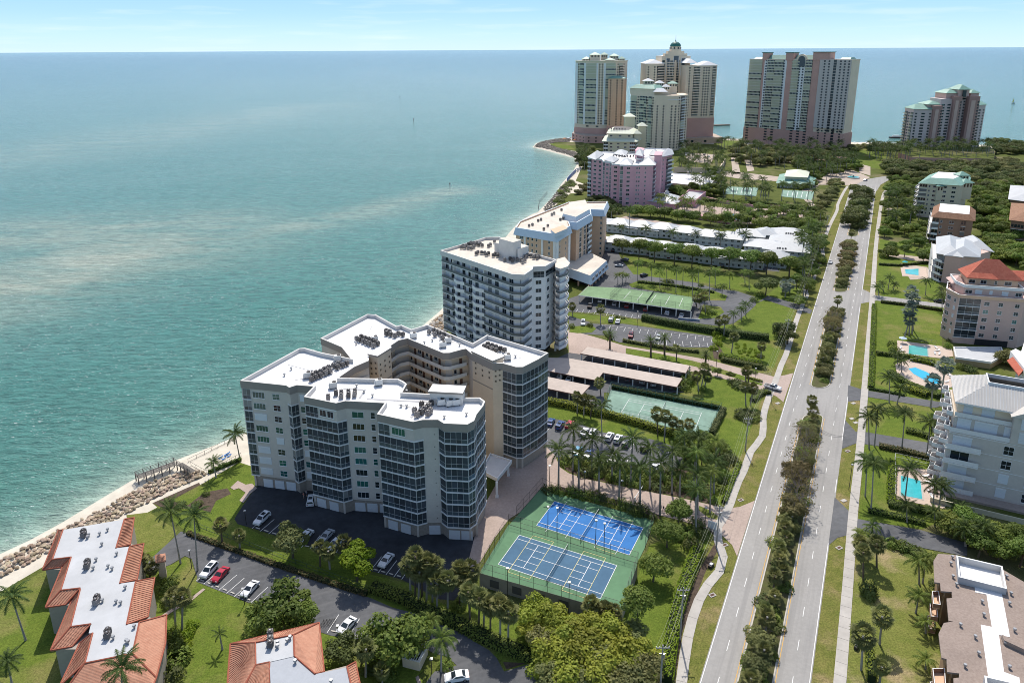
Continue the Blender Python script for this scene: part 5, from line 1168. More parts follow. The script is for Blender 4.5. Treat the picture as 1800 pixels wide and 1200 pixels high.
# ---------------------------------------------------------------- blocks right of the road
def right_blocks():
    B = Bld('cream_block', 'cream apartment block with green hip roof, farthest of the blocks right of the road', 'apartment building', lim=120)
    q = pp('1617,322 1687,326 1702,319 1704,312 1636,308', 23); b = MB(); b.prism(q, 0, 23, CREAM); B.part('wall', b)
    b = MB(); b.frustum(offset(q, -1), 23, offset(q, 5), 26.5, GREENR, top=ROOFW); B.part('roof', b)
    fac(B, q[0], q[1], 1, 3.1, 7, 'B:1.6 w:.8 W:1.4 o:.5 W:1.4 o:.5 W:1.2 o:.4', rail=CREAM, wall=CREAM); fac(B, q[4], q[0], 1, 3.1, 7, 'B:1.6 B:1.6 B:1.6', rail=TRIM, dep=2.4, wall=CREAM)
    for x, y, z in ((1692, 318, 27), (1700, 322, 23.5), (1655, 324, 22)):
        c = P2(x, y, 23); turret(B, (c[0], c[1]+2), 3.2 if z > 22 else 3, 12, z, CREAM, GREENR, 2.4, .8)
    B.finish()
    B = Bld('brown_block', 'brown apartment block with tiled roof rim, between cream block and pale metal roofs', 'apartment building', lim=120)
    q = pp('1640,381 1690,386 1711,388 1712,370 1644,364', 17); b = MB(); b.prism(q, 0, 17, BROWNW); B.part('wall', b); b = MB(); b.frustum(offset(q, -1), 17, offset(q, 2.4), 20, BRNT, top=ROOFW); B.part('roof', b)
    fac(B, q[0], q[1], 0, 3.3, 5, 'B:1.2 w:.8 o:.8 W:1.2 o:1', rail=TRIM, wall=BROWNW); fac(B, q[1], q[2], 0, 3.3, 5, 'B:.8 o:1', rail=BROWNW, wall=BROWNW); fac(B, q[4], q[0], 0, 3.3, 5, 'B:1.6 B:1.6', rail=TRIM, dep=2); B.finish()
    B = Bld('white_roofed_block', 'apartment block with broad pale metal roofs and stepped grey balconies, behind the red-roofed block', 'apartment building', lim=120)
    q = pp('1649,444 1662,449 1690,452 1722,447 1742,441 1718,421 1648,418', 14); b = MB(); b.prism(q, 0, 14, SALM); B.part('wall', b)
    fac(B, q[0], q[1], .4, 3.3, 4, 'B:1', rail=TRIM, dep=1.5, wall=WALLG); fac(B, q[6], q[0], .4, 3.3, 4, 'B:1 B:1', rail=TRIM, dep=2.4, wall=WALLG)
    for s, h in (('1648,418 1649,446 1690,452 1688,420', 3.5), ('1662,449 1720,452 1722,430 1668,424', 3.5), ('1690,420 1700,432 1743,442 1719,421', 3.2)):
        b = MB(); hip_roof(b, pp(s, 14), 14.05+h*.05, h, WHITER, .8, .55); B.part('roof', b)
    B.finish()
    # red-roofed pink block
    B = Bld('red_roofed_block', 'pinkish apartment block with red tiled hip roofs and screened balcony stack, beside the square pool', 'apartment building', lim=200)
    A = Vector(P2(1672, 602)); D = Vector(P2(1785, 612)); d = (D-A).normalized(); nn = Vector((-d.y, d.x))
    def pt(u, v): p = A+d*u+nn*v; return (p.x, p.y)
    L = (D-A).length; W_ = 16
    q = [pt(0, 0), pt(L, 0), pt(L+5, 5), pt(L+5, W_), pt(.5, W_), pt(-2.3, 7)]; b = MB(); b.prism(q, 0, 19.3, SALM); B.part('wall', b)
    fac(B, pt(0, 0), pt(L*.36, 0), 2.6, 3.25, 5, 'o:.01 ', wall=SALM)
    F, LL, a = frame(pt(0, 0), pt(L*.36, 0))
    for k in range(5): B.enclosure(F, a, .3, 2.7+k*3.25, LL-.6, 3.1, 3, .3, 'd', TRIM); s = MB(); s.box(0, -.2, 2.5+k*3.25, LL, .05, 2.7+k*3.25, TRIM, F); s.build('balcony_slab', B.root)
    fac(B, pt(L*.36, 0), pt(L, 0), 2.6, 3.25, 5, 'o:.3 V:1.8 o:1.5 V:1.5 o:2.2 V:1.5 o:.7', wall=SALM, gl='ddg'); fac(B, pt(.5, W_), pt(-2.3, 7), 2.6, 3.25, 5, 'V:1.5 w:1', wall=SALM, shp=.3, gl='dc'); fac(B, pt(-2.3, 7), pt(0, 0), 2.6, 3.25, 5, 'V:1 w:1', wall=SALM, shp=.3)
    b = MB(); ring(b, offset(q, -.4), 19.0, 20.3, .4, PEACH, PEACH, TRIM); B.part('terrace_parapet', b)
    u = [pt(2, 2.4), pt(L, 2.4), pt(L, W_), pt(1, W_), pt(.4, 7)]; b = MB(); b.prism(u, 19.3, 22.6, SALM); B.part('upper_wall', b); b = MB(); ring(b, offset(u, -.3), 22.5, 23.7, .4, TRIM, TRIM, TRIM); B.part('terrace_parapet', b)
    fac(B, u[0], u[1], 19.4, 3.2, 1, 'W:1.8 W:1.8 o:.8 w:1 o:1.2 W:1.6 o:.8 W:1.6', shp=.6, wall=SALM)
    v = [pt(4, 6), pt(L-1, 6), pt(L-1, W_-1), pt(4, W_-1)]; b = MB(); b.prism(v, 22.6, 26, PEACH); B.part('penthouse_wall', b); fac(B, v[0], v[1], 22.6, 3.2, 1, 'W:1.5 o:.5 W:1.5 o:1 w:.8 o:.8 W:1.8 o:.8', wall=PEACH, gl='d')
    b = MB(); hip_roof(b, v, 26, 6.5, REDT, 1.0, .25); B.part('roof', b); b = MB(); hip_roof(b, [pt(4, 5.2), pt(13, 5.2), pt(13, 13), pt(4, 13)], 26.1, 3.4, REDT, 1.1, .2); B.part('roof', b)
    b = MB(); hip_roof(b, [pt(L-4, 12), pt(L+16, 12), pt(L+16, 20), pt(L-4, 20)], 24.4, 2.6, REDT, .8, .7); B.part('roof', b); b = MB(); b.prism([pt(L-3.5, 12.5), pt(L+16, 12.5), pt(L+16, 19.5), pt(L-3.5, 19.5)], 0, 24.2, SALM); B.part('wing_wall', b)
    b = MB(); hip_roof(b, [pt(0, 9), pt(5, 9), pt(5, 16), pt(0, 16)], 22.0, 2.2, mat('pale pink roof', (.62, .43, .38), rough=.8), .6, .2); B.part('side_roof', b)
    b = MB(); b.box(L*.36, -.3, 0, L*.86, 6, 2.5, VOID, frame(pt(0, 0), pt(L, 0))[0]); B.part('garage_opening_shade', b); B.finish()
    T = Bld('garage_wing', 'low tan garage wing with grey deck roof below the red-roofed block', 'garage'); q = pp('1680,629 1742,638 1765,625 1760,612 1676,611', 2.4); shell(T, q, 0, 2.4, mat('ochre wall', (.36, .28, .16), rough=.9, var=.05), GREYR, .5, pm=TRIM); T.finish()
    # white block at the lower right
    B = Bld('white_roadside_block', 'pale block with seamed metal roof and stepped side balconies beside the rectangular pool', 'apartment building', lim=200)
    A = Vector(P2(1664, 903)); hE = 19.6; ZS = 25/19.6
    E0 = Vector(P2(1682, 712, 25))
    D = Vector(P2(1758, 726, 25)); d = Vector((D.x-E0.x, D.y-E0.y)).normalized(); nn = Vector((-d.y, d.x)); O = Vector((E0.x, E0.y))
    def pt(u, v): p = O+d*u+nn*v; return (p.x, p.y)
    q = [pt(-.4, .8), pt(40, .8), pt(40, 19), pt(-.4, 19)]; b = MB(); b.prism(q, 0, 13.4, WALLG); B.part('wall', b)
    q1 = [pt(.2, 2.2), pt(40, 2.2), pt(40, 19), pt(.2, 19)]; b = MB(); b.prism(q1, 13.4, 16.4, WALLG); B.part('fifth_floor_wall', b)
    q2 = [pt(.6, 3.2), pt(40, 3.2), pt(40, 18), pt(.6, 18)]; b = MB(); b.prism(q2, 16.4, hE, BEIGE); B.part('sixth_floor_wall', b)
    SEAM = mat('seamed metal roof', (.52, .49, .45), rough=.5, var=.04, scale=.5)
    b = MB(); o = [pt(-.2, 2.0), pt(40, 2.0), pt(40, 19.4), pt(-.2, 19.4)]; i_ = [pt(7, 8.4), pt(40, 8.4), pt(40, 14.5), pt(7, 14.5)]
    for k in (0, 3, 2):
        j = (k+1) % 4; b.quad((*o[k], hE), (*o[j], hE), (*i_[j], hE+3), (*i_[k], hE+3), SEAM)
    b.prism(o, hE-.3, hE-.02, TRIM); B.part('roof', b)
    sm = MB()
    for k in range(1, 66):
        u = k*.6; v1 = 8.4; 
        if u < 7: v1 = 2.0+6.4*u/7
        if u < 39.5: a0, a1 = pt(u, 2.05), pt(u, v1); z1 = hE+3*(v1-2)/6.4; sm.tube((*a0, hE+.06), (*a1, z1+.06), .04, TRIM, n=4, cap=False)
    for k in range(1, 29):
        v = 2+k*.6; u1 = 7*min(1, (v-2)/6.4, (19.4-v)/4.9); a0, a1 = pt(-.1, v), pt(u1, v); sm.tube((*a0, hE+.06), (*a1, hE+3*u1/7+.06), .04, TRIM, n=4, cap=False)
    sm.build('roof_seam', B.root, kind='stuff')
    b = MB(); ring(b, i_, hE+2.6, hE+3.4, .3, TRIM, GREYR, TRIM); b.prism(offset(i_, .3), hE+.4, hE+.6, GREYR); B.part('roof_well', b)
    w0 = [pt(12.5, .6), pt(22, .6), pt(22, 6), pt(12.5, 6)]; b = MB(); b.prism(w0, 13.4, hE-.4, WALLG)
    F, LL, a = frame(w0[0], w0[1]); g = [(-.8, -.6, 0), (LL+.8, -.6, 0), (LL/2, -.6, 2.6), (LL/2, 8, 2.6), (-.8, 8, 0), (LL+.8, 8, 0)]; T = F @ Matrix.Translation((0, 0, hE-.35)); g = [T @ Vector(p) for p in g]
    b.quad(g[0], g[2], g[3], g[4], SEAM); b.quad(g[2], g[1], g[5], g[3], SEAM); b.tri(g[0], g[1], g[2], WALLG); B.part('gabled_bay', b)
    F, LL, a = frame(pt(-.4, .8), pt(30, .8))
    for k in range(4):
        z = .5+k*3.2
        B.window(F, a, .9, z+.5, 4.2, 2.0, 2, 1, TRIM, 'd', shp=.0 if k == 2 else 1); s = MB(); s.box(-.6, -1.3, z-.15, 7.2, 0, z+.1, TRIM, F); s.build('balcony_slab', B.root); B.railing(F @ Matrix.Translation((0, -1.3, 0)), a, -.6, z+.1, 7.8, 1.0, TRIM, name='balcony_railing')
        B.window(F, a, 12, z+.6, 2.2, 1.9, 2, 2, TRIM, 'd', shp=0 if k > 1 else 1); B.window(F, a, 17.6, z+.6, 1.3, 1.9, 1, 2, TRIM, 'd', shp=0 if k != 1 else 1); B.window(F, a, 22.4, z+.6, 1.8, 1.9, 2, 2, TRIM, 'db'); B.window(F, a, 26, z+.6, 1.8, 1.9, 2, 2, TRIM, 'db', shp=.3)
        s = MB(); s.box(-.1, -.05, z+3.05, 30, 0, z+3.15, TRIM, F); s.build('string_course', B.root)
    F, LL, a = frame(pt(.2, 2.2), pt(30, 2.2))
    for u, w_ in ((.8, 3), (4.6, 5), (11, 3), (15, 3.5), (20, 3.5)): B.window(F, a, u, 13.9, w_, 2.1, 2, 1, TRIM, 'd', shp=1)
    F, LL, a = frame(pt(-.4, .8), pt(30, .8)); B.railing(F, a, -.2, 13.4, 29, 1.0, TRIM, name='terrace_railing')
    F, LL, a = frame(pt(.6, 3.2), pt(30, 3.2)); B.window(F, a, 1.4, 16.8, 2.0, 2.3, 1, 1, TRIM, 'd', shp=1); B.window(F, a, 5.4, 16.9, 2.8, 2.0, 1, 1, TRIM, 'd', shp=1)
    F, LL, a = frame(pt(.2, 2.2), pt(30, 2.2)); B.railing(F, a, 0, 16.4, 12.4, 1.0, TRIM, name='terrace_railing')
    F, LL, a = frame(w0[0], w0[1]); B.window(F, a, 1.6, 16.7, 5, 2.2, 2, 1, TRIM, 'd', shp=1); B.window(F, a, 1.6, 13.8, 6, 2.1, 2, 1, TRIM, 'd', shp=1)
    # stepped side balconies (towards the road)
    for k in range(6):
        z = .5+k*3.2
        for v0, dd in ((1.5, 3.2), (6, 4.6), (10.5, 3.4), (15, 4.2)):
            dd2 = dd*(.62 if k < 4 else .4); s = MB(); y = [pt(-.4, v0), pt(-.4, v0+3.6), pt(-.4-dd2*.8, v0+3), pt(-.4-dd2, v0+.6)]; s.prism(y, z-.15, z+.08, CREAMC); ring(s, y, z+.08, z+1.0, .12, TRIM, TRIM, TRIM); s.build('side_balcony', B.root)
    b = MB(); b.prism([pt(-3, -2.5), pt(40, -2.5), pt(40, 1), pt(-3, 1)], 0, .5, PINKP); B.part('terrace', b); B.finish(); B.root.scale = (1, 1, ZS)
    b = Bld('terrace_wall', 'low cream garden wall in front of the pale block, beside the lane', 'wall'); m = MB(); strip(m, [pt(-3, -7), pt(40, -7)], .3, 0, 1.4, CREAM); b.part('wall', m)
    for i, u in enumerate((9, 13.4)): pass
    acs([pt(u, 11) for u in (9.5, 12.5, 15.5, 18.5, 21.5, 24.5)], (hE+.6)*ZS, 'the seamed roof well', 0, 'condensers in the roof well', PKM, 'air_handler', 'air handler', 'white air handler', .7)
    # small houses at the right margin
    for i, (s, z, rm, wm, h, lab) in enumerate((('1772,372 1830,380 1835,350 1776,346', 9, GREYR, BROWNW, 3, 'brown house with grey hip roof at the right edge, uppermost of two'), ('1772,420 1830,428 1838,392 1776,388', 12, BRNT, BROWNW, 4, 'brown balcony house with brown tiled hip roof at the right edge'), )):
        B = Bld('edge_house', lab, 'house'); q = pp(s); b = MB(); b.prism(q, 0, z, wm); B.part('wall', b); b = MB(); hip_roof(b, q, z, h, rm, 1.4, .3); B.part('roof', b); fac(B, q[0], q[1], .6, 3.1, int(z/3.1), 'B:1 B:1', wall=BROWNW, rail=BROWNW); B.finish()
    B = Bld('red_eaved_house', 'white house with red tiled eave and roof terrace at the right edge', 'house'); q = pp('1783,668 1840,690 1850,650 1795,628', 0); b = MB(); b.prism(q, 0, 7, WALLW); B.part('wall', b)
    e = [P(1770, 633, 7.5), P(1783, 631, 7.6), P(1801, 652, 7.6), P(1791, 660, 7.5)]; b = MB(); b.quad(*[v-Vector((0, 0, .25)) for v in reversed(e)], REDT); b.quad(e[0], e[3], e[2], e[1], REDT); b.quad(e[0], e[1]+Vector((0, 0, 1.4)), e[2]+Vector((0, 0, 1.4)), e[3], REDT); B.part('tiled_eave', b)
    p3 = pp('1775,623 1784,619 1850,652 1845,690 1800,655', 8); b = MB(); b.prism(p3, 6, 9.4, WALLW, top=ROOFW); B.part('upper_wall', b); B.finish()
right_blocks()

def shingle_block():
    B = Bld('shingle_roofed_block', 'long brown-shingled building with white roof strips and sunken roof well, lower right', 'building')
    H = 9.0
    q = pp('1649,972.5 1641,985 1642.5,1022.5 1652.5,1024 1654,1038 1673,1039.5 1673.8,1050 1664,1051 1667.5,1090 1676,1091.5 1659,1094 1650,1112.5 1655,1155 1664,1157.5 1665,1180 1686,1182.5 1686,1190 1676,1191 1680,1260 2000,1330 2000,1080 1800,1022 1762,1000 1681,975', H)
    b = MB(); b.prism(offset(q, 1.0), 0, H-.3, mat('tan siding', (.34, .22, .13), rough=.9, var=.05)); B.part('wall', b); b = MB(); b.prism(q, H-.35, H, SHING); B.part('roof', b)
    wr = [pp('1713,1025.5 1740,1031 1761,1042 1775.5,1119 1756,1115 1765,1180 1792,1190 1800,1260 1745,1240 1735,1175 1724,1097 1743.5,1101 1734,1044 1714,1040', H+.05)]
    b = MB(); b.prism(wr[0], H+.0, H+.06, ROOFW); B.part('white_roof_strip', b)
    w0 = pp('1681,976 1762,995 1770,1035 1685,1014', H+1.4); b = MB(); ring(b, w0, H-.1, H+1.5, .3, mat('grey curb', (.42, .42, .43), rough=.8), PARAP, TRIM); b.prism(offset(w0, .3), H+.01, H+.08, ROOFW); B.part('roof_well', b)
    w1 = pp('1730,1187 1812,1206 1830,1260 1738,1240', H+1.4); b = MB(); ring(b, w1, H-.1, H+1.5, .3, MATS['grey curb'], PARAP, TRIM); b.prism(offset(w1, .3), H+.07, H+.14, ROOFW); B.part('roof_well', b)
    rg = MB(); pts = [P(1756, 1117, H+.5), P(1800, 1137, H+.5)]; d0 = (Vector(pts[1])-Vector(pts[0])); rg.box(0, 0, 0, 1, 1, 1, SHING); B.part('ridge', rg); rg_o = None
    o = pp('1761,1115 1830,1147 1840,1160 1765,1125', H+.8); bb = MB(); bb.prism(o, H, H+.9, SHING); bb.build('roof_step', B.root)
    F, L, a = frame(P2(1653.8, 1112, 0), P2(1642, 1060, 0))
    for zz, (p0, p1) in zip((0, 3, 6), (('1640,1060', '1654,1095'),)*3):
        for s in ('1641,1024 1653,1024 1656,1048 1643,1046', '1642,1158 1664,1158 1666,1190 1646,1190'):
            y = pp(s, H); m = MB(); m.prism(y, zz, zz+.2, PEACH); ring(m, y, zz+.2, zz+1.1, .12, BROWNW, BROWNW, TRIM); m.build('balcony', B.root)
    for i, (x, y) in enumerate(((1674, 981), (1671, 992), (1675, 1015), (1681, 1029), (1726, 1059), (1729, 1082), (1688, 1100), (1714, 1121), (1720, 1150), (1696, 1172), (1769, 1015), (1777, 1045), (1774, 1062), (1783, 1109), (1767, 1132), (1774, 1174))): p = P2(x, y, H); obj('roof_vent', VNM, None, (p[0], p[1], H), 0, .9, None, 'small metal roof vent, %s from left on the brown shingle roof' % ordn(i), 'vent', 'vents on the shingle roof')
    # drop the unit helper
    for k in list(B.root.children):
        if k.name.startswith('ridge'): bpy.data.objects.remove(k)
    B.finish()
shingle_block()

# ---------------------------------------------------------------- terracotta-edged buildings at lower left
def mansard_house():
    WALLP = mat('grey tan stucco', (.36, .32, .27), rough=.9, var=.06, scale=1.5)
    def build(name, label, flats, skirts, walls, zf, ze, caps=(), seams=None):
        B = Bld(name, label, 'building')
        for f, m in flats: q = pp(f, zf); b = MB(); b.prism(q, zf-.3, zf, m); B.part('flat_roof', b)
        for s in skirts:
            pts = [t.split(',') for t in s.split()]; v = [P(float(t[0]), float(t[1]), zf+.02 if t[2] == 'f' else ze) for t in pts]
            n = Vector((0, 0, 0)); 
            for i in range(len(v)): n += (v[i]-v[0]).cross(v[(i+1) % len(v)]-v[0])
            if n.z < 0: v = v[::-1]
            b = MB(); b.ngon(v, TERRA); lo = [p-Vector((0, 0, .22)) for p in v]; b.ngon(lo[::-1], TERRA)
            for i in range(len(v)): j = (i+1) % len(v); b.quad(lo[i], lo[j], v[j], v[i], TERRA)
            # ridge caps along the upper edge, tiles rows as raised courses
            B.part('tiled_slope', b)
            e = [p for p, t in zip(v, pts if n.z >= 0 else pts[::-1])]; tg = [t[2] for t in (pts if n.z >= 0 else pts[::-1])]
            c = MB(); k = len(e)
            for i in range(k):
                j = (i+1) % k
                if tg[i] == 'f' or tg[j] == 'f' or True: c.tube(e[i]+Vector((0, 0, .05)), e[j]+Vector((0, 0, .05)), .16, mat('dark ridge tiles', (.33, .10, .06), rough=.8, var=.15, scale=3), n=5)
            if c.f: c.build('ridge_cap', B.root)
            # tile courses: low ribs running down the slope from the upper edge
            up = [i for i in range(k) if tg[i] == 'f' and tg[(i+1) % k] == 'f']
            if up and k == 4:
                i = up[0]; a0, a1 = e[i], e[(i+1) % 4]; b1, b0 = e[(i+2) % 4], e[(i+3) % 4]
                n_ = int((b1-b0).length/.55); rb = MB()
                for t in range(1, n_):
                    f_ = t/n_; s0 = a0.lerp(a1, f_); s1 = b0.lerp(b1, f_); rb.tube(s0+Vector((0, 0, .03)), s1+Vector((0, 0, .03)), .09, TERRA, n=4, cap=False)
                rb.build('tile_rib', B.root, kind='stuff')
        for w_ in walls: q = pp(w_, ze); b = MB(); b.prism(q, 0, ze-.05, WALLP); B.part('wall', b)
        B.finish(); return B
    zf, ze = 8.0, 6.6
    build('terracotta_zigzag_house', 'long zigzag building with grey flat roof and terracotta tile edges beside the rocks', 
      [('110.7,930.7 218.7,912 204,962.7 228,960 210.7,1025 238.7,1021 222.7,1097 245,1093 233,1148 149,1165 163,1112 156,1112 160,1096 124,1101 141,1033 106.7,1037 125,978.7 92,982.7', GREYR)],
      ['218.7,912,f 236,909.3,e 229,957,e 204,962.7,f', '110.7,930.7,f 92,982.7,f 74.7,1001.3,e 102.7,932,e', '92,982.7,f 125,978.7,f 106.7,997,e 74.7,1001.3,e',
       '125,978.7,f 106.7,1037,f 80,1067,e 112,990,e', '106.7,1037,f 141,1033,f 114.7,1062.7,e 80,1067.5,e', '228,960,f 253,954.7,e 241,1018.7,e 210.7,1025,f',
       '141,1035,f 124,1101,f 89,1142.7,e 128,1050,e', '124,1101,f 160,1096,f 126.7,1136,e 89,1143,e', '238.7,1021,f 272,1014.7,e 260,1084,e 222.7,1097,f',
       '163,1112,f 149,1165,f 105,1205,e 140,1130,e', '149,1165,f 233,1148,f 275,1190,e 270,1203,e 118,1208,e', '245,1093,f 293,1080,e 291,1130,e 275,1190,e 233,1148,f'],
      ['104,940 234,914 228,954 250,962 240,1016 268,1022 258,1082 288,1092 286,1132 270,1192 125,1204 142,1140 97,1140 125,1062 85,1066 112,1000 80,1000'], zf, ze)
    build('terracotta_gabled_house', 'building with steep terracotta hips round a grey flat roof, bottom edge left of centre',
      [('448.8,1128.8 516,1115 517.5,1152.5 449.5,1168', GREYR), ('473.8,1163.5 517.5,1153.5 553.8,1184 610,1172 640,1290 480,1290', mat('ribbed grey roof', (.36, .38, .41), rough=.7, var=.05))],
      ['448.8,1128.8,f 449.5,1168,f 395,1265,e 405,1131,e', '448.8,1128.8,f 405,1131,e 561,1093.8,e 516,1115,f', '516,1115,f 561,1093.8,e 570,1180,e 553.8,1184,f 517.5,1152.5,f',
       '449.5,1168,f 473.8,1163,f 476,1290,e 400,1265,e', '610,1171,f 625,1162.5,e 645,1262,e 632,1270,f'],
      ['410,1134 558,1098 566,1180 620,1166 640,1262 400,1262'], 8.6, 6.6)
    gz = 'condensers on the terracotta-edged roofs'
    acs([P2(x, y, 8.3) for x, y in ((147, 937), (147, 942), (154, 990), (153, 997), (171, 1053), (169, 1060), (190, 1112), (189, 1119))], 8.0, 'the grey zigzag roof', 0, gz); acs([P2(x, y, 8.8) for x, y in ((475.5, 1116), (475.5, 1127), (475.5, 1135))], 8.6, 'the grey roof between the terracotta hips', 0, gz)
    acs([P2(x, y, 8.3) for x, y in ((154, 944), (156, 940), (189, 931), (175, 938), (179, 956), (205, 973), (169, 983), (164, 998), (190, 995), (197, 999), (220, 1032), (204, 1057), (212, 1059), (180, 1055), (236, 1101), (225, 1128), (222, 1126), (199, 1120))], 8.0, 'the grey zigzag roof', 0, 'vents on the terracotta-edged roofs', VNM, 'roof_vent', 'vent', 'white dome vent', 1.0)
    acs([P2(x, y, 8.8) for x, y in ((488, 1130), (488, 1136), (505, 1126), (510, 1121), (519, 1163), (582, 1198))], 8.6, 'the grey roof between the terracotta hips', 0, 'vents on the terracotta-edged roofs', VNM, 'roof_vent', 'vent', 'white dome vent', 1.0)
mansard_house()

# ---------------------------------------------------------------- carports, courts, dock
CPR = mat('tan carport roof', (.47, .40, .35), rough=.85, var=.07, scale=.6, big=.06, bigscale=.15)
def carport(label, s, z, posts, m=CPR, edge=None, rows=None):
    B = Bld('carport', label, 'carport', group='carports'); q = pp(s, z); b = MB(); b.prism(q, z-.35, z-.04, edge or mat('brown fascia', (.16, .09, .075), rough=.8)); b.prism(offset(q, .12), z-.04, z, m); B.part('roof', b)
    for A, C, n in posts:
        a = Vector(P2(*A)); c = Vector(P2(*C))
        for i in range(n+1): p = a.lerp(c, i/n); b = MB(); b.box(p.x-.18, p.y-.18, 0, p.x+.18, p.y+.18, z-.36, TRIM); B.part('column', b)
    return B
carport('tan-roofed carport farthest from the tennis court, along the brick drive', '1032,609 1213,642 1205.6,655.6 1020,621', 3.0, [((1022, 633), (1205, 668), 9), ((1034, 622), (1212, 655), 7)])
carport('tan-roofed L-shaped carport along the far side of the tennis court', '1000,629 1200,664.5 1190,680 1060,655 1049.7,668.5 960,651 960,628', 3.0, [((1062, 668), (1190, 693), 5), ((965, 664), (1050, 681), 4)])
carport('tan-roofed carport nearest the condominium tower', '955,660 1038,677 1021.7,695 955,681', 3.0, [((958, 694), (1022, 708), 3)])
CL = mat('white court line', (.72, .73, .72), rough=.8); CLY = mat('pale yellow court line', (.70, .62, .28), rough=.8)
def court(name, quad, z, slabmat, inner, outer_poly, slab_thick=0, pickle=False, lines=CL):
    """tennis court laid from its corner marks; 23.77 x 10.97 m"""
    Q = [Vector(P2(*c, z)) for c in quad]; c = sum(Q, Vector((0, 0)))/4; u = ((Q[1]-Q[0])+(Q[2]-Q[3])).normalized(); v = Vector((-u.y, u.x)); 
    def W(x, y): p = c+u*x+v*y; return (p.x, p.y)
    if outer_poly: sheet(name+'_surface', [outer_poly], z+.06, slabmat)
    if inner: sheet(name+'_playing_area', [[W(-11.9, -5.5), W(11.9, -5.5), W(11.9, 5.5), W(-11.9, 5.5)]], z+.08, inner)
    b = MB()
    def ln(x0, y0, x1, y1, w_=.06, m=lines, dz=0):
        a_, b_ = Vector(W(x0, y0)), Vector(W(x1, y1)); n = (b_-a_).normalized(); n = Vector((-n.y, n.x))*w_; zz = z+.10+dz
        b.quad((*(a_-n), zz), (*(b_-n), zz), (*(b_+n), zz), (*(a_+n), zz), m)
    for s in (-1, 1): ln(-11.885, s*5.485, 11.885, s*5.485); ln(-11.885, s*4.115, 11.885, s*4.115); ln(s*11.885, -5.485, s*11.885, 5.485); ln(s*6.4, -4.115, s*6.4, 4.115)
    ln(-6.4, 0, 6.4, 0)
    if pickle:
        for s in (-1, 1):
            x0 = s*6.3
            for xx in (x0-3.9*s*0-2.6, x0+2.6): ln(xx, -6.7, xx, 6.7, .05, CLY if pickle == 1 else lines, .01)
            for yy in (-6.7, 6.7):
                if pickle == 1 or s == 1: ln(x0-2.6, yy, x0+2.6, yy, .05, CLY, .01)
            for yy in (-2.1, 2.1): ln(x0-2.6, yy, x0+2.6, yy, .05, lines, .01)
    b.build(name+'_lines', kind='structure')
    return W
NETM = {}
def netmat(al=.11):
    global NETM
    if al in NETM: return NETM[al]
    m = bpy.data.materials.new('net mesh'); m.use_nodes = True; t = m.node_tree; N, L = t.nodes, t.links; b = N['Principled BSDF']; b.inputs['Base Color'].default_value = (.012, .03, .022, 1); b.inputs['Roughness'].default_value = .8; b.inputs['Alpha'].default_value = al
    NETM[al] = m; return m
def tennis_net(label, W, z):
    B = Bld('tennis_net', label, 'tennis net'); 
    a_, c_ = W(0, -6.3), W(0, 6.3); F, L, a = frame(a_, c_, z)
    b = MB(); mat('net cord', (.02, .03, .03), rough=.8); b.quad(*[F @ Vector(v) for v in ((0, 0, .1), (L, 0, .1), (L, 0, 1), (0, 0, 1))], netmat(.45)); b.box(0, -.03, 1.0, L, .03, 1.07, TRIM, F); B.part('net', b)
    for x in (0, L): b = MB(); b.tube(F @ Vector((x, 0, .08)), F @ Vector((x, 0, 1.12)), .06, METALD, n=6); B.part('post', b)
def fence(label, pts, h, z=0, sp=3.2, m=None, mesh=True, name='chain_link_fence', cat='fence', solid=0, r=.04):
    """posts, rails and mesh; every post its own part"""
    m = m or METALD; B = Bld(name, label, cat); pts = [Vector(p) for p in pts]
    pm = MB(); pm.tube((0, 0, 0), (0, 0, h), r, m, n=5); me = pm.mesh('post'); rail = MB(); nt_ = MB()
    for i in range(len(pts)-1):
        a_, c_ = pts[i], pts[i+1]; L = (c_-a_).length; n = max(1, round(L/sp))
        for k in range(n+(1 if i == len(pts)-2 else 0)): p = a_.lerp(c_, k/n); obj('post', me, B.root, (p.x, p.y, z))
        for zz in (h-.02, .12)+((h*.5,) if h > 2.2 else ()): rail.tube((a_.x, a_.y, z+zz), (c_.x, c_.y, z+zz), r*.8, m, n=4, cap=False)
        if mesh: nt_.quad((a_.x, a_.y, z+.1), (c_.x, c_.y, z+.1), (c_.x, c_.y, z+h), (a_.x, a_.y, z+h), netmat())
        if solid: nt_.box(0, -.02, .1, L, .02, solid, m, frame((a_.x, a_.y), (c_.x, c_.y), z)[0])
    rail.build('rail', B.root)
    if nt_.f: nt_.build('mesh_panel', B.root)
    return B
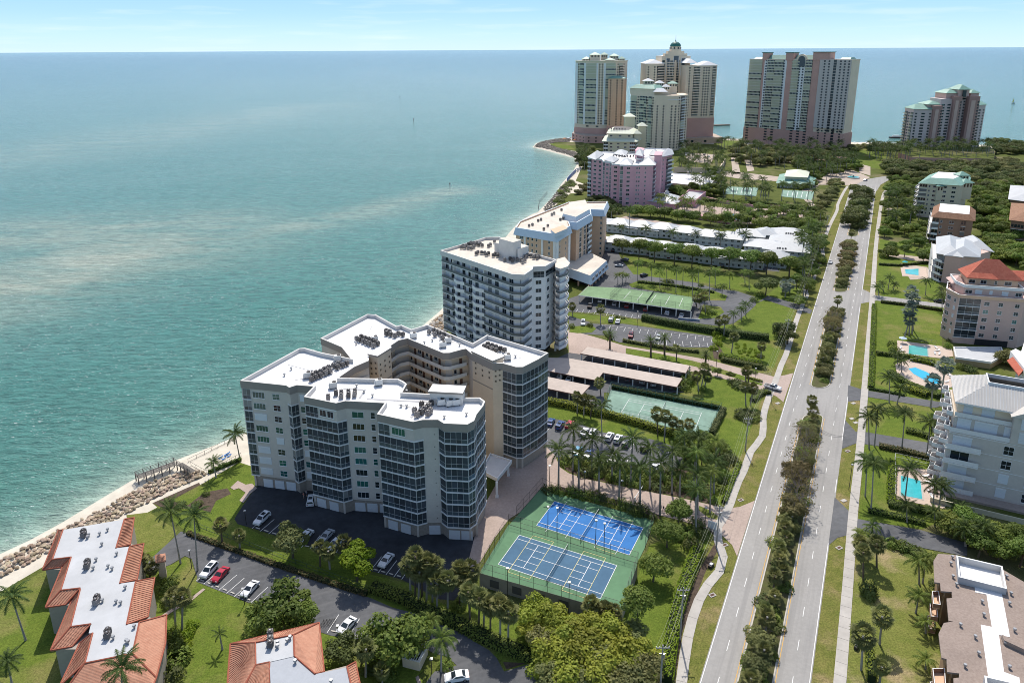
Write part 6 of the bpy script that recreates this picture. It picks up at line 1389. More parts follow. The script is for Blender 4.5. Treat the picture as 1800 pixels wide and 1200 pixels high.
def courts():
    zD = 3.4
    D = pp('894,921.7 1121,990 1091,1078 842.6,1007', zD)
    B = Bld('raised_court_deck', 'raised green court deck on a tan parking wall at the lower centre', 'court deck'); b = MB(); b.prism(D, 0, zD+.05, mat('deck wall', (.34, .30, .25), rough=.9, var=.08, scale=1)); B.part('wall', b)
    F, L, a = frame(D[3], D[2])
    for i in range(6): b = MB(); b.box(2.5+i*L/6, -.07, .8, 4.6+i*L/6, .01, 2.6, mat('vent opening', (.10, .095, .09), rough=.9), F); B.part('vent_opening', b)
    W = court('slate_court', [(913, 940.5), (1084.2, 994.7), (1055.3, 1051), (875.8, 991.7)], zD, COURTG, COURTGY, D, pickle=1); tennis_net('tennis net across the slate-coloured raised court', W, zD+.06)
    fence('black chain-link fence round the raised slate-coloured court', [D[0], D[1], D[2], D[3], D[0]], 3.0, zD)
    BL = pp('953,856.5 966,864 1150,915 1134,962 1119,992 894,924 908,908')
    W = court('blue_court', [(973.3, 881.7), (1130, 928.3), (1107.2, 974.5), (944.5, 922.5)], .10, COURTG, COURTB, BL, pickle=2); tennis_net('tennis net across the bright blue court', W, .16)
    fence('black chain-link fence behind the bright blue court', [BL[6], BL[0], BL[1], BL[2], BL[3]], 3.0, .1)
    T3 = pp('1074,685.5 1267,722.7 1245,766 1058,727')
    W = court('green_court', [(1100.6, 700.7), (1245, 728), (1226, 755), (1081.2, 725.2)], .10, COURTG3, None, T3); tennis_net('tennis net across the worn green court by the carports', W, .16)
    q = [Vector(p) for p in T3]; fence('green chain-link fence round the worn green court', [q[0], q[1], q[2], q[3], q[0]], 3.0, .1, m=mat('green fence paint', (.03, .14, .11), rough=.6))
    # green deck over parking near the mansard building
    B = carport('green-painted court deck carried on white columns over parked cars', '1033,503 1093,506 1222,522.5 1214,546 1017,518.5', 3.6, [((1018, 530), (1214, 560), 8), ((1034, 514), (1222, 534), 8)], COURTG4, TRIM)
    d = pp('1072,526 1214,546 1222,522.5 1093,506', 3.6); q = [Vector(p) for p in d]; fence('dark fence round the green deck court', [q[0], q[1], q[2], q[3], q[0]], 3.0, 3.6)
    b = MB()
    for t in (.15, .32, .5, .68, .85):
        a_, c_ = q[0].lerp(q[1], t), q[3].lerp(q[2], t); e = (q[1]-q[0]).normalized()*.08; a2, c2 = a_.lerp(c_, .18), a_.lerp(c_, .82); b.quad((*(a2-e), 3.63), (*(a2+e), 3.63), (*(c2+e), 3.63), (*(c2-e), 3.63), CL)
    b.build('deck_lines', kind='structure')
    a_, c_ = q[0].lerp(q[1], .45), q[3].lerp(q[2], .45); F, L, a = frame(a_, c_, 3.6); T = Bld('tennis_net', 'tennis net across the green deck court', 'tennis net'); b = MB(); b.box(1, -.02, .1, L-1, .02, 1.0, MATS['net cord'], F); T.part('net', b)
courts()

def dock():
    WD = mat('weathered timber', (.17, .155, .14), rough=.9, var=.3, scale=3); B = Bld('timber_dock', 'grey timber fishing pier with railings standing in the shallows by the rocks', 'pier')
    z = 1.7; A = Vector(P2(243, 842, z)); C = Vector(P2(311, 817, z)); D_ = Vector(P2(336, 832, z)); u = (C-A).normalized(); v = Vector((-u.y, u.x)); w_ = 2.6; L = (C-A).length
    n = int(L/.3); pl = MB(); pl.box(.02, 0, 0, .27, w_, .05, WD); pm = pl.mesh('plank'); ang = atan2(u.y, u.x)
    for i in range(n): p = A+u*(i*.3); obj('plank', pm, B.root, (p.x, p.y, z), ang)
    e = (D_-C); Le = e.length; ea = atan2(e.y, e.x); pm2 = MB(); pm2.box(.02, 0, 0, .27, 1.6, .05, WD); pm2 = pm2.mesh('plank')
    for i in range(int(Le/.3)): p = C+e.normalized()*(i*.3); obj('plank', pm2, B.root, (p.x, p.y, z-.03), ea)
    pile = MB(); pile.tube((0, 0, -2.6), (0, 0, z), .16, WD, n=6); pile = pile.mesh('pile'); rp = MB(); rp.box(-.07, -.07, 0, .07, .07, 1.2, WD); rp = rp.mesh('rail_post')
    for i in range(6):
        for s in (0.1, w_-.1): p = A+u*(L*i/5)+v*s; obj('pile', pile, B.root, (p.x, p.y, 0)); obj('rail_post', rp, B.root, (p.x, p.y, z))
    for i in range(1, 4): p = C+e*(i/4); obj('pile', pile, B.root, (p.x, p.y, 0)); obj('rail_post', rp, B.root, (p.x, p.y, z))
    def rail(a_, b_):
        for h in (.35, .75, 1.15): r_ = MB(); r_.tube((a_.x, a_.y, z+h), (b_.x, b_.y, z+h), .06, WD, n=4); r_.build('rail', B.root)
    rail(A, C); rail(A+v*w_, C+v*w_); rail(A, A+v*w_); rail(C+v*w_, D_+v*.2); rail(C, D_-v*1.0)
dock()
# ---------------------------------------------------------------- plants
def leafm(name, a, b_, rnd=.25, scale=.9, tr=.4):
    m = mat(name, a, rough=.65, col2=b_, scale=scale, world=False, rnd=rnd, spec=.25)
    t = m.node_tree; N, L = t.nodes, t.links; pr = N['Principled BSDF']; out = N['Material Output']
    src = pr.inputs['Base Color'].links[0].from_socket
    tl = N.new('ShaderNodeBsdfTranslucent'); L.new(src, tl.inputs['Color']); mx = N.new('ShaderNodeMixShader'); mx.inputs[0].default_value = tr
    L.new(pr.outputs[0], mx.inputs[1]); L.new(tl.outputs[0], mx.inputs[2]); L.new(mx.outputs[0], out.inputs['Surface']); return m
LF_ROYAL = leafm('royal palm leaf', (.05, .085, .018), (.11, .155, .038), .25)
LF_SABAL = leafm('fan palm leaf', (.12, .135, .04), (.24, .245, .085), .25)
LF_SILV = leafm('silvery palm leaf', (0.13, 0.171, 0.142), (0.236, 0.277, 0.224), .15)
LF_DARK = leafm('dark leaf', (.085, .11, .032), (.175, .21, .065), .35, .5)
LF_MID = leafm('mid green leaf', (0.0997, 0.153, 0.0276), (0.23, 0.291, 0.0582), .3, .5)
LF_OLIVE = leafm('olive leaf', (0.138, 0.153, 0.0491), (0.276, 0.283, 0.107), .3, .5)
LF_LIME = leafm('lime leaf', (0.142, 0.224, 0.0118), (0.283, 0.354, 0.0236), .15, .6)
LF_YEL = leafm('yellow green leaf', (0.195, 0.234, 0.026), (0.39, 0.416, 0.065), .25, .6)
LF_BRN = leafm('brownish leaf', (0.153, 0.13, 0.0537), (0.261, 0.215, 0.092), .25, .5)
LF_RED = leafm('wine red leaf', (0.189, 0.0236, 0.0413), (0.354, 0.059, 0.0826), .2)
LF_ORG = leafm('orange blossom', (0.531, 0.189, 0.0236), (0.649, 0.354, 0.0354), .2)
BARK = mat('bark', (.13, .105, .08), rough=.95, var=.3, scale=3, world=False, rnd=.2)
BARKG = mat('grey palm trunk', (.30, .285, .26), rough=.9, var=.18, scale=2, world=False, rnd=.15)
BARKW = mat('pale twig bark', (.22, .19, .165), rough=.95, var=.2, scale=3, world=False, rnd=.2)
SHAFT = mat('green crownshaft', (.10, .17, .035), rough=.5)
THATCH = mat('dry frond skirt', (.22, .16, .09), rough=.95, var=.2, scale=2, world=False)

def palm_crown(kind, seed, leaf):
    r = random.Random(seed); b = MB()
    nf, ln = {'royal': (21, 4.3), 'coco': (22, 4.0), 'date': (36, 3.8), 'queen': (18, 3.6), 'small': (12, 2.0)}[kind]
    for i in range(nf):
        az = i*2.399+r.uniform(-.25, .25); lay = i/nf
        el0 = {'date': 1.25-1.75*lay}.get(kind, 1.25-1.35*lay)+r.uniform(-.12, .12); l = ln*r.uniform(.85, 1.12); droop = {'royal': 1.5, 'coco': 1.55, 'date': 1.1, 'queen': 1.9, 'small': 1.2}[kind]*r.uniform(.85, 1.2)
        ca, sa = cos(az), sin(az); p = Vector((0, 0, 0)); pts = [p.copy()]; n = 7
        for k in range(n):
            el = el0-droop*(k/n)**1.3*1.0; p = p+Vector((ca*cos(el), sa*cos(el), sin(el)))*l/n; pts.append(p.copy())
        side = Vector((-sa, ca, 0))
        for k in range(n):
            a_, c_ = pts[k], pts[k+1]; b.tri(a_-side*.1, a_+side*.1, c_, leaf)
            for h in (.0, .33, .66):
                q = a_.lerp(c_, h); q2 = a_.lerp(c_, h+.34); t = (k+h)/n
                if t < .1: continue
                w_ = {'date': .55, 'small': .45}.get(kind, .85)*(sin(pi*min(1, t*.85+.14))**.6)*r.uniform(.8, 1.15)
                fwd = (c_-a_).normalized()
                for s in (-1, 1):
                    tip = q+side*s*w_*.75+fwd*w_*.45+Vector((0, 0, -w_*(.55 if kind != 'date' else .1)*r.uniform(.6, 1.3)))
                    b.tri(q, q2, tip, leaf)
    return b
def fan_crown(seed, leaf, skirt=True, R0=2.0, n=34):
    r = random.Random(seed); b = MB()
    for i in range(n):
        az = i*2.399+r.uniform(-.3, .3); el = 1.3-2.7*(i/n)+r.uniform(-.15, .15); rr = R0*r.uniform(.5, .75)
        d = Vector((cos(az)*cos(el), sin(az)*cos(el), sin(el))); side = Vector((-sin(az), cos(az), 0)); up = d.cross(side)*-1
        c = d*rr; b.tri(Vector((0, 0, 0)), c+side*.03, c-side*.03, leaf)
        m = 9; sz = R0*r.uniform(.5, .68)
        for k in range(m):
            t = (k/(m-1)-.5)*2.9; dd = (d*cos(t)+side*sin(t)); e = c+dd*sz+Vector((0, 0, -.18*sz*abs(t)-.12)); w_ = side*cos(t)-d*sin(t)
            b.tri(c+w_*.05, c-w_*.05, e, leaf); mid = c+dd*sz*.55; b.tri(c, mid+w_*.13*sz, mid-w_*.13*sz, leaf); b.tri(mid+w_*.13*sz, e, mid-w_*.13*sz, leaf)
    if skirt:
        for i in range(10): az = i*.63; b.tri((.1*cos(az), .1*sin(az), -.1), (.55*cos(az+.2), .55*sin(az+.2), -1.1), (.5*cos(az-.25), .5*sin(az-.25), -.9), THATCH)
    return b
PR = {}
def palm_proto(kind, v):
    """unit palms: height 1 trunk scaled apart from the crown -> (trunk mesh 1 m tall, crown mesh)"""
    k = (kind, v)
    if k in PR: return PR[k]
    r = random.Random(hash(v)+len(kind)*7); t = MB()
    if kind in ('royal',):
        t.path([(0, 0, 0), (0, 0, .3), (0.004, 0, .8), (.004, 0, .86)], [.30, .24, .20, .17], BARKG, 8); t.path([(.004, 0, .86), (.0, 0, .93), (0, 0, 1)], [.19, .21, .08], SHAFT, 8); cr = palm_crown('royal', v+10, LF_ROYAL)
    elif kind in ('coco', 'queen', 'small', 'date'):
        t.path([(0, 0, 0), (0, 0, .3), (0, 0, .7), (0, 0, 1)], [.24, .17, .15, .13] if kind != 'date' else [.42, .36, .34, .4], BARKG if kind != 'date' else BARK, 7)
        cr = palm_crown(kind, v+30, LF_ROYAL if kind != 'queen' else LF_MID)
    elif kind == 'sabal': t.path([(0, 0, 0), (0, 0, .5), (0, 0, 1)], [.24, .19, .22], BARKG if v % 2 else BARK, 7); cr = fan_crown(v+50, LF_SABAL)
    elif kind == 'silver': t.path([(0, 0, 0), (0, 0, 1)], [.3, .24], BARKG, 7); cr = fan_crown(v+70, LF_SILV, False, 2.8, 28)
    PR[k] = (t.mesh('trunk'), cr.mesh('crown')); return PR[k]
NAMES = {'royal': 'royal_palm', 'coco': 'coconut_palm', 'queen': 'queen_palm', 'small': 'small_palm', 'date': 'date_palm', 'sabal': 'cabbage_palm', 'silver': 'silver_palm', 'dense': 'round_tree', 'lime': 'lime_green_tree', 'broad': 'broadleaf_tree', 'dark': 'dark_tree', 'olive': 'olive_tree', 'bare': 'bare_tree', 'bush': 'bush', 'ybush': 'bush', 'rbush': 'bush', 'obush': 'bush', 'yellow': 'yellow_green_tree', 'brown': 'brownish_tree'}
def crown_tree(kind, v):
    k = (kind, v)
    if k in PR: return PR[k]
    r = random.Random(v*17+len(kind)+ord(kind[0])); leaf = {'dense': LF_MID, 'lime': LF_LIME, 'broad': LF_MID, 'dark': LF_DARK, 'olive': LF_OLIVE, 'yellow': LF_YEL, 'brown': LF_BRN}.get(kind, LF_MID)
    # unit crown: radius 1 wide, centred on height 0; trunk height 1 reaching the crown centre
    lobes = [(Vector((0, 0, 0)), .72)] if kind == 'dense' else [(Vector((0, 0, .05)), .55)]
    nl = {'dense': 5, 'broad': 9, 'dark': 8, 'olive': 8, 'yellow': 8, 'brown': 8, 'lime': 6}[kind]
    for i in range(nl):
        a = i*2.4+r.uniform(-.4, .4); d = r.uniform(.35, .68); lobes.append((Vector((cos(a)*d, sin(a)*d, r.uniform(-.28, .38))), r.uniform(.26, .42) if kind != 'dense' else .4))
    b = MB(); N_ = {'dense': 2800, 'lime': 2600}.get(kind, 2500); tot = sum(q**2 for _, q in lobes)
    for c, q in lobes:
        for i in range(int(N_*q*q/tot)):
            z = r.uniform(-.55, 1); a = r.uniform(0, 2*pi); h = math.sqrt(1-z*z); n = Vector((h*cos(a), h*sin(a), z)); p = c+Vector((n.x, n.y, n.z*.85))*q*r.uniform(.62, 1.08)
            s = r.uniform(.035, .07)*1.15; nn = (n+Vector((r.uniform(-1, 1), r.uniform(-1, 1), r.uniform(-.6, 1)))*.75).normalized(); u = nn.orthogonal().normalized(); w_ = nn.cross(u); rot = r.uniform(0, pi); e = u*cos(rot)+w_*sin(rot); f = nn.cross(e)
            b.quad(p-e*s, p-f*s*.7, p+e*s, p+f*s*.7, leaf)
    t = MB(); lim = [(0, 0, 0), (.02, .01, .35), (0, .02, .62)]; t.path([Vector(x) for x in lim], [.06, .045, .04], BARK, 6)
    for i in range(5):
        a = i*1.26+r.uniform(-.3, .3); t.path([Vector((0, .02, .55)), Vector((cos(a)*.10, sin(a)*.10, .75)), Vector((cos(a)*.22, sin(a)*.22, 1.02))], [.03, .022, .008], BARK, 5)
    PR[k] = (t.mesh('trunk'), b.mesh('crown')); return PR[k]
def bare_proto(v):
    k = ('bare', v)
    if k in PR: return PR[k]
    r = random.Random(v*31+4); t = MB(); tw = MB()
    t.path([Vector((0, 0, 0)), Vector((.02, 0, .22))], [.035, .028], BARKW, 6)
    def grow(p, d, l, rad, dep):
        q = p+d*l; (t if dep < 2 else tw).tube(p, q, rad, BARKW, rad*.65, 4 if dep < 3 else 3, False)
        if dep >= 5: return
        for _ in range(3 if dep < 4 else 2):
            n = (d+Vector((r.uniform(-1, 1), r.uniform(-1, 1), r.uniform(-.35, .65)))*.75).normalized(); grow(q, n, l*r.uniform(.62, .8), max(.0035, rad*.6), dep+1)
    for i in range(4):
        a = i*1.57+r.uniform(-.4, .4); grow(Vector((.02, 0, .2)), Vector((cos(a)*.55, sin(a)*.55, .75)).normalized(), .22, .02, 1)
    for _ in range(260):
        a = r.uniform(0, 6.28); d = r.uniform(.15, .55); p = Vector((cos(a)*d, sin(a)*d, r.uniform(.5, .95))); s = .022; e = Vector((r.uniform(-1, 1), r.uniform(-1, 1), r.uniform(-1, 1))).normalized(); f = e.orthogonal().normalized(); tw.quad(p-e*s, p-f*s, p+e*s, p+f*s, LF_BRN)
    PR[k] = (t.mesh('trunk'), tw.mesh('twigs')); return PR[k]
def bush_proto(kind, v):
    k = (kind, v)
    if k in PR: return PR[k]
    leaf = {'bush': LF_DARK if v % 2 else LF_MID, 'ybush': LF_LIME, 'rbush': LF_RED, 'obush': LF_ORG}[kind]
    r = random.Random(v*5+2); b = MB()
    for i in range(420):
        z = r.uniform(0, 1); a = r.uniform(0, 2*pi); h = math.sqrt(1-z*z*.9); n = Vector((h*cos(a), h*sin(a), z)); q = r.uniform(.7, 1.05)*(1+.18*sin(3*a+v)); p = Vector((n.x*q, n.y*q, .05+n.z*q*.95))
        s = r.uniform(.07, .14); nn = (n+Vector((r.uniform(-1, 1), r.uniform(-1, 1), r.uniform(-.5, 1)))*.7).normalized(); e = nn.orthogonal().normalized(); f = nn.cross(e); b.quad(p-e*s, p-f*s*.7, p+e*s, p+f*s*.7, leaf)
    b.tube((0, 0, 0), (0, 0, .5), .05, BARK, n=5)
    PR[k] = b.mesh(NAMES[kind]); return PR[k]
def suffix(i):
    return ORD[i] if i < 30 else ('%d%s' % (i+1, {1: 'st', 2: 'nd', 3: 'rd'}.get((i+1) % 10, 'th') if (i+1) % 100 not in (11, 12, 13) else 'th'))
COUNT = 0
def plant(kind, items, desc, group, cat=None):
    """items: (foot px, foot py, top px, top py) or (foot px, foot py, height m) or (foot px, foot py, height, radius)"""
    global COUNT
    its = sorted(items, key=lambda t: t[0]); rr = random.Random(len(items)*3+len(desc)); palm = kind in ('royal', 'coco', 'queen', 'small', 'date', 'sabal', 'silver'); cat = cat or ('palm tree' if palm else 'bush' if 'bush' in kind else 'tree')
    for i, t in enumerate(its):
        b_ = P2(t[0], t[1]); fs = 1.25 if b_[1] > 350 else 1; lab = desc % suffix(i) if '%s' in desc else desc; nm = NAMES[kind]; COUNT += 1; v = rr.randrange(4)
        if 'bush' in kind:
            h = t[2]; w_ = t[3] if len(t) > 3 else h; obj(nm, bush_proto(kind, v), None, (*b_, .1), rr.uniform(0, 6.28), (w_, w_, h), None, lab, cat, group); continue
        lean = (0, 0)
        if palm:
            if len(t) == 4 and t[3] > 60:
                h = HT(t[0], t[1], t[2], t[3]); tp = P(t[2], t[3], h); lean = (tp.x-b_[0], 0)
                if abs(lean[0]) > h*.3: lean = (math.copysign(h*.3, lean[0]), 0)
            else: h = t[2]
            h = max(1.5, min(h, 19)); cs = {'small': .9}.get(kind, 1.0)*rr.uniform(.9, 1.12)*(min(1, .55+h/16) if kind != 'small' else 1)*(1.2 if b_[1] > 350 else 1)
            root = thing(nm, lab, cat, (*b_, .05), 0, group); tm, cm = palm_proto(kind, v)
            tk = obj('trunk', tm, root, (0, 0, 0), 0, (1, 1, h)); tk.rotation_euler = (0, atan2(lean[0], h), 0)
            c = obj('crown', cm, root, (lean[0], 0, h*cos(atan2(lean[0], h))), rr.uniform(0, 6.28), cs)
        elif kind == 'bare':
            h = t[2]; root = thing(nm, lab, cat, (*b_, .2), rr.uniform(0, 6.28), group); tm, cm = bare_proto(v); obj('trunk', tm, root, (0, 0, 0), 0, h); obj('twigs', cm, root, (0, 0, 0), 0, h, 'stuff')
        else:
            h, r_ = t[2], t[3]; root = thing(nm, lab, cat, (*b_, .05), rr.uniform(0, 6.28), group); tm, cm = crown_tree(kind, v)
            hc = max(h-r_*.75, r_*.55); ts = hc/.98; obj('trunk', tm, root, (0, 0, 0), 0, (min(ts*1.0, r_*1.3), min(ts, r_*1.3), ts)); obj('crown', cm, root, (0, 0, hc), 0, (r_*1.18*fs, r_*1.18*fs, r_*fs*rr.uniform(.85, 1.02)))
def hedge(pts, w_, h, leaf, label, dens=46, group='clipped hedges', z=0, world=False):
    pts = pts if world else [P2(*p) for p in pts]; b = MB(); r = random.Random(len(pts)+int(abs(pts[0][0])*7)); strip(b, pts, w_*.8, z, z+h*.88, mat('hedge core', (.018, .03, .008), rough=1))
    for i in range(len(pts)-1):
        A, C = Vector(pts[i]), Vector(pts[i+1]); L = (C-A).length; u = (C-A)/max(L, .01); n = Vector((-u.y, u.x)); far = A.y > 330; d_ = dens*(.35 if far else 1); ss = 1.6 if far else 1
        for _ in range(int(L*d_*(w_+h*1.3)/3)):
            t = r.uniform(-.1, L+.1); q = r.uniform(0, w_+2*h); 
            if q < h: p = A+u*t-n*(w_/2); z_ = q; nn = Vector((-n.x, -n.y, .3))
            elif q < h+w_: p = A+u*t+n*(q-h-w_/2); z_ = h; nn = Vector((0, 0, 1))
            else: p = A+u*t+n*(w_/2); z_ = q-h-w_; nn = Vector((n.x, n.y, .3))
            p = Vector((p.x+r.uniform(-.1, .1), p.y+r.uniform(-.1, .1), z+z_+r.uniform(-.12, .14))); s = r.uniform(.12, .26)*ss; nn = (nn+Vector((r.uniform(-1, 1), r.uniform(-1, 1), r.uniform(-.3, 1)))*.8).normalized(); e = nn.orthogonal().normalized(); f = nn.cross(e)
            b.quad(p-e*s, p-f*s*.7, p+e*s, p+f*s*.7, leaf)
    b.build('hedge', None, label=label, cat='hedge', group=group)
def scatter(poly, n, seed, mind=3.0, z=0):
    """random feet inside a photo-measured polygon, in world xy"""
    q = pp(poly); xs = [p[0] for p in q]; ys = [p[1] for p in q]; r = random.Random(seed); out = []; tries = 0
    while len(out) < n and tries < n*60:
        tries += 1; x, y = r.uniform(min(xs), max(xs)), r.uniform(min(ys), max(ys)); ins = False; j = len(q)-1
        for i in range(len(q)):
            if (q[i][1] > y) != (q[j][1] > y) and x < (q[j][0]-q[i][0])*(y-q[i][1])/(q[j][1]-q[i][1])+q[i][0]: ins = not ins
            j = i
        if ins and all((x-a)**2+(y-b)**2 > mind*mind for a, b in out): out.append((x, y))
    return out
def plant_w(kind, pts, hs, desc, group, rs=None, seed=1):
    """like plant() but from world feet; heights (and radii) drawn from ranges"""
    r = random.Random(seed); its = []; global P2
    keep = P2; P2 = lambda x, y, z=0.0: (x, y)
    try: plant(kind, [(x, y, r.uniform(*hs))+((r.uniform(*rs),) if rs else ()) for x, y in pts], desc, group)
    finally: P2 = keep

# --- drive of the big condominium
plant('royal', [(981.7,851.7,982.5,792), (1017.5,858,1017,799), (1053,863,1053,810), (1088,880,1090,815), (1125,891,1125.5,822), (1160,904,1161.5,815), (1226,904,1227,837), (1223,936,1224,862)], 'royal palm on the near side of the brick drive, %s from left', 'royal palms along the near side of the brick drive')
plant('royal', [(1006.5,827,1007.7,756), (1040,833,1041,772), (1075,845,1076.7,802), (1108,853,1112,772), (1142,859.5,1143,788), (1181,867,1182,795), (1194.5,873,1196,826), (1218.5,870,1222,800), (1254.5,870,1256,812)], 'royal palm on the far side of the brick drive, %s from left', 'royal palms along the far side of the brick drive')
plant('queen', [(1247.7,901.5,1250,830), (1258,826,1259,778), (1225,880,1224,795)], 'tall feathery palm near the road end of the brick drive, %s from left', 'feathery palms by the brick drive')
plant('coco', [(1058,768,1056.7,714), (1205,800,1203,765), (1225,812,1228,770)], 'coconut palm by the tower car park, %s from left', 'coconut palms by the tower car park')
plant('sabal', [(1014.7,726,1014.7,697), (1026,730,1027,702), (1038,733,1040,705), (1156,766,1154.8,727), (1167.6,775,1170,731), (1183,765,1182.8,740), (1199,766,1195.6,747), (1209.6,771,1212,745), (1056,694,1054,672)], 'cabbage palm at the near side of the worn green court, %s from left', 'cabbage palms by the worn green court')
plant('sabal', [(1228,688,1225,660), (1232.7,681,1238.7,648), (1238,681,1244,662)], 'cabbage palm in the trio on the lawn beyond the worn court, %s from left', 'trio of cabbage palms')
plant('sabal', [(1311,713,1310,680), (1319,712,1324,682), (1316,673,1314,650), (1311,672,1310,652)], 'cabbage palm near the drive mouth, %s from left', 'cabbage palms near the second drive')
plant('broad', [(1261,661,3.2,1.7), (1282.7,667,3.2,1.7)], 'small frangipani tree by the paved lane, %s from left', 'frangipani trees')
# --- lower left and centre
plant('coco', [(45.3,1125,20,1048), (22,1206,13,1162), (317.5,990,300,900), (347.5,1002.5,341,908), (214,1268,214,1175), (422,807,413,763), (380,839,375,814)], 'tall coconut palm in the lower left grounds, %s from left', 'coconut palms of the lower left grounds')
plant('coco', [(530,1100,530,1078), (478,1112,474,1092)], 'low coconut palm leaning out of the big tree by the parking, %s from left', 'coconut palms by the big parking tree')
plant('sabal', [(241,1016,245,982), (262,1022,267,998), (252,1010,255,988)], 'cabbage palm against the zigzag terracotta building, %s from left', 'cabbage palms at the zigzag building')
plant('sabal', [(309,1102,305,1048), (320,1112,321,1048)], 'thin cabbage palm beside the lawn path, %s from left', 'pair of thin cabbage palms')
plant('small', [(391,1141,386,1114)], 'small lone palm on the open lawn with its shadow at its foot', 'small lawn palms')
plant('sabal', [(391,955,387,922), (422,965,420,940), (563,995,562,960), (580,1000,577,968), (600,990,604,952)], 'cabbage palm on the strip between the two car parks, %s from left', 'cabbage palms between the car parks')
plant('olive', [(515,980,8.8,4.0)], 'slender multi-stemmed tree on the strip between the two car parks', 'strip trees')
plant('lime', [(628,1020,9.2,4.6)], 'bright lime green tree between the two car parks', 'strip trees')
plant('broad', [(500,1106,8.5,6.2), (462,1112,6.5,4.2), (533,1104,6.5,3.8)], 'spreading green tree at the lower left parking, %s from left', 'trees of the big parking clump')
plant('dark', [(600,1160,5.2,3.4)], 'dark dense rounded tree right of the terracotta gable roof', 'dark trees')
plant('broad', [(700,1158,9,5.6), (668,1166,7.5,4.2), (722,1150,6,3.4)], 'leafy tree over the walled enclosure at the lot mouth, %s from left', 'trees over the enclosure')
plant('sabal', [(730,1057,730,978), (722,1050,720,994), (749.5,1061,751.6,988), (742,1050,742,985), (760,1058,762,994), (768,1078,769,1024), (787,1078.6,787,1020), (808,1061,808,1000), (812,1066,813,1012), (828,1056,827,1002), (827,1096,823,1040), (841.5,1104.6,842.6,1050), (862,1117.6,862,1063), (879.4,1126,879.4,1063), (893.5,1132.8,893.5,1074), (735,1064,738,1004), (850,1100,852,1056)], 'cabbage palm in the row before the raised court, %s from left', 'cabbage palms in the row before the raised court')
plant('sabal', [(643,1189,643,1140), (672,1205,671,1178), (636,1165,635,1137)], 'cabbage palm at the bottom edge near the enclosure, %s from left', 'cabbage palms near the enclosure')
plant('queen', [(760,1126,756,1092), (744,1135,741,1099), (775.5,1180,775.5,1124), (752,1110,747,1086)], 'feathery queen palm beside the lot entrance, %s from left', 'queen palms at the lot entrance')
plant('sabal', [(1042,1100,1038,1063), (1054,1100,1060,1072), (1075,1104,1080,1076), (1066,1102,1068,1070), (1048,1104,1046,1072)], 'cabbage palm at the front right corner of the raised court, %s from left', 'cabbage palms at the raised court corner')
plant('yellow', [(x, y+26, h, r_) for x, y, h, r_ in ((942,1082,7,3.8), (970,1098,7.5,3.9), (996,1112,7.5,4), (1028,1104,7,3.9), (1060,1116,7.5,4.2), (1100,1138,7,4.0), (1070,1152,7.5,4.4), (1020,1138,8,4.3), (980,1148,7.5,4.2), (1126,1158,7,3.6), (1092,1174,7,4.2), (1050,1180,7.5,4.3), (1000,1184,7.5,4.2), (960,1168,6,3.4), (935,1110,6,3))], 'yellow green tree in the grove below the raised court, %s from left', 'grove below the raised court')
plant('olive', [(x, y+24, h, r_) for x, y, h, r_ in ((958,1128,6.5,3.4), (1040,1160,7,3.6), (1112,1118,6.5,3.0), (1136,1180,7,3.4), (1020,1204,7,4), (1076,1206,7,4), (1120,1212,7,4), (968,1200,6,3.4))], 'olive green tree in the grove below the raised court, %s from left', 'grove below the raised court')
plant('dense', [(1148,1022,7.2,3.6), (1119,1112,11.0,3.4), (1192,921,6.6,3.5), (1172,962,7.0,3.5)], 'round-crowned dense tree by the courts and street, %s from left', 'round-crowned trees by the courts')
plant('bush', [(x, y, h, w_) for x, y, h, w_ in ((1090,1110,2.2,2.0), (806,1068,1.6,1.8), (784,1172,1.4,1.6), (1205,945,2.4,2.6), (1215,960,2.2,2.4), (1190,940,2.4,2.6), (1232,940,2.0,2.4), (1225,925,2.2,2), (304,1120,2.2,2.2), (307,1140,2.4,2.6), (312,1165,2.4,2.8), (300,1190,2.2,2.6), (318,1150,1.8,1.8), (297,1030,2,2.2), (288,1040,2,2), (300,1060,1.8,2), (680,1190,1.5,2), (655,1178,1.5,1.8), (297,882,1.2,1.2), (347,889,1.4,1.4), (318,889,1.3,1.4), (362,870,1.0,1.2))], 'dark green bush in the lower grounds, %s from left', 'dark bushes of the lower grounds')
plant('ybush', [(338,1102,1.5,1.4), (331,1118,1.6,1.5), (326,1140,1.5,1.6), (303,1150,1.4,1.5)], 'yellow green clipped bush beside the lawn, %s from left', 'yellow green bushes')
hedge([(654, 1036), (713, 1057), (752, 1080), (795, 1096), (838, 1118), (871, 1134), (903, 1147), (946, 1162)], 2.6, 2.0, LF_MID, 'long dark green hedge between the curved lane and the cabbage palms')
hedge([(330, 938), (395, 962), (475, 990), (540, 1012), (600, 1032), (645, 1046)], 1.2, .8, LF_BRN, 'thin straggly hedge along the upper kerb of the lower car park')
hedge([(1226, 974), (1214, 1000), (1200, 1042), (1186, 1092), (1178, 1140), (1170, 1200)], 2.6, 2.0, LF_LIME, 'bright green hedge running under the power lines')
hedge([(367, 832), (395, 820), (424, 809)], 1.0, 1.0, LF_MID, 'low hedge behind the beach fence')
rb = scatter('956,858 990,862 1037,870 1103,890 1150,908 1150,914 1103,898 1037,878 956,864', 40, 3, 1.6)
plant_w('bush', rb[:26], (1.1, 2.3), 'leafy shrub in the bed between brick drive and blue court, %s from left', 'shrubs between drive and blue court', (1.2, 2.0), 2)
plant_w('rbush', rb[26:31], (1.0, 1.6), 'wine red shrub in the bed between brick drive and blue court, %s from left', 'shrubs between drive and blue court', (.9, 1.3), 3)
rb = scatter('988,818 1030,836 1110,852 1200,868 1258,884 1250,860 1200,838 1110,824 1030,814 990,806', 88, 5, 1.9)
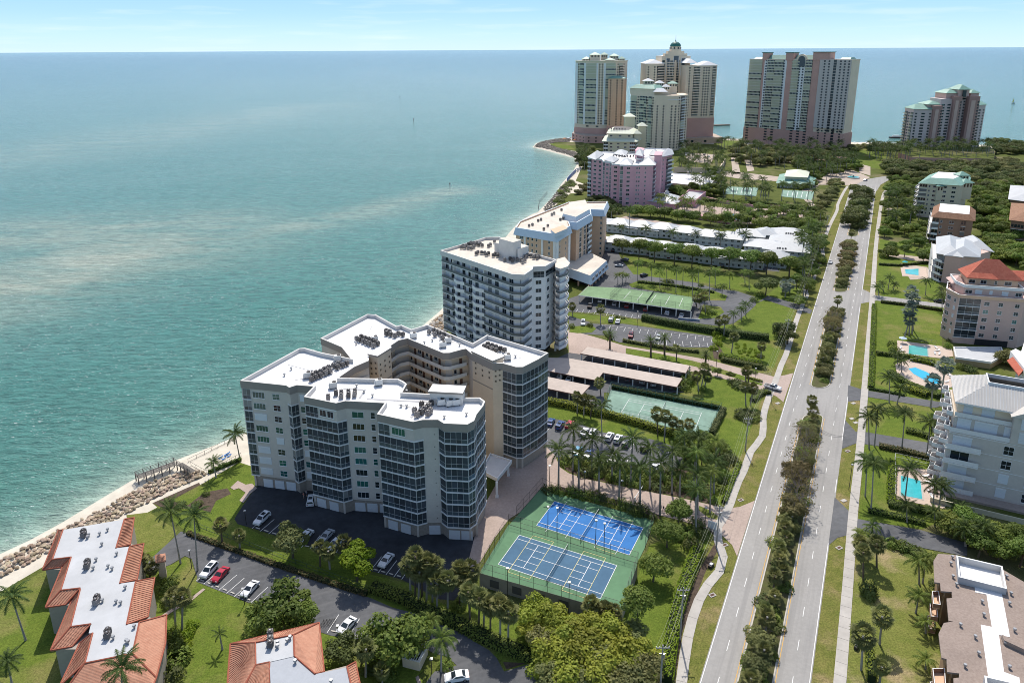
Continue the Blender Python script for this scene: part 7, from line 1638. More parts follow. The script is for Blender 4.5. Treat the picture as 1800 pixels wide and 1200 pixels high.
plant_w('bush', rb[:62], (1.2, 2.8), 'green shrub in the planted strip beyond the brick drive, %s from left', 'shrubs beyond the brick drive', (1.3, 2.4), 4)
plant_w('rbush', rb[62:70], (.9, 1.6), 'wine red shrub in the planted strip beyond the brick drive, %s from left', 'shrubs beyond the brick drive', (.9, 1.4), 5)
plant_w('obush', rb[70:78], (.6, 1.0), 'orange flowering shrub in the planted strip beyond the brick drive, %s from left', 'shrubs beyond the brick drive', (.6, 1.0), 6)
plant_w('ybush', rb[78:], (.8, 1.6), 'lime green shrub in the planted strip beyond the brick drive, %s from left', 'shrubs beyond the brick drive', (.9, 1.5), 7)
plant_w('broad', scatter('1185,775 1240,785 1265,800 1262,820 1200,812', 9, 8, 4), (4, 6.5), 'leafy tree between the tower car park and the walk, %s from left', 'trees by the tower car park', (2.2, 3.2), 8)
hedge([(963, 709), (1000, 716), (1040, 727), (1071, 733), (1115, 745), (1150, 756), (1183, 766)], 2.2, 2.0, LF_YEL, 'thick yellow green hedge below the worn green court')
hedge([(1272, 722), (1262, 742), (1250, 766)], 1.8, 1.7, LF_OLIVE, 'olive hedge along the right side of the worn green court')
hedge([(1076, 683), (1150, 697), (1268, 721)], 1.2, 1.6, LF_DARK, 'dark hedge behind the worn green court')
hedge([(1265, 628), (1300, 636), (1340, 642)], 2.6, 1.8, LF_LIME, 'lime green hedge bank by the paved drive mouth')
hedge([(1268, 634), (1300, 641), (1338, 648)], 2.2, 1.6, LF_DARK, 'dark hedge bank under the lime green one by the drive mouth')
hedge([(1340, 672), (1326, 668), (1312, 664)], 1.2, .7, LF_YEL, 'low yellow planting at the tip of the lane divider')
hedge([(1322, 706), (1332, 696), (1346, 690), (1352, 694)], 2.2, 1.3, LF_MID, 'planting beside the walk at the drive mouth')
plant('bush', [(1300, 679, 2.2, 3.2), (1292, 676, 2.0, 2.4), (1309, 682, 2, 2.6), (1308, 728, 1.7, 2.8), (1320, 732, 1.7, 2.8), (1313, 738, 1.6, 2.8), (1326, 738, 1.5, 2.2), (1302, 734, 1.6, 2.2), (1235, 686, 1.6, 1.8), (1210, 664, 2.4, 2.4), (1207, 676, 2.6, 2.6), (1200, 684, 2.4, 2.6), (1216, 672, 2, 2)], 'rounded green bush on the lawn near the second drive, %s from left', 'bushes near the second drive')
plant('bush', [(1268, 795, 2.4, 3), (1276, 806, 2.2, 2.8), (1284, 812, 2, 2.4), (1262, 812, 2.2, 2.6), (1256, 800, 2.4, 2.6), (1268, 850, 1.6, 2), (1262, 862, 1.6, 2), (1274, 838, 1.6, 2)], 'bush beside the meandering walk, %s from left', 'bushes beside the meandering walk')
hedge([(1272, 884), (1285, 850), (1300, 815)], 1.4, 1.0, LF_LIME, 'narrow hedge following the meandering walk')
# --- around the second and third drives
plant('date', [(1072, 613, 1072, 588), (1144, 627, 1144, 600), (1168, 624, 1168, 594), (1240, 640, 1241, 624)], 'stout date palm on the verge of the second drive, %s from left', 'date palms of the second drive')
plant('sabal', [(1189, 633, 1189, 612), (1264, 586, 1264, 563), (1272, 591, 1275, 561), (1285.5, 620, 1290, 592), (1337, 631, 1339, 608), (1055.6, 569, 1055.6, 543), (1006.7, 555, 1006, 538), (1232, 548, 1229, 524), (1240, 550, 1238, 520), (1225, 540, 1222, 524)], 'cabbage palm among the middle car parks, %s from left', 'cabbage palms of the middle car parks')
plant('coco', [(1288.5, 571, 1289, 552), (1303, 563, 1303, 544), (1311, 557, 1311, 536)], 'coconut palm on the lawn inside the drive loop, %s from left', 'coconut palms on the loop lawn')
plant('queen', [(1121, 497, 1121, 462), (1145.6, 497, 1145.6, 466), (1160, 507, 1160, 478), (1172, 500, 1172, 468), (1188, 515.6, 1189, 475), (1200, 503, 1201, 473), (1216.7, 520, 1217.8, 485), (1227, 507, 1227.8, 473), (1246.7, 527, 1247.8, 480), (1257, 502, 1257.8, 475), (1269, 518, 1270, 503), (1282.7, 507, 1283, 482), (1309.5, 498, 1309, 478), (1316.7, 508, 1316.7, 480), (1086, 500, 1086, 484), (1094, 498, 1094, 482), (1100, 496, 1101, 484), (1233, 528, 1234, 512)], 'slim palm along the far car park lawn, %s from left', 'slim palms along the far car park lawn')
plant('dark', [(1345.5, 519, 9.5, 5.2), (1375, 598, 8, 4.6), (1384, 606, 7, 3.6), (1368, 592, 5, 3.0)], 'dark spreading tree beside the meandering walk, %s from left', 'dark trees beside the walk')
plant('silver', [(1380, 522, 5, ), (1388, 515, 4.5), (1376, 514, 4.5)], 'silvery fan palm near the loop drive mouth, %s from left', 'silvery palms near the loop drive')
hedge([(1121, 497), (1180, 503), (1255, 515)], 1.6, 1.2, LF_MID, 'clipped hedge on the loop island')
hedge([(1129, 562), (1178, 572), (1255, 586), (1300, 592), (1351, 598)], 3.0, 2.6, LF_DARK, 'tall dark hedge between the two middle car parks')
hedge([(1095, 600), (1133, 607), (1173, 614), (1229, 620)], 1.4, 1.1, LF_OLIVE, 'low hedge on the near side of the middle car park')
hedge([(1075, 598), (1066, 590), (1062, 584)], 1.2, .8, LF_MID, 'short hedge at the middle car park mouth')
plant('ybush', [(1258, 589, 2, 2), (1266, 596, 1.8, 2), (1262, 606, 1.8, 2), (1255, 614, 1.6, 1.9)], 'lime green bush at the end of the middle car park, %s from left', 'lime bushes at the car park end')
plant('bush', [(1005, 576, 1.8, 1.6), (1037, 574, 1.8, 1.5), (1085, 558, 1.0, 1.1), (1095, 560, 1.0, 1.1), (1072, 562, .9, 1.0), (1240, 546, 2.2, 2.6), (1250, 552, 2, 2.4), (1336, 628, 1.2, 1.6), (1325, 655, 1.2, 1.6), (1340, 648, 1.2, 2), (1335, 520, 2.2, 2.4), (1325, 530, 2.2, 2.0), (1170, 495, 1.6, 2.4), (1178, 497, 1.6, 2.4), (1232, 503, 1.6, 1.6)], 'small bush on the middle lawns, %s from left', 'bushes on the middle lawns')
plant_w('ybush', scatter('1292,604 1310,606 1340,622 1340,630 1300,628', 22, 12, 1.5), (.6, .9), 'low plant in the curved ornamental bed, %s from left', 'plants in the ornamental bed', (.6, .9), 12)
# --- villas and beyond
plant('dense', [(1093, 456, 12, 4), (1123, 457, 12, 4.2), (1150, 461, 12, 4.4), (1185, 465, 12, 4.4), (1216, 469, 12, 4.4), (1250, 473, 12, 4.2), (1281, 474, 12, 4.4), (1319, 478, 12, 4.8), (1347, 482, 12, 4.8), (1387, 486, 12, 5.2)], 'round street tree between the villa car park stalls, %s from left', 'street trees of the villa car park')
plant('royal', [(1106, 413, 1106.7, 369), (1092.5, 415.6, 1093, 400), (1134, 422, 1136.7, 402), (1181, 427, 1182, 408), (1223.5, 429, 1224, 411), (1263, 432, 1264, 400), (1266, 438, 1266.7, 415), (1288, 427, 1289, 397), (1299.5, 427, 1300, 395), (1310, 440, 1310, 412), (1075, 385, 1075, 366), (1068, 382, 1066, 362), (1084, 388, 1085, 370)], 'palm standing between the villa rows, %s from left', 'palms between the villa rows')
plant('dense', [(x, y+16, 8.2, 4.8) for x, y in ((1120, 364), (1143, 366), (1168, 368), (1191, 373), (1218, 375), (1249, 379), (1277, 380), (1307, 380), (1338, 388), (1364, 391), (1388, 395), (1409, 389), (1427, 394))], 'round tree in the row beyond the villas, %s from left', 'row of round trees beyond the villas')
plant_w('queen', scatter('1150,362 1260,368 1320,372 1370,378 1440,390 1450,410 1420,414 1330,404 1150,380', 60, 21, 5), (6, 11), 'palm in the garden between villas and tan drive, %s from left', 'palms by the tan drive', None, 21)
plant_w('broad', scatter('1400,405 1440,412 1448,440 1425,500 1412,560 1400,560 1392,500 1405,450', 34, 22, 4.5), (4.5, 8), 'tree in the belt beside the walk, %s from left', 'tree belt beside the walk', (2.4, 4.0), 22)
plant_w('royal', scatter('1405,430 1440,436 1430,500 1405,540 1395,520', 12, 23, 6), (8, 12), 'palm in the belt beside the walk, %s from left', 'tree belt beside the walk', None, 23)
plant_w('olive', scatter('1440,380 1468,340 1486,322 1470,318 1452,345 1436,372', 14, 24, 5), (4, 7), 'tree beside the walk near the road head, %s from left', 'trees near the road head', (2.5, 4), 24)
def zone(kind, poly, n, seed, hs, desc, group, rs=None, mind=5): plant_w(kind, scatter(poly, n, seed, mind), hs, desc, group, rs, seed)
zone('royal', '1195,266 1262,275 1275,300 1240,308 1190,304', 40, 31, (8, 13), 'palm before the domed tower, %s from left', 'palms before the domed tower', mind=6)
zone('broad', '1250,300 1268,318 1270,346 1180,346 1180,336 1250,332', 24, 32, (5, 8), 'tree round the white parking deck, %s from left', 'trees round the white parking deck', (3, 4.6))
zone('royal', '1200,318 1280,325 1380,350 1440,352 1440,362 1330,362 1200,345', 34, 33, (9, 14), 'tall palm round the far courts, %s from left', 'palms round the far courts', mind=8)
zone('royal', '1290,262 1400,268 1480,272 1490,282 1420,300 1290,290', 62, 34, (10, 16), 'tall palm before the striped high-rise, %s from left', 'palms before the striped high-rise', mind=6)
zone('olive', '1285,262 1420,268 1475,276 1420,292 1330,296 1285,285', 60, 35, (6, 10), 'dark tree before the striped high-rise, %s from left', 'trees before the striped high-rise', (4, 6))
zone('royal', '1400,285 1500,278 1520,300 1470,312 1450,330 1400,312', 44, 36, (8, 14), 'palm near the fountain circle, %s from left', 'palms near the fountain circle', mind=6)
zone('broad', '1400,290 1500,284 1510,300 1440,315 1420,345 1400,330', 60, 37, (4, 8), 'leafy tree near the fountain circle, %s from left', 'trees near the fountain circle', (3, 4.6))
zone('broad', '1300,372 1360,374 1440,388 1450,404 1400,405 1300,396', 22, 52, (5, 8), 'leafy tree in the tan drive gardens, %s from left', 'trees in the tan drive gardens', (3, 4.4), 5)
zone('royal', '1520,262 1582,270 1600,285 1540,285 1520,280', 36, 38, (8, 13), 'palm on the park lawn near the right beach, %s from left', 'palms on the park lawn', mind=6)
zone('royal', '1590,270 1745,274 1745,288 1590,288', 52, 39, (12, 19), 'palm at the foot of the stepped tower, %s from left', 'palms at the stepped tower', mind=6)
zone('dark', '1560,295 1640,295 1800,290 1830,330 1720,330 1600,315 1555,305', 80, 40, (6, 10), 'dark tree in the woodland behind the roadside blocks, %s from left', 'woodland behind the blocks', (4.5, 6.5), 6.5)
zone('olive', '1555,296 1640,294 1800,290 1830,340 1715,345 1705,330 1600,318 1560,310', 70, 41, (6, 10), 'olive green tree in the woodland behind the roadside blocks, %s from left', 'woodland behind the blocks', (4, 6), 7)
zone('broad', '1715,330 1780,330 1790,470 1745,450 1718,400', 48, 42, (6, 9), 'dark tree in the wood at the right edge, %s from left', 'wood at the right edge', (3.8, 5.6), 5.5)
zone('broad', '1745,440 1830,440 1830,520 1800,470 1750,460', 30, 43, (5, 8), 'green tree beyond the red roofs, %s from left', 'trees beyond the red roofs', (3.4, 5), 5)
zone('broad', '1560,318 1612,322 1612,380 1640,400 1640,440 1630,462 1560,455 1552,400 1556,350', 58, 44, (4.5, 8), 'tree in the roadside gardens at right, %s from left', 'trees in the roadside gardens', (2.8, 4.4), 5)
zone('royal', '1556,345 1610,345 1620,400 1560,400', 20, 45, (7, 11), 'palm in the roadside gardens at right, %s from left', 'palms in the roadside gardens', mind=6)
zone('dark', '1745,250 1800,258 1830,272 1740,272', 30, 46, (6, 9), 'beach tree right of the stepped tower, %s from left', 'beach trees at right', (4, 6), 7)
zone('dark', '1015,262 1060,268 1062,275 1028,300 1010,262', 16, 47, (5, 8), 'dark tree at the foot of the seafront tower, %s from left', 'trees at the seafront tower', (4, 6), 6)
zone('royal', '1015,268 1036,275 1034,300 1022,300', 7, 48, (8, 12), 'palm by the beach left of the pink block, %s from left', 'palms left of the pink block', mind=5)
zone('olive', '1024,330 1040,330 1110,375 1080,385 1040,372 1010,345', 22, 49, (3, 6), 'shrubby tree at the foot of the pink block, %s from left', 'shrubby trees at the pink block', (2.4, 4), 4)
zone('bush', '975,352 988,330 1003,318 1010,325 995,345 975,375', 34, 50, (1.4, 2.4), 'dune shrub beside the far beach, %s from left', 'dune shrubs', (2.0, 3.4), 3)
zone('olive', '1480,259 1585,260 1600,266 1480,265', 30, 51, (3, 5), 'dune scrub tree before the right beach, %s from left', 'dune scrub', (3.5, 5), 6)
plant('royal', [(1262, 262, 9), (1268, 260, 10), (1273, 262, 10.5), (1279, 260, 11), (1288, 261, 10)], 'lone beach palm between the domed and striped towers, %s from left', 'beach palms between towers')
hedge([(1262, 355), (1340, 362), (1440, 372)], 3.5, 3.2, LF_MID, 'tall clipped hedge below the far courts')
hedge([(1186, 352), (1262, 356)], 3.0, 2.6, LF_OLIVE, 'hedge behind the pink pavilion')
# --- median
def mpt(y, t): return (roadx(y, 1)+(roadx(y, 2)-roadx(y, 1))*t, y)
def med(kind, ys, hs, desc, rs=None, seed=3): plant_w(kind, [mpt(y, .35+.3*((i*.618) % 1)) for i, y in enumerate(ys)], hs, desc, 'planting of the road median', tuple(v*1.2 for v in rs) if rs else None, seed)
med('sabal', [95, 99, 103, 109, 117, 120, 124, 128, 131, 136, 144, 149, 133.5, 138, 141, 146.5, 196, 199.5, 241, 246, 258, 262, 270, 338, 341], (3.0, 4.8), 'bushy fan palm on the road median, %s from left')
med('sabal', [205, 298, 418], (5, 6.5), 'lone palm at the nose of a median island, %s from left')
med('bare', [173, 179, 186, 158, 164, 268, 276, 283, 153], (6.5, 8.5), 'leafless grey tree on the road median, %s from left', seed=5)
med('brown', [168, 275, 282, 360, 380, 395, 152], (5, 7), 'brownish half-bare tree on the road median, %s from left', (2.6, 3.6), 6)
med('olive', [101, 107, 113, 233, 238, 244, 275, 286, 292, 334, 378, 388, 398, 408, 148, 156, 176, 190, 193, 250, 255, 264, 289, 345, 352, 370, 404], (4, 5.5), 'olive green tree on the road median, %s from left', (2.2, 3.0), 7)
med('dark', [455, 470, 486, 500, 515, 530, 548, 560], (8, 10.5), 'large dark tree on the far median, %s from left', (5, 6.4), 8)
rb = [mpt(y, .2+.6*((i*.618) % 1)) for i, y in enumerate([96, 99, 102, 104, 107, 110, 112, 115, 118, 121, 125, 130, 136, 143, 150, 155, 160, 166, 172, 178, 184, 190, 195, 199, 229, 233, 237, 243, 249, 256, 262, 268, 276, 284, 290, 294, 332, 336, 344, 352, 360, 370, 380, 390, 400, 408, 412])]
plant_w('bush', rb, (1.2, 2.0), 'low shrub on the road median, %s from left', 'planting of the road median', (1.8, 2.8), 9)
plant_w('bare', [mpt(y, .5) for y in (98, 104, 110, 116)], (2.6, 3.6), 'low pale leafless shrub on the near median, %s from left', 'planting of the road median', None, 10)
# --- right of the road
plant('sabal', [(1541, 997, 1541, 955), (1517.5, 1020, 1517.5, 970), (1525, 985, 1525, 963), (1546, 1132, 1551, 1083), (1513.8, 1177, 1517.5, 1117), (1546, 1200, 1550, 1172), (1512, 985, 1512, 952)], 'thin cabbage palm on the dry lawn strip, %s from left', 'cabbage palms on the dry lawn')
plant('queen', [(1616, 1027, 1615, 987), (1622, 1025, 1627.5, 982), (1610, 1077.5, 1615, 1047), (1627.5, 1112.5, 1626, 1092), (1627.5, 1175, 1627.5, 1159), (1531, 942, 1533.8, 926), (1512, 960, 1512.5, 938)], 'feathery palm near the shingle-roofed building, %s from left', 'feathery palms near the shingle roof')
plant('bush', [(1527, 1040, 2.8, 1.8), (1528, 1050, 2.2, 1.6), (1522, 1045, 1.2, 1.2), (1562, 957, 1.6, 1.9), (1572, 959, 1.5, 1.9), (1583, 962, 1.6, 2.0), (1594, 967, 1.6, 2.2), (1604, 970, 1.5, 2), (1616, 976, 1.6, 2), (1630, 982, 1.6, 2), (1642, 1028, 1.2, 1.4), (1520, 945, 1.8, 1.8)], 'shrub round the dry lawn, %s from left', 'shrubs round the dry lawn')
hedge([(1531, 1200), (1529, 1160), (1527, 1148)], 1.6, 1.8, LF_YEL, 'short yellow green hedge on the dry lawn')
zone('broad', '1672,938 1700,930 1800,960 1830,1010 1800,1012 1740,990 1690,966', 26, 61, (5, 8), 'bushy tree behind the shingle-roofed building, %s from left', 'trees behind the shingle roof', (2.8, 4.2), 3.6)
plant('royal', [(1697, 960, 1697, 930), (1730, 962, 1731, 926), (1712, 960, 1713, 934)], 'palm in the trees behind the shingle-roofed building, %s from left', 'palms behind the shingle roof')
plant('coco', [(1527.8, 789, 1526.7, 733), (1537, 785, 1543, 721), (1585, 792, 1591, 727), (1629, 801, 1635, 743), (1531, 899, 1536, 815), (1521, 873, 1524, 810), (1591, 875.7, 1596.7, 827), (1640, 892, 1643, 852), (1650, 895, 1655, 858), (1594, 918, 1594, 889), (1643, 925, 1643, 901), (1687, 912, 1690, 891), (1680, 915, 1681, 895)], 'coconut palm round the rectangular pool, %s from left', 'coconut palms round the rectangular pool')
plant('coco', [(1563, 707.7, 1564, 665), (1577, 710, 1582.7, 684), (1553, 512, 1550, 498), (1561, 509, 1564, 489), (1570, 510, 1573, 500), (1545, 520, 1543, 505), (1627, 519, 1628.5, 494), (1656, 520, 1653, 508), (1585, 655, 1585, 634), (1578, 640, 1577, 622), (1656, 545, 1656, 520)], 'coconut palm among the lawns right of the road, %s from left', 'coconut palms right of the road')
plant('silver', [(1636, 717, 1641, 670), (1654, 698, 1662, 642), (1590, 592, 1600, 560)], 'tall silvery fan palm right of the road, %s from left', 'silvery fan palms right of the road')
plant('silver', [(1598, 590, 1600, 545), (1603, 588, 1606, 525), (1605, 580, 1602, 512)], 'grey-leaved palm in the tall clump on the walled lawn, %s from left', 'grey clump on the walled lawn')
plant('olive', [(1768, 640, 6.5, 4.6), (1782, 645, 6, 3.8)], 'spreading olive tree below the red-roofed block, %s from left', 'olive trees below the red-roofed block')
plant('bush', [(1689, 648, 1.8, 2.0), (1700, 650, 2.0, 2.4), (1708, 653, 1.8, 2), (1640, 690, 1.4, 1.8), (1650, 694, 1.5, 1.8), (1742, 668, 1.5, 2), (1567, 608, 2.2, 2.0), (1570, 616, 2, 2), (1666, 612, 2.4, 1.6), (1668, 600, 1.2, 1.4), (1595, 588, 1.0, 1.6)], 'green bush round the right-hand pools, %s from left', 'bushes round the pools')
for pts, w_, h, lf, lab in (
    ([(1536.5, 538), (1534, 600), (1532, 655), (1530, 684)], 1.8, 1.4, LF_LIME, 'long lime green hedge along the straight walk'),
    ([(1548, 532), (1600, 538), (1656, 547)], 1.6, 1.2, LF_DARK, 'dark hedge along the near side of the side street'),
    ([(1540, 623), (1597, 629), (1643, 640)], 1.8, 1.5, LF_MID, 'green hedge between square pool and kidney pool'),
    ([(1600, 634), (1630, 640), (1645, 645)], 1.4, 1.3, LF_LIME, 'bright hedge behind the kidney pool'),
    ([(1564, 656), (1580, 668), (1600, 680), (1632, 692), (1650, 700)], 2.4, 1.6, LF_MID, 'curved hedge below the kidney pool'),
    ([(1588, 684), (1606, 690), (1629, 698)], 2.6, 1.8, LF_YEL, 'thick yellow green hedge by the narrow drive'),
    ([(1527, 684), (1560, 690), (1590, 696)], 1.2, .8, LF_MID, 'low hedge on the far side of the narrow drive'),
    ([(1592, 758), (1620, 765), (1645, 775)], 2.4, 1.4, LF_MID, 'hedge beyond the second lane at right'),
    ([(1545, 786), (1590, 795), (1641, 809)], 2.0, 1.2, LF_BRN, 'brownish hedge above the rectangular pool'),
    ([(1561, 888), (1600, 896), (1635, 902)], 2.2, 1.4, LF_MID, 'hedge below the rectangular pool'),
    ([(1566, 885), (1566, 850), (1570, 815)], 2.0, 1.4, LF_LIME, 'lime hedge left of the rectangular pool'),
    ([(1526, 899), (1545, 903), (1600, 915), (1625, 922)], 1.8, 1.1, LF_MID, 'hedge along the lane above the dry lawn'),
    ([(1545, 466), (1580, 468), (1640, 462)], 1.4, 1.2, LF_DARK, 'dark hedge by the small turquoise pool')): hedge(pts, w_, h, lf, lab)
print('plants', COUNT)
# ---------------------------------------------------------------- rocks
def rocks():
    r = random.Random(9); protos = []
    for v in range(7):
        b = MB(); rr = random.Random(v); m = ROCKM; n = 0
        import bmesh
        bm = bmesh.new(); bmesh.ops.create_icosphere(bm, subdivisions=1, radius=1)
        for vt in bm.verts: vt.co *= rr.uniform(.62, 1.1); vt.co.z *= .62
        me = bpy.data.meshes.new('boulder'); bm.to_mesh(me); bm.free(); me.materials.append(m); protos.append(me)
    me2 = [p.copy() for p in protos]
    for p in me2: p.materials[0] = ROCKD
    root = bpy.data.objects.new('rock_revetment', None); COL.objects.link(root); tag(root, 'bank of brown and pale boulders along the beach from the pier to the zigzag building', 'rock bank')
    pts = scatter('0,985 60,957 100,935 150,912 215,876 262,849 335,826 362,834 300,862 240,893 205,912 110,958 60,985 0,1015', 1500, 4, .9)
    pts.sort(key=lambda p: -(p[1]-70)-abs(p[0])*0, reverse=True)
    pts.sort(key=lambda p: p[1])
    big = pts[:290]; rest = pts[290:]
    for x, y in big: o = obj('boulder', r.choice(protos), root, (x, y, r.uniform(.1, .5)), r.uniform(0, 6), (r.uniform(.5, .95), r.uniform(.5, .9), r.uniform(.5, .9)))
    def joined(name, pts, src, lo, hi, parent=None, **kw):
        b = MB(); geo = [([tuple(v.co) for v in p.vertices], [tuple(f.vertices) for f in p.polygons]) for p in src]; m = src[0].materials[0]
        mm = [mat('pale boulder', (.42, .38, .33), rough=.95, var=.15, scale=1), mat('brown boulder', (.30, .21, .13), rough=.95, var=.2, scale=1), mat('grey boulder', (.24, .22, .2), rough=.95, var=.2, scale=1)] if m is ROCKM else [m]
        for x, y in pts:
            g = r.choice(geo); s = [r.uniform(lo, hi) for _ in range(3)]; a = r.uniform(0, 6); n = len(b.v); ca, sa = cos(a), sin(a); z = r.uniform(.0, .5)
            b.v += [(x+(v[0]*ca-v[1]*sa)*s[0], y+(v[0]*sa+v[1]*ca)*s[1], z+v[2]*s[2]) for v in g[0]]; k = b.mi(r.choice(mm)); b.f += [tuple(n+i for i in f) for f in g[1]]; b.m += [k]*len(g[1])
        return b.build(name, parent, kind='stuff', **kw)
    joined('boulder_heap', rest, protos, .45, .9, root)
    joined('riprap', scatter('752,574 772,556 785,551 792,566 790,580 770,590', 260, 6, .9), protos, .6, 1.1)
    joined('dark_riprap', scatter('940,258 946,252 960,248 985,244 1005,243 1000,250 975,251 962,254 985,262 1012,268 1020,276 1013,277 1002,273 980,267 958,261', 700, 7, 1.4), me2, 1.0, 2.0)
    joined('dune_rocks', scatter('955,368 985,330 1003,318 1008,322 990,342 962,374', 160, 8, 1.6), me2, .8, 1.4)
rocks()
# ---------------------------------------------------------------- cars
def car_mesh(kind):
    """saloon / suv / pickup: body, cabin glass, wheels, lamps as parts; length along x, nose at +x"""
    L, W_, H = {'saloon': (4.6, 1.82, 1.42), 'suv': (4.7, 1.9, 1.72), 'pickup': (5.6, 1.95, 1.85)}[kind]; hw = W_/2
    prof = {'saloon': [(-2.3, .35), (-2.3, .85), (-2.2, 1.0), (-1.6, 1.05), (-1.0, 1.40), (.15, 1.42), (.95, 1.02), (2.0, .86), (2.28, .68), (2.3, .35)],
            'suv': [(-2.35, .4), (-2.35, 1.1), (-2.2, 1.6), (-1.9, 1.7), (.3, 1.72), (1.05, 1.15), (2.1, 1.02), (2.33, .8), (2.35, .4)],
            'pickup': [(-2.8, .5), (-2.8, 1.12), (-.75, 1.14), (-.6, 1.8), (.7, 1.85), (1.35, 1.25), (2.6, 1.12), (2.78, .85), (2.8, .5)]}[kind]
    body = MB(); P_ = mat('car paint placeholder', (.5, .5, .5)); n = len(prof)
    belt = {'saloon': .98, 'suv': 1.12, 'pickup': 1.18}[kind]
    def yy(z): return hw if z <= belt+.05 else hw-(z-belt)*.42
    for s in (-1, 1): body.ngon([(x, s*yy(z), z) for x, z in (prof if s < 0 else prof[::-1])], P_)
    for i in range(n-1): (x0, z0), (x1, z1) = prof[i], prof[i+1]; body.quad((x0, -yy(z0), z0), (x0, yy(z0), z0), (x1, yy(z1), z1), (x1, -yy(z1), z1), P_)
    body.quad((prof[0][0], -hw, prof[0][1]), (prof[-1][0], -hw, prof[-1][1]), (prof[-1][0], hw, prof[-1][1]), (prof[0][0], hw, prof[0][1]), METALD)
    if kind == 'pickup': body.box(-2.7, -.8, 1.15, -.85, .8, 1.16, METALD)
    g = MB(); top = [p for p in prof if p[1] > belt+.2]
    x0, x1 = top[0][0], top[-1][0]; zt = top[0][1]
    for s in (-1, 1):
        xa, xb = {'saloon': (-1.45, .78), 'suv': (-2.1, .9), 'pickup': (-.65, 1.15)}[kind]; zt_ = H-.10; y0, y1 = s*(hw+.0), s*(yy(zt_)+.012)
        ta, tb = {'saloon': (-.95, .12), 'suv': (-1.85, .3), 'pickup': (-.55, .68)}[kind]; g.quad((xa, s*(yy(belt+.08)+.015), belt+.08), (xb, s*(yy(belt+.08)+.015), belt+.08), (tb, y1, zt_), (ta, y1, zt_), GLASS)
    wf = {'saloon': ((.98, 1.04), (.2, 1.42)), 'suv': ((1.08, 1.17), (.36, 1.72)), 'pickup': ((1.38, 1.27), (.75, 1.85))}[kind]
    def scr(a, c, o): g.quad((a[0]+o, -hw+.16, a[1]+.02), (a[0]+o, hw-.16, a[1]+.02), (c[0]+o, hw-.32, c[1]-.02), (c[0]+o, -hw+.32, c[1]-.02), GLASS)
    scr(wf[0], wf[1], .02)
    rf = {'saloon': ((-1.62, 1.06), (-1.02, 1.4)), 'suv': ((-2.34, 1.15), (-2.2, 1.6)), 'pickup': ((-.76, 1.16), (-.62, 1.78))}[kind]; scr(rf[0], rf[1], -.02)
    if kind == 'suv': g.box(-1.2, -.5, 1.73, -.1, .5, 1.745, GLASS)
    wh = MB(); wh.tube((0, -.11, 0), (0, .11, 0), .33, mat('tyre', (.02, .02, .02), rough=.9), n=12); wh.ngon([(.33*cos(k*pi/6), -.11, .33*sin(k*pi/6)) for k in range(12)], MATS['tyre'])
    for y in (-.12, .12): wh.ngon([(.19*cos(k*pi/5)*(1 if y < 0 else -1), y, .19*sin(k*pi/5)) for k in range(10)], METAL)
    hl = MB(); hl.box(-.03, -.18, -.07, .03, .18, .07, mat('lamp lens', (.75, .77, .8), rough=.2)); tl = MB(); tl.box(-.03, -.18, -.07, .03, .18, .07, mat('red lamp lens', (.4, .02, .02), rough=.3))
    return dict(body=body, glass=g.mesh('window_glass'), wheel=wh.mesh('wheel'), headlight=hl.mesh('headlight'), tail=tl.mesh('tail_light'), dim=(L, W_, H))
CARS = {k: car_mesh(k) for k in ('saloon', 'suv', 'pickup')}; _cb = {}
PAINT = {'white': (.72, .73, .75), 'red': (.42, .015, .04), 'blue': (.02, .07, .22), 'silver': (.42, .44, .46), 'black': (.015, .016, .02), 'grey': (.13, .14, .15), 'dark red': (.2, .02, .02), 'sky blue': (.12, .33, .5)}
def car(px, py, tx, ty, kind, colr, label, z=.12, group='parked cars', simple=False, low=0):
    """nose points towards photo point (tx, ty)"""
    a = P2(px, py); b_ = P2(tx, ty); rz = atan2(b_[1]-a[1], b_[0]-a[0]); c = CARS[kind]; k = (kind, colr)
    if k not in _cb:
        m = bpy.data.materials.get(colr+' car paint')
        if not m: m = mat(colr+' car paint', PAINT[colr], rough=.25, spec=.6, var=.03, scale=2, world=False)
        me = c['body'].mesh('car_body'); me.materials[0] = m; _cb[k] = me
    root = thing('parked_car' if kind != 'pickup' else 'pickup_truck', label, 'car' if kind != 'pickup' else 'pickup truck', (*a, z), rz, group)
    obj('body', _cb[k], root); obj('window', c['glass'], root); L, W_, H = c['dim']
    for x in (-L*.31, L*.32):
        for y in (-W_/2+.08, W_/2-.08): obj('wheel', c['wheel'], root, (x, y, .33))
    for y in (-W_/2+.32, W_/2-.32): obj('headlight', c['headlight'], root, (L/2-.02, y, .68 if kind != 'pickup' else .95)); obj('tail_light', c['tail'], root, (-L/2+.01, y, .8 if kind != 'pickup' else 1.0))
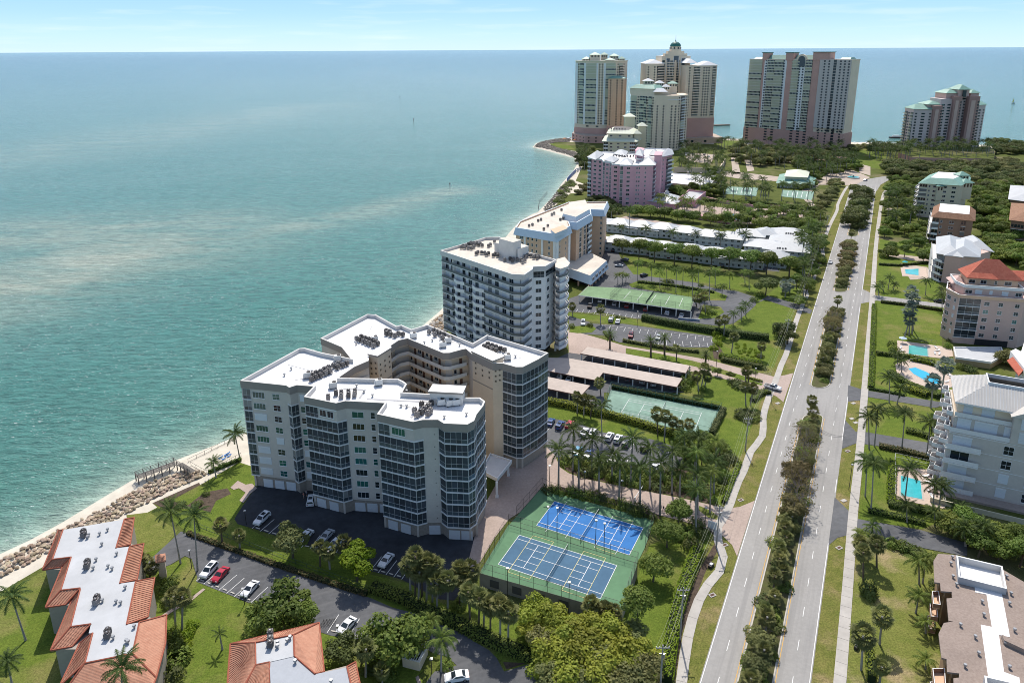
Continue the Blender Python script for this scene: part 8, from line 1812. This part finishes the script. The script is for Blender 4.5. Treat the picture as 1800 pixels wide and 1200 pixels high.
for t in ((368, 1007, 356, 1020, 'suv', 'white', 'white suv with dark sunroof, leftmost in the lower car park'), (388, 1014, 375, 1028, 'saloon', 'red', 'bright red car next to the white suv in the lower car park'),
    (440, 1039, 428, 1052, 'saloon', 'white', 'white car parked alone by the lawn lamp in the lower car park'), (610, 1104, 597, 1117, 'saloon', 'white', 'white saloon beside the dark tree right of the bicycles'),
    (803, 1194, 790, 1196, 'saloon', 'white', 'white car cut by the bottom edge near the lot entrance'), (461, 916, 448, 928, 'suv', 'white', 'white suv at the left end of the shaded car park'),
    (537, 946, 525, 957, 'saloon', 'white', 'white car with dark roof in the shade beside the slender tree'), (574, 946, 566, 954, 'saloon', 'silver', 'silver car in deep shade behind the cabbage palms'), (590, 959, 580, 968, 'saloon', 'white', 'white car half hidden by the lime green tree'),
    (547, 883, 549, 873, 'suv', 'white', 'white car backed up to the shaded garage doors'), (679, 989, 670, 1000, 'saloon', 'white', 'white car by the hatched bay in the shaded car park'),
    (968, 745, 975, 733, 'saloon', 'blue', 'dark blue car nearest the tower in the sunny car park'), (984, 751, 992, 738, 'suv', 'blue', 'blue suv, second from the tower in the sunny car park'), (1001, 749, 1008, 738, 'saloon', 'red', 'red car between palms in the sunny car park'),
    (1027, 762, 1034, 751, 'saloon', 'white', 'white car left of the tall coconut palm in the sunny car park'), (1042, 763, 1049, 750, 'saloon', 'white', 'white car just right of the palm trunk in the sunny car park'), (1071, 771, 1078, 759, 'suv', 'white', 'white suv in the open middle of the sunny car park'),
    (1086, 775, 1093, 763, 'suv', 'white', 'white suv immediately right of its twin in the sunny car park'), (1101, 782, 1108, 770, 'suv', 'grey', 'dark grey suv behind a royal palm in the sunny car park'), (1134, 789, 1141, 777, 'suv', 'black', 'black suv at the right of the sunny car park'),
    (1015, 797, 1008, 809, 'saloon', 'sky blue', 'light blue car behind the near palms of the brick drive'), (1034, 801, 1027, 812, 'saloon', 'blue', 'deep blue car behind the near palms of the brick drive'), (1150, 826, 1143, 836, 'saloon', 'white', 'white car at the lower right of the sunny car park'), (1080, 808, 1074, 818, 'saloon', 'white', 'white car behind the planting of the brick drive'),
    (1037, 540, 1040, 530, 'pickup', 'black', 'black pickup truck on the strip before the green deck'), (1074, 564, 1077, 556, 'suv', 'silver', 'silver suv at the left end of the middle car park'), (1086, 567, 1089, 559, 'saloon', 'white', 'white car second in the middle car park'),
    (1025, 570, 1024, 580, 'suv', 'white', 'white suv on the small tree island'), (1109, 592, 1106, 601, 'suv', 'dark red', 'dark red suv among palms of the middle car park'), (1157, 595, 1154, 603, 'saloon', 'silver', 'silver car behind the date palm of the middle car park'),
    (1132, 486, 1139, 484, 'suv', 'black', 'dark car on the lane below the far lawn'), (1088, 469, 1076, 468, 'saloon', 'silver', 'silver car before the mansard building podium'), (1098, 459, 1086, 457, 'suv', 'grey', 'dark grey car near the mansard building podium'),
    (1078, 442, 1082, 436, 'suv', 'black', 'dark suv leftmost in the villa car park'), (1110, 446, 1113, 440, 'saloon', 'white', 'white car under the villa car park trees at left'), (1139, 449, 1142, 443, 'saloon', 'silver', 'silver car under the villa car park trees'), (1176, 454, 1179, 448, 'saloon', 'black', 'black car mid villa car park, left of the pair'),
    (1195, 456, 1198, 450, 'suv', 'black', 'black suv mid villa car park, right of the pair'), (1270, 468, 1273, 462, 'suv', 'grey', 'grey suv in the villa car park right of centre'), (1311, 470, 1309, 464, 'saloon', 'white', 'white car by the right villa trees'), (1333, 472, 1331, 466, 'saloon', 'white', 'white car at the right end of the villa car park'),
    (1744, 438, 1752, 436, 'saloon', 'blue', 'dark blue car behind the pale metal roofs, upper one'), (1752, 445, 1760, 443, 'saloon', 'black', 'black car behind the pale metal roofs, lower one'), (1651, 532, 1640, 530, 'suv', 'black', 'dark car on the side street near the red-roofed block'), (1800, 596, 1805, 590, 'saloon', 'white', 'white car at the right edge beside the red-roofed block')):
    car(*t)
car(1459.5, 462.5, 1450, 490, 'saloon', 'white', 'white car driving down the sea-side carriageway', z=.13, group=None); car(1358, 684, 1380, 690, 'pickup', 'white', 'white pickup truck waiting at the mouth of the brick-paved drive', z=.14, group=None)
car(1521, 318, 1540, 314, 'saloon', 'blue', 'blue car at the far head of the road', z=.13, group=None)
for i, t in enumerate(((1150, 676), (1130, 672), (1105, 668), (1080, 664), (1000, 668), (985, 663), (1180, 681))): car(*t, t[0]+4, t[1]-10, ('saloon', 'suv')[i % 2], ('white', 'silver', 'grey', 'black')[i % 4], 'car half hidden under the L-shaped carport, %s from left' % ordn(sorted(x[0] for x in ((1150, 0), (1130, 0), (1105, 0), (1080, 0), (1000, 0), (985, 0), (1180, 0))).index(t[0])), z=.12, group='cars under the carports')
for i, t in enumerate(((1055, 530), (1102, 540), (1080, 536), (1173, 552), (1198, 556), (1135, 546))): car(*t, t[0]+3, t[1]-8, ('saloon', 'suv')[i % 2], ('white', 'dark red', 'silver', 'white')[i % 4], 'car parked under the green court deck, %s from left' % ordn(sorted((1055, 1102, 1080, 1173, 1198, 1135)).index(t[0])), z=.12, group='cars under the green deck')
for i, (x, y) in enumerate(((1206, 274), (1218, 272), (1226, 275), (1238, 273), (1246, 276), (1210, 311), (1232, 313), (1248, 309), (1466, 306), (1478, 308), (1470, 303), (1730, 430), (1738, 430))): car(x, y, x+4, y-3, ('saloon', 'suv')[i % 2], ('white', 'silver', 'black', 'grey')[i % 4], 'small far car by the high-rises, %s from left' % ordn(sorted((1206, 1218, 1226, 1238, 1246, 1210, 1232, 1248, 1466, 1478, 1470, 1730, 1738)).index(x)), z=.13 if x != 1210 and x != 1232 and x != 1248 else 3.6, group='far parked cars')
# ---------------------------------------------------------------- poles, lamps, wires, signs
WOOD = mat('weathered pole', (.33, .31, .29), rough=.9, var=.1, scale=2)
def pole(px, py, h, label, arm=2.4, lean=0):
    B = Bld('utility_pole', label, 'utility pole', group='utility poles', loc=(*P2(px, py), 0)); b = MB(); b.tube((0, 0, 0), (0, 0, h), .2, WOOD, .13, 8); B.part('shaft', b)
    b = MB(); b.box(-arm/2, -.07, h-.75, arm/2, .07, h-.6, WOOD); B.part('crossarm', b)
    for x in (-arm/2+.1, -arm*.22, arm*.22, arm/2-.1): b = MB(); b.tube((x, 0, h-.6), (x, 0, h-.32), .07, TRIM, n=6); B.part('insulator', b)
    b = MB(); b.tube((.25, -.1, h-2.7), (.25, -.1, h-1.8), .2, METAL, n=8); b.box(-.6, -.05, h-1.9, .6, .05, h-1.8, METAL); B.part('transformer', b); p = P2(px, py); return [(p[0]+x, p[1], h-.32) for x in (-arm/2+.1, -arm*.22, arm*.22, arm/2-.1)]+[(p[0], p[1], h-2.2)]
PL = [pole(1159, 1232, 12.5, 'grey utility pole standing in the grove at the bottom edge'), pole(1195, 1124, 12.5, 'grey utility pole with transformer beside the bright hedge below the courts'), pole(1259, 962, 11.5, 'utility pole at the brick drive mouth by the street'),
      pole(1310, 793, 11.2, 'utility pole where the meandering walk bulges toward the lawn'), pole(1381, 606, 11, 'utility pole in the dark trees beside the walk'), pole(1424, 492, 11, 'utility pole by the walk left of the driving white car'), pole(1452, 408, 11, 'farthest utility pole by the walk')]
def wires():
    WM = mat('bright wire', (.34, .34, .26), rough=.5)
    for k in range(5):
        b = MB()
        for i in range(len(PL)-1):
            a_, c_ = Vector(PL[i][k]), Vector(PL[i+1][k]); pr = a_
            for s in range(1, 9): t = s/8; q = a_.lerp(c_, t); q.z -= 1.1*4*t*(1-t); b.tube(pr, q, .013, WM, n=3, cap=False); pr = q
        b.build('power_line', None, label='overhead power line strung along the sea-side walk, %s from the sea side' % ORD[k] if k < 4 else 'lower communication cable strung pole to pole along the walk', cat='cable', group='overhead lines')
wires()
def lamp(px, py, h, label, arm=0, head='box', z=0, grp='lamp posts'):
    p = P2(px, py, z); B = Bld('lamp_post', label, 'lamp post', group=grp, loc=(*p, z)); b = MB(); b.tube((0, 0, 0), (0, 0, h), .09, METALD, .06, 6); B.part('shaft', b)
    b = MB()
    if arm: b.tube((0, 0, h), (arm, 0, h+.15), .05, METALD, n=5); b.box(arm-.1, -.15, h+.08, arm+.6, .15, h+.22, METAL)
    else: b.box(-.27, -.27, h, .27, .27, h+.22, METAL)
    B.part('lamp_head', b)
def lampT(px, py, tx, ty, label, **k): lamp(px, py, HT(px, py, tx, ty), label, **k)
for t in ((1355.5, 707.7, 1356, 675, 'thin lamp post on the walk behind the white pickup'), (1492, 861, 1496, 817, 'street lamp on the verge between the right-hand driveways'), (337, 998, 333, 968, 'lawn lamp beside the two tall coconut palms'), (430, 1062, 430, 1035, 'lamp post at the kerb by the lone white car'),
          (595, 1120, 595, 1100, 'lamp post beside the dark dense tree'), (759, 1180, 758, 1158, 'lamp post at the lot entrance'), (433, 921, 432, 898, 'lamp post at the left end of the shaded car park'), (966, 845, 965, 819, 'lamp post at the start of the brick drive by the palms'),
          (1027, 872, 1027, 829, 'lamp post between hedge and blue court, left of the pair'), (1092, 886, 1091, 845, 'lamp post between hedge and blue court, right of the pair'), (1239, 922, 1240, 893, 'lamp post near the sign at the brick drive mouth'), (1259, 644, 1260, 618, 'lamp post on the far drive verge'), (1189, 634, 1189, 606, 'lamp post behind the carports'),
          (1120, 572, 1120, 548, 'lamp post between the middle car parks'), (1327, 667, 1327, 648, 'lamp post by the second drive mouth')): lampT(*t, grp=None)
for i, (x, y, h) in enumerate(((999.5, 1088, 9.0), (892.4, 1062, 9.0))): lamp(x, y, h, 'tall floodlight post in front of the raised court, %s' % ('left one' if x < 950 else 'right one'), grp='court floodlights')
for i, (x, y, h) in enumerate(((979, 934, 6.6), (963, 928, 6.0), (1046.7, 957, 6.6), (1061.7, 960, 6.2))): lamp(x, y, h, 'black floodlight post between the two near courts, %s from left' % ORD[sorted((979, 963, 1046.7, 1061.7)).index(x)], grp='court floodlights')
def signs():
    for px, py, tx, ty, lab in ((1116, 880, 1124, 852, 'white barrier gate arm raised over the brick drive'), (1252, 930, 1256, 905, 'leaning white sign board at the brick drive mouth'), (1213, 571, 1227, 566, 'long white and blue banner wall below the green court deck')):
        A = Vector(P2(px, py)); F = Matrix.Translation((A.x, A.y, 0)) @ Matrix.Rotation(radians(60 if px == 1116 else -30), 4, 'Z'); b = MB(); B = Bld('entrance_sign', lab, 'sign')
        if px == 1116: b.box(-.15, -.15, 0, .15, .15, 1.1, TRIM, F); b.box(0, -.06, .9, 6, .06, 1.1, TRIM, F)
        elif px == 1252: b.box(-1, -.1, .2, 1, .1, 2.2, TRIM, F); b.box(-1.1, -.2, 0, -.9, .2, 2.3, TRIM, F)
        else: F = Matrix.Translation((*P2(1192, 562), 0)) @ Matrix.Rotation(-.25, 4, 'Z'); b.box(0, -.1, 0, 9, .1, 1.2, TRIM, F); b.box(0, -.14, .35, 9, -.1, .75, mat('blue board', (.03, .10, .3)), F)
        B.part('board', b)
    # utility boxes, drain covers, valve covers
    for i, (x, y, s) in enumerate(((1252, 1046, 1), (1274, 958, 1), (1302, 879, 1), (1367, 709, 0), (1475, 963, 1), (1500, 709, 0), (1504, 743, 0), (1490, 793, 1), (1483, 880, 0), (1497, 736, 0))):
        p = P2(x, y); b = MB(); b.box(-.75, -.5, 0, .75, .5, .16, CONC)
        if s: b.box(-.5, -.28, .16, .5, .28, .17, mat('rusty grate', (.10, .05, .035), rough=.8))
        b.build('drain_box', None, loc=(*p, .02), rz=.45, label='pale concrete drain box in the verge, %s from left' % ORD[i], cat='drain', group='drain boxes in the verges')
    for i, (x, y) in enumerate(((1250, 996), (1512, 949), (1506, 1138))): p = P2(x, y); b = MB(); b.box(-.8, -.35, .1, .8, .35, .75, METALD); b.box(-.4, -.3, .75, .3, .3, .95, TRIM); b.build('utility_cabinet', None, loc=(*p, 0), rz=.8, label=('dark litter bin and newspaper box cluster beside the walk below the drive mouth', 'small cabinet by the lane at the dry lawn', 'white marker box on the dry lawn')[i], cat='cabinet')
signs()
def bench_bikes():
    A = P2(576, 1098); B = Bld('bicycle_rack', 'black bicycles leaning in a rack on the lower car park', 'bicycle rack'); b = MB()
    for i in range(5):
        F = Matrix.Translation((A[0]+i*.55-1, A[1]+i*.1, .12)) @ Matrix.Rotation(1.2, 4, 'Z'); m = MB()
        for cx in (-.5, .5):
            for k in range(10): a0, a1 = k*pi/5, (k+1)*pi/5; m.tube(F @ Vector((cx+.33*cos(a0), 0, .34+.33*sin(a0))), F @ Vector((cx+.33*cos(a1), 0, .34+.33*sin(a1))), .025, METALD, n=4, cap=False)
        for p, q in (((-.5, 0, .34), (-.1, 0, .8)), ((-.1, 0, .8), (.4, 0, .85)), ((.4, 0, .85), (0, 0, .35)), ((.5, 0, .34), (.42, 0, 1.0)), ((-.1, 0, .8), (-.12, 0, .95))): m.tube(F @ Vector(p), F @ Vector(q), .03, METALD, n=4, cap=False)
        m.build('bicycle', B.root)
bench_bikes()
def enclosure():
    B = Bld('walled_enclosure', 'tan walled pergola enclosure with slatted top at the lot mouth', 'enclosure'); q = pp('708,1172 738,1180 752,1150 722,1145'); b = MB(); ring(b, q, 0, 2.2, .3, WALLT, WALLT, TRIM); B.part('wall', b); F, L, a = frame(q[0], q[1])
    sl = MB(); sl.box(0, 0, 0, .12, 5.2, .1, TRIM); me = sl.mesh('slat')
    for i in range(9): p = F @ Vector((i*L/8, -.2, 2.3)); obj('slat', me, B.root, p, a)
    T = Bld('stair_house', 'small tan stair house behind the zigzag terracotta building', 'outbuilding'); q = pp('281,1017 294,1015 293,1004 280,1006'); b = MB(); b.prism(q, 0, 4.6, WALLT); hip_roof(b, q, 4.6, .7, TERRA, .3, .3); T.part('wall', b)
    sheet('brick_path', [pp('273,1090 300,1070 334,1052 357,1034 361,1036 337,1056 305,1074 276,1094'), pp('735,1205 730,1190 716,1180 722,1178 736,1188 742,1205')], .13, PINKP)
    sheet('garden_path', [[*pp('405,857 418,845 432,852 443,850 452,858 440,868 428,884 421,880 432,866 420,858 411,861')]], .13, PINKP)
enclosure()
def pools():
    for nm, deck, water, m, lab in (('pool', '1571,817 1641,826 1662,894 1573,876', '1583.8,836 1617.7,845 1621,877 1583.8,870', POOLW, 'rectangular turquoise pool in a pinkish deck beside the pale block'),
        ('pool', '1574,640 1600,631 1650,640 1676,660 1690,674 1660,684 1640,684 1600,670 1576,656', '1597,648 1609,646 1629,654 1653,670 1650,675 1640,674 1624,667 1606,657', mat('bright pool water', (.03, .40, .62), rough=.08), 'kidney-shaped bright blue pool with white rim above the narrow drive'),
        ('pool', '1577,598 1653,608 1673,612 1676,626 1651,629 1577,621', '1598,606.7 1630,610 1630.7,626 1597,622', POOLG, 'square green pool on a pale deck at the red-roofed block'),
        ('pool', '1583,470 1627,471 1630,486 1586,485', '1591,473.7 1614.5,472.5 1614.5,484 1592,481', POOLW, 'small turquoise pool in hedges beside the white metal roofs'),
        ('pool', '1270,373 1310,375 1318,390 1275,388', '1280,376 1302,377 1308,387 1284,386', MATS['bright pool water'], 'light blue pool in the gardens beyond the villas'),
        ('pool', '1576,389 1590,389 1592,397 1578,397', '1579,391 1587,391 1588,395.5 1580,395.5', POOLW, 'tiny turquoise pool among trees before the brown block'),
        ('pool', '1750,377 1776,380 1774,390 1752,386', '1755,380 1770,382 1769,386 1756,384', POOLW, 'tiny pale pool in a clearing at the right edge')):
        B = Bld(nm, lab, 'pool'); d = pp(deck, .14); b = MB(); b.prism(d, .0, .15, CREAMC); B.part('deck', b); w_ = pp(water, .14); b = MB(); b.prism(offset(w_, -.4), .10, .19, CONC); B.part('rim', b); b = MB(); b.prism(w_, .12, .22, m); B.part('water', b)
    fence('white pool fence round the rectangular pool', pp('1573,803 1641,818 1662,890')+pp('1573,876 1573,803')[:0], 1.3, .1, 2, TRIM, False, 'pool_fence'); fence('white pool fence at left of the rectangular pool', pp('1573,876 1573,804'), 1.3, .1, 2, TRIM, False, 'pool_fence')
    fence('white pool fence above the kidney pool', pp('1598,637 1612,634 1632,638 1650,650'), 1.2, .1, 1.6, TRIM, False, 'pool_fence'); fence('grey pool fence above the square green pool', pp('1590,595 1620,600 1645,604'), 1.2, .1, 1.6, METAL, False, 'pool_fence')
    # umbrellas and loungers
    def umbrella(px, py, m, lab):
        B = Bld('parasol', lab, 'parasol', loc=(*P2(px, py), .15)); b = MB(); b.tube((0, 0, 0), (0, 0, 2.3), .05, TRIM, n=5); B.part('pole', b); b = MB()
        for k in range(8): a0, a1 = k*pi/4, (k+1)*pi/4; b.tri((1.5*cos(a0), 1.5*sin(a0), 2.0), (1.5*cos(a1), 1.5*sin(a1), 2.0), (0, 0, 2.7), m)
        B.part('canopy', b)
    umbrella(1586, 603, mat('pale blue canvas', (.5, .6, .68), rough=.8), 'pale blue parasol at the square green pool'); umbrella(1590, 467, mat('teal canvas', (.02, .35, .42), rough=.8), 'teal parasol at the small turquoise pool')
    lo = MB(); lo.box(-.9, -.3, .25, .3, .3, .32, TRIM); lo.quad((.3, -.3, .3), (.9, -.3, .7), (.9, .3, .7), (.3, .3, .3), TRIM)
    for x in (-.8, .6):
        for y in (-.25, .2): lo.box(x, y, 0, x+.05, y+.05, .25, METAL)
    me = lo.mesh('pool_lounger'); lb = lo.mesh('blue_lounger'); lb.materials[0] = mat('blue sling fabric', (.06, .2, .5), rough=.8)
    L1 = [(1645, 612), (1648, 617), (1643, 622), (1651, 623), (1583, 612), (1584, 618), (1668, 660), (1672, 665), (1664, 672), (1630, 848), (1634, 862), (1638, 874), (1627, 838)]
    for i, (x, y) in enumerate(sorted(L1)): obj('lounger', me, None, (*P2(x, y), .15), R.uniform(0, 3), 1, None, 'white sun lounger beside a right-hand pool, %s from left' % ordn(i), 'lounger', 'white loungers at the pools')
    for i, (x, y) in enumerate(((388, 805), (394, 807), (398, 800), (401, 798), (403, 802))): obj('lounger', lb, None, (*P2(x, y), .05), .9, .8, None, 'blue beach lounger on the sand behind the fence, %s from left' % ordn(i), 'lounger', 'blue beach loungers')
pools()
fence('low beach fence of posts and rope from pier to condominium', [P2(*t) for t in ((331, 812), (360, 798), (395, 780), (430, 762))], 1.1, 0, 2.6, METALD, False, 'beach_fence', r=.05); fence('low fence at the landward side of the beach sand', [P2(*t) for t in ((336, 818), (363, 833), (395, 818), (424, 802))], 1.2, 0, 2.2, METALD, False, 'beach_fence', r=.05)
fence('thin wire fence on the strip between the two car parks', [P2(*t) for t in ((345, 925), (420, 952), (520, 990), (620, 1027), (700, 1055), (745, 1068))], 1.1, 0, 3.5, mat('dull green wire', (.07, .11, .08), rough=.7), False, 'wire_fence')
fence('screen fence along the far beach by the pink block', [P2(*t) for t in ((946, 372), (948, 358), (962, 342))], 3.0, 0, 2.5, METALD, True, 'screen_fence'); fence('blue-posted fence in the water at the pink block beach', [P2(*t) for t in ((997, 319), (1003, 312), (1012, 303), (1020, 300))], 3.5, -.5, 4, mat('blue post', (.05, .12, .3)), True, 'screen_fence', r=.3)
def offshore():
    B = Bld('sailing_dinghy', 'small sailing craft with yellow sail far out at the right', 'sailboat', loc=(*P2(1781, 182, -.85), -.85)); b = MB(); b.prism([(-3, -1), (2.5, -1), (4, 0), (2.5, 1), (-3, 1)], 0, 1.1, METALD); B.part('hull', b); b = MB(); b.tube((0, 0, 1), (0, 0, 11), .12, METALD, n=5); B.part('mast', b); b = MB(); n = mat('yellow sail', (.6, .55, .08), rough=.7); b.tri((.1, 0, 2), (-3.4, -1.0, 2.2), (0, 0, 11), n); b.tri((.1, .02, 2), (0, .02, 11), (-3.4, -.98, 2.2), n); B.part('sail', b)
    B = Bld('motor_boat', 'dark motor boat moored off the beach left of the stepped tower', 'boat', loc=(*P2(1576, 243, -.85), -.85)); b = MB(); b.prism([(-9, -2.5), (7, -2.5), (11, 0), (7, 2.5), (-9, 2.5)], -.3, 1.8, METALD); B.part('hull', b); b = MB(); b.box(-5, -1.8, 1.8, 3, 1.8, 3.8, TRIM); B.part('cabin', b)
    for i, (x, y) in enumerate(((791, 330), (727, 213), (703, 172), (1783, 176))):
        if i == 3: continue
        B = Bld('channel_marker', ('dark channel marker pile off the curved beach', 'channel marker pile far out on the bay', 'tiny distant channel marker near the horizon')[i], 'channel marker', loc=(*P2(x, y, -.85), -.85)); b = MB(); b.tube((0, 0, -1), (0, 0, 4), .25+i*.15, METALD, n=6); B.part('pile', b); b = MB(); b.box(-.5-i*.2, -.1, 3.2, .5+i*.2, .1, 4.2, METALD); B.part('board', b)
    B = Bld('rock_jetty', 'thin rock jetty in the water behind the domed tower', 'jetty'); b = MB(); strip(b, [P2(1254, 221, -.5), P2(1281, 220, -.5)], 8, -2, .8, ROCKD); B.part('rock', b)
    # beach umbrellas at the high-rises
    cols = [mat('orange canvas', (.6, .2, .05), rough=.8), MATS['pale blue canvas'], TRIM]
    for i, (x, y) in enumerate(((992, 247), (999, 246), (1005, 247), (1010, 249), (1502, 254), (1512, 255), (1522, 254), (1530, 256), (1542, 254), (1553, 256), (1565, 255))):
        b = MB(); c = cols[i % 3] if x < 1100 else cols[1+i % 2]
        b.tube((0, 0, 0), (0, 0, 2.6), .1, TRIM, n=4)
        for k in range(8): a0, a1 = k*pi/4, (k+1)*pi/4; b.tri((2.2*cos(a0), 2.2*sin(a0), 2.4), (2.2*cos(a1), 2.2*sin(a1), 2.4), (0, 0, 3.4), c)
        b.build('beach_parasol', None, loc=(*P2(x, y), 0), label='far beach parasol on the sand, %s from left' % ordn(i), cat='parasol', group='far beach parasols')
offshore()

# ---------------------------------------------------------------- people
def person(px, py, rz, shirt, legs, label, stride=.16):
    V = [(0, 0, .95), (0, 0, 1.2), (0, 0, 1.42), (0, 0, 1.52), (0, .02, 1.66), (-.19, 0, 1.40), (-.26, -.05, 1.12), (-.24, -.16, .90), (.19, 0, 1.40), (.26, .06, 1.12), (.25, .02, .88), (-.1, 0, .90), (-.11, stride, .48), (-.11, stride+.02, .07), (-.11, stride-.14, .03), (.1, 0, .90), (.11, -stride*.6, .48), (.11, -stride*1.4, .08), (.11, -stride*1.4-.15, .03)]
    E = [(0,1),(1,2),(2,3),(3,4),(2,5),(5,6),(6,7),(2,8),(8,9),(9,10),(0,11),(11,12),(12,13),(13,14),(0,15),(15,16),(16,17),(17,18)]
    rad = [.14, .13, .12, .055, .10, .06, .045, .035, .06, .045, .035, .085, .06, .045, .035, .085, .06, .045, .035]
    me = bpy.data.meshes.new('person'); me.from_pydata(V, E, []); o = bpy.data.objects.new('person', me); COL.objects.link(o); o.modifiers.new('skin', 'SKIN'); sv = me.skin_vertices[0].data
    for i, r_ in enumerate(rad): sv[i].radius = (r_, r_); sv[i].use_root = i == 0
    m = o.modifiers.new('sub', 'SUBSURF'); m.levels = m.render_levels = 1
    bpy.context.view_layer.update(); me2 = bpy.data.meshes.new_from_object(o.evaluated_get(bpy.context.evaluated_depsgraph_get())); o.modifiers.clear(); o.data = me2
    sk = mat('skin tone', (.45, .27, .19), rough=.6); me2.materials.clear()
    for q in (mat(shirt[0], shirt[1], rough=.8), mat(legs[0], legs[1], rough=.8), sk, mat('dark hair', (.05, .035, .025), rough=.8)): me2.materials.append(q)
    for p in me2.polygons: c = p.center; p.material_index = 3 if c.z > 1.70 or (c.z > 1.6 and c.y > .06) else 2 if c.z > 1.47 or (abs(c.x) > .2 and c.z < 1.2) or c.z < .45 else 0 if c.z > .95 else 1
    p = P2(px, py); o.location = (*p, .13); o.rotation_euler = (0, 0, rz); tag(o, label, 'person')
person(1166, 899, .5, ('navy shirt', (.03, .04, .08)), ('dark shorts', (.03, .03, .035)), 'person in dark clothes walking along the brick drive beside the round tree')
person(534, 876, 2.4, ('coral shirt', (.5, .18, .14)), ('pale shorts', (.45, .42, .36)), 'person in coral shirt and pale shorts by the open garage bay', .1)
person(539, 872, -.6, ('grey shirt', (.35, .36, .38)), ('navy shorts', (.04, .05, .1)), 'person in grey shirt beside the car at the open garage bay', .05)
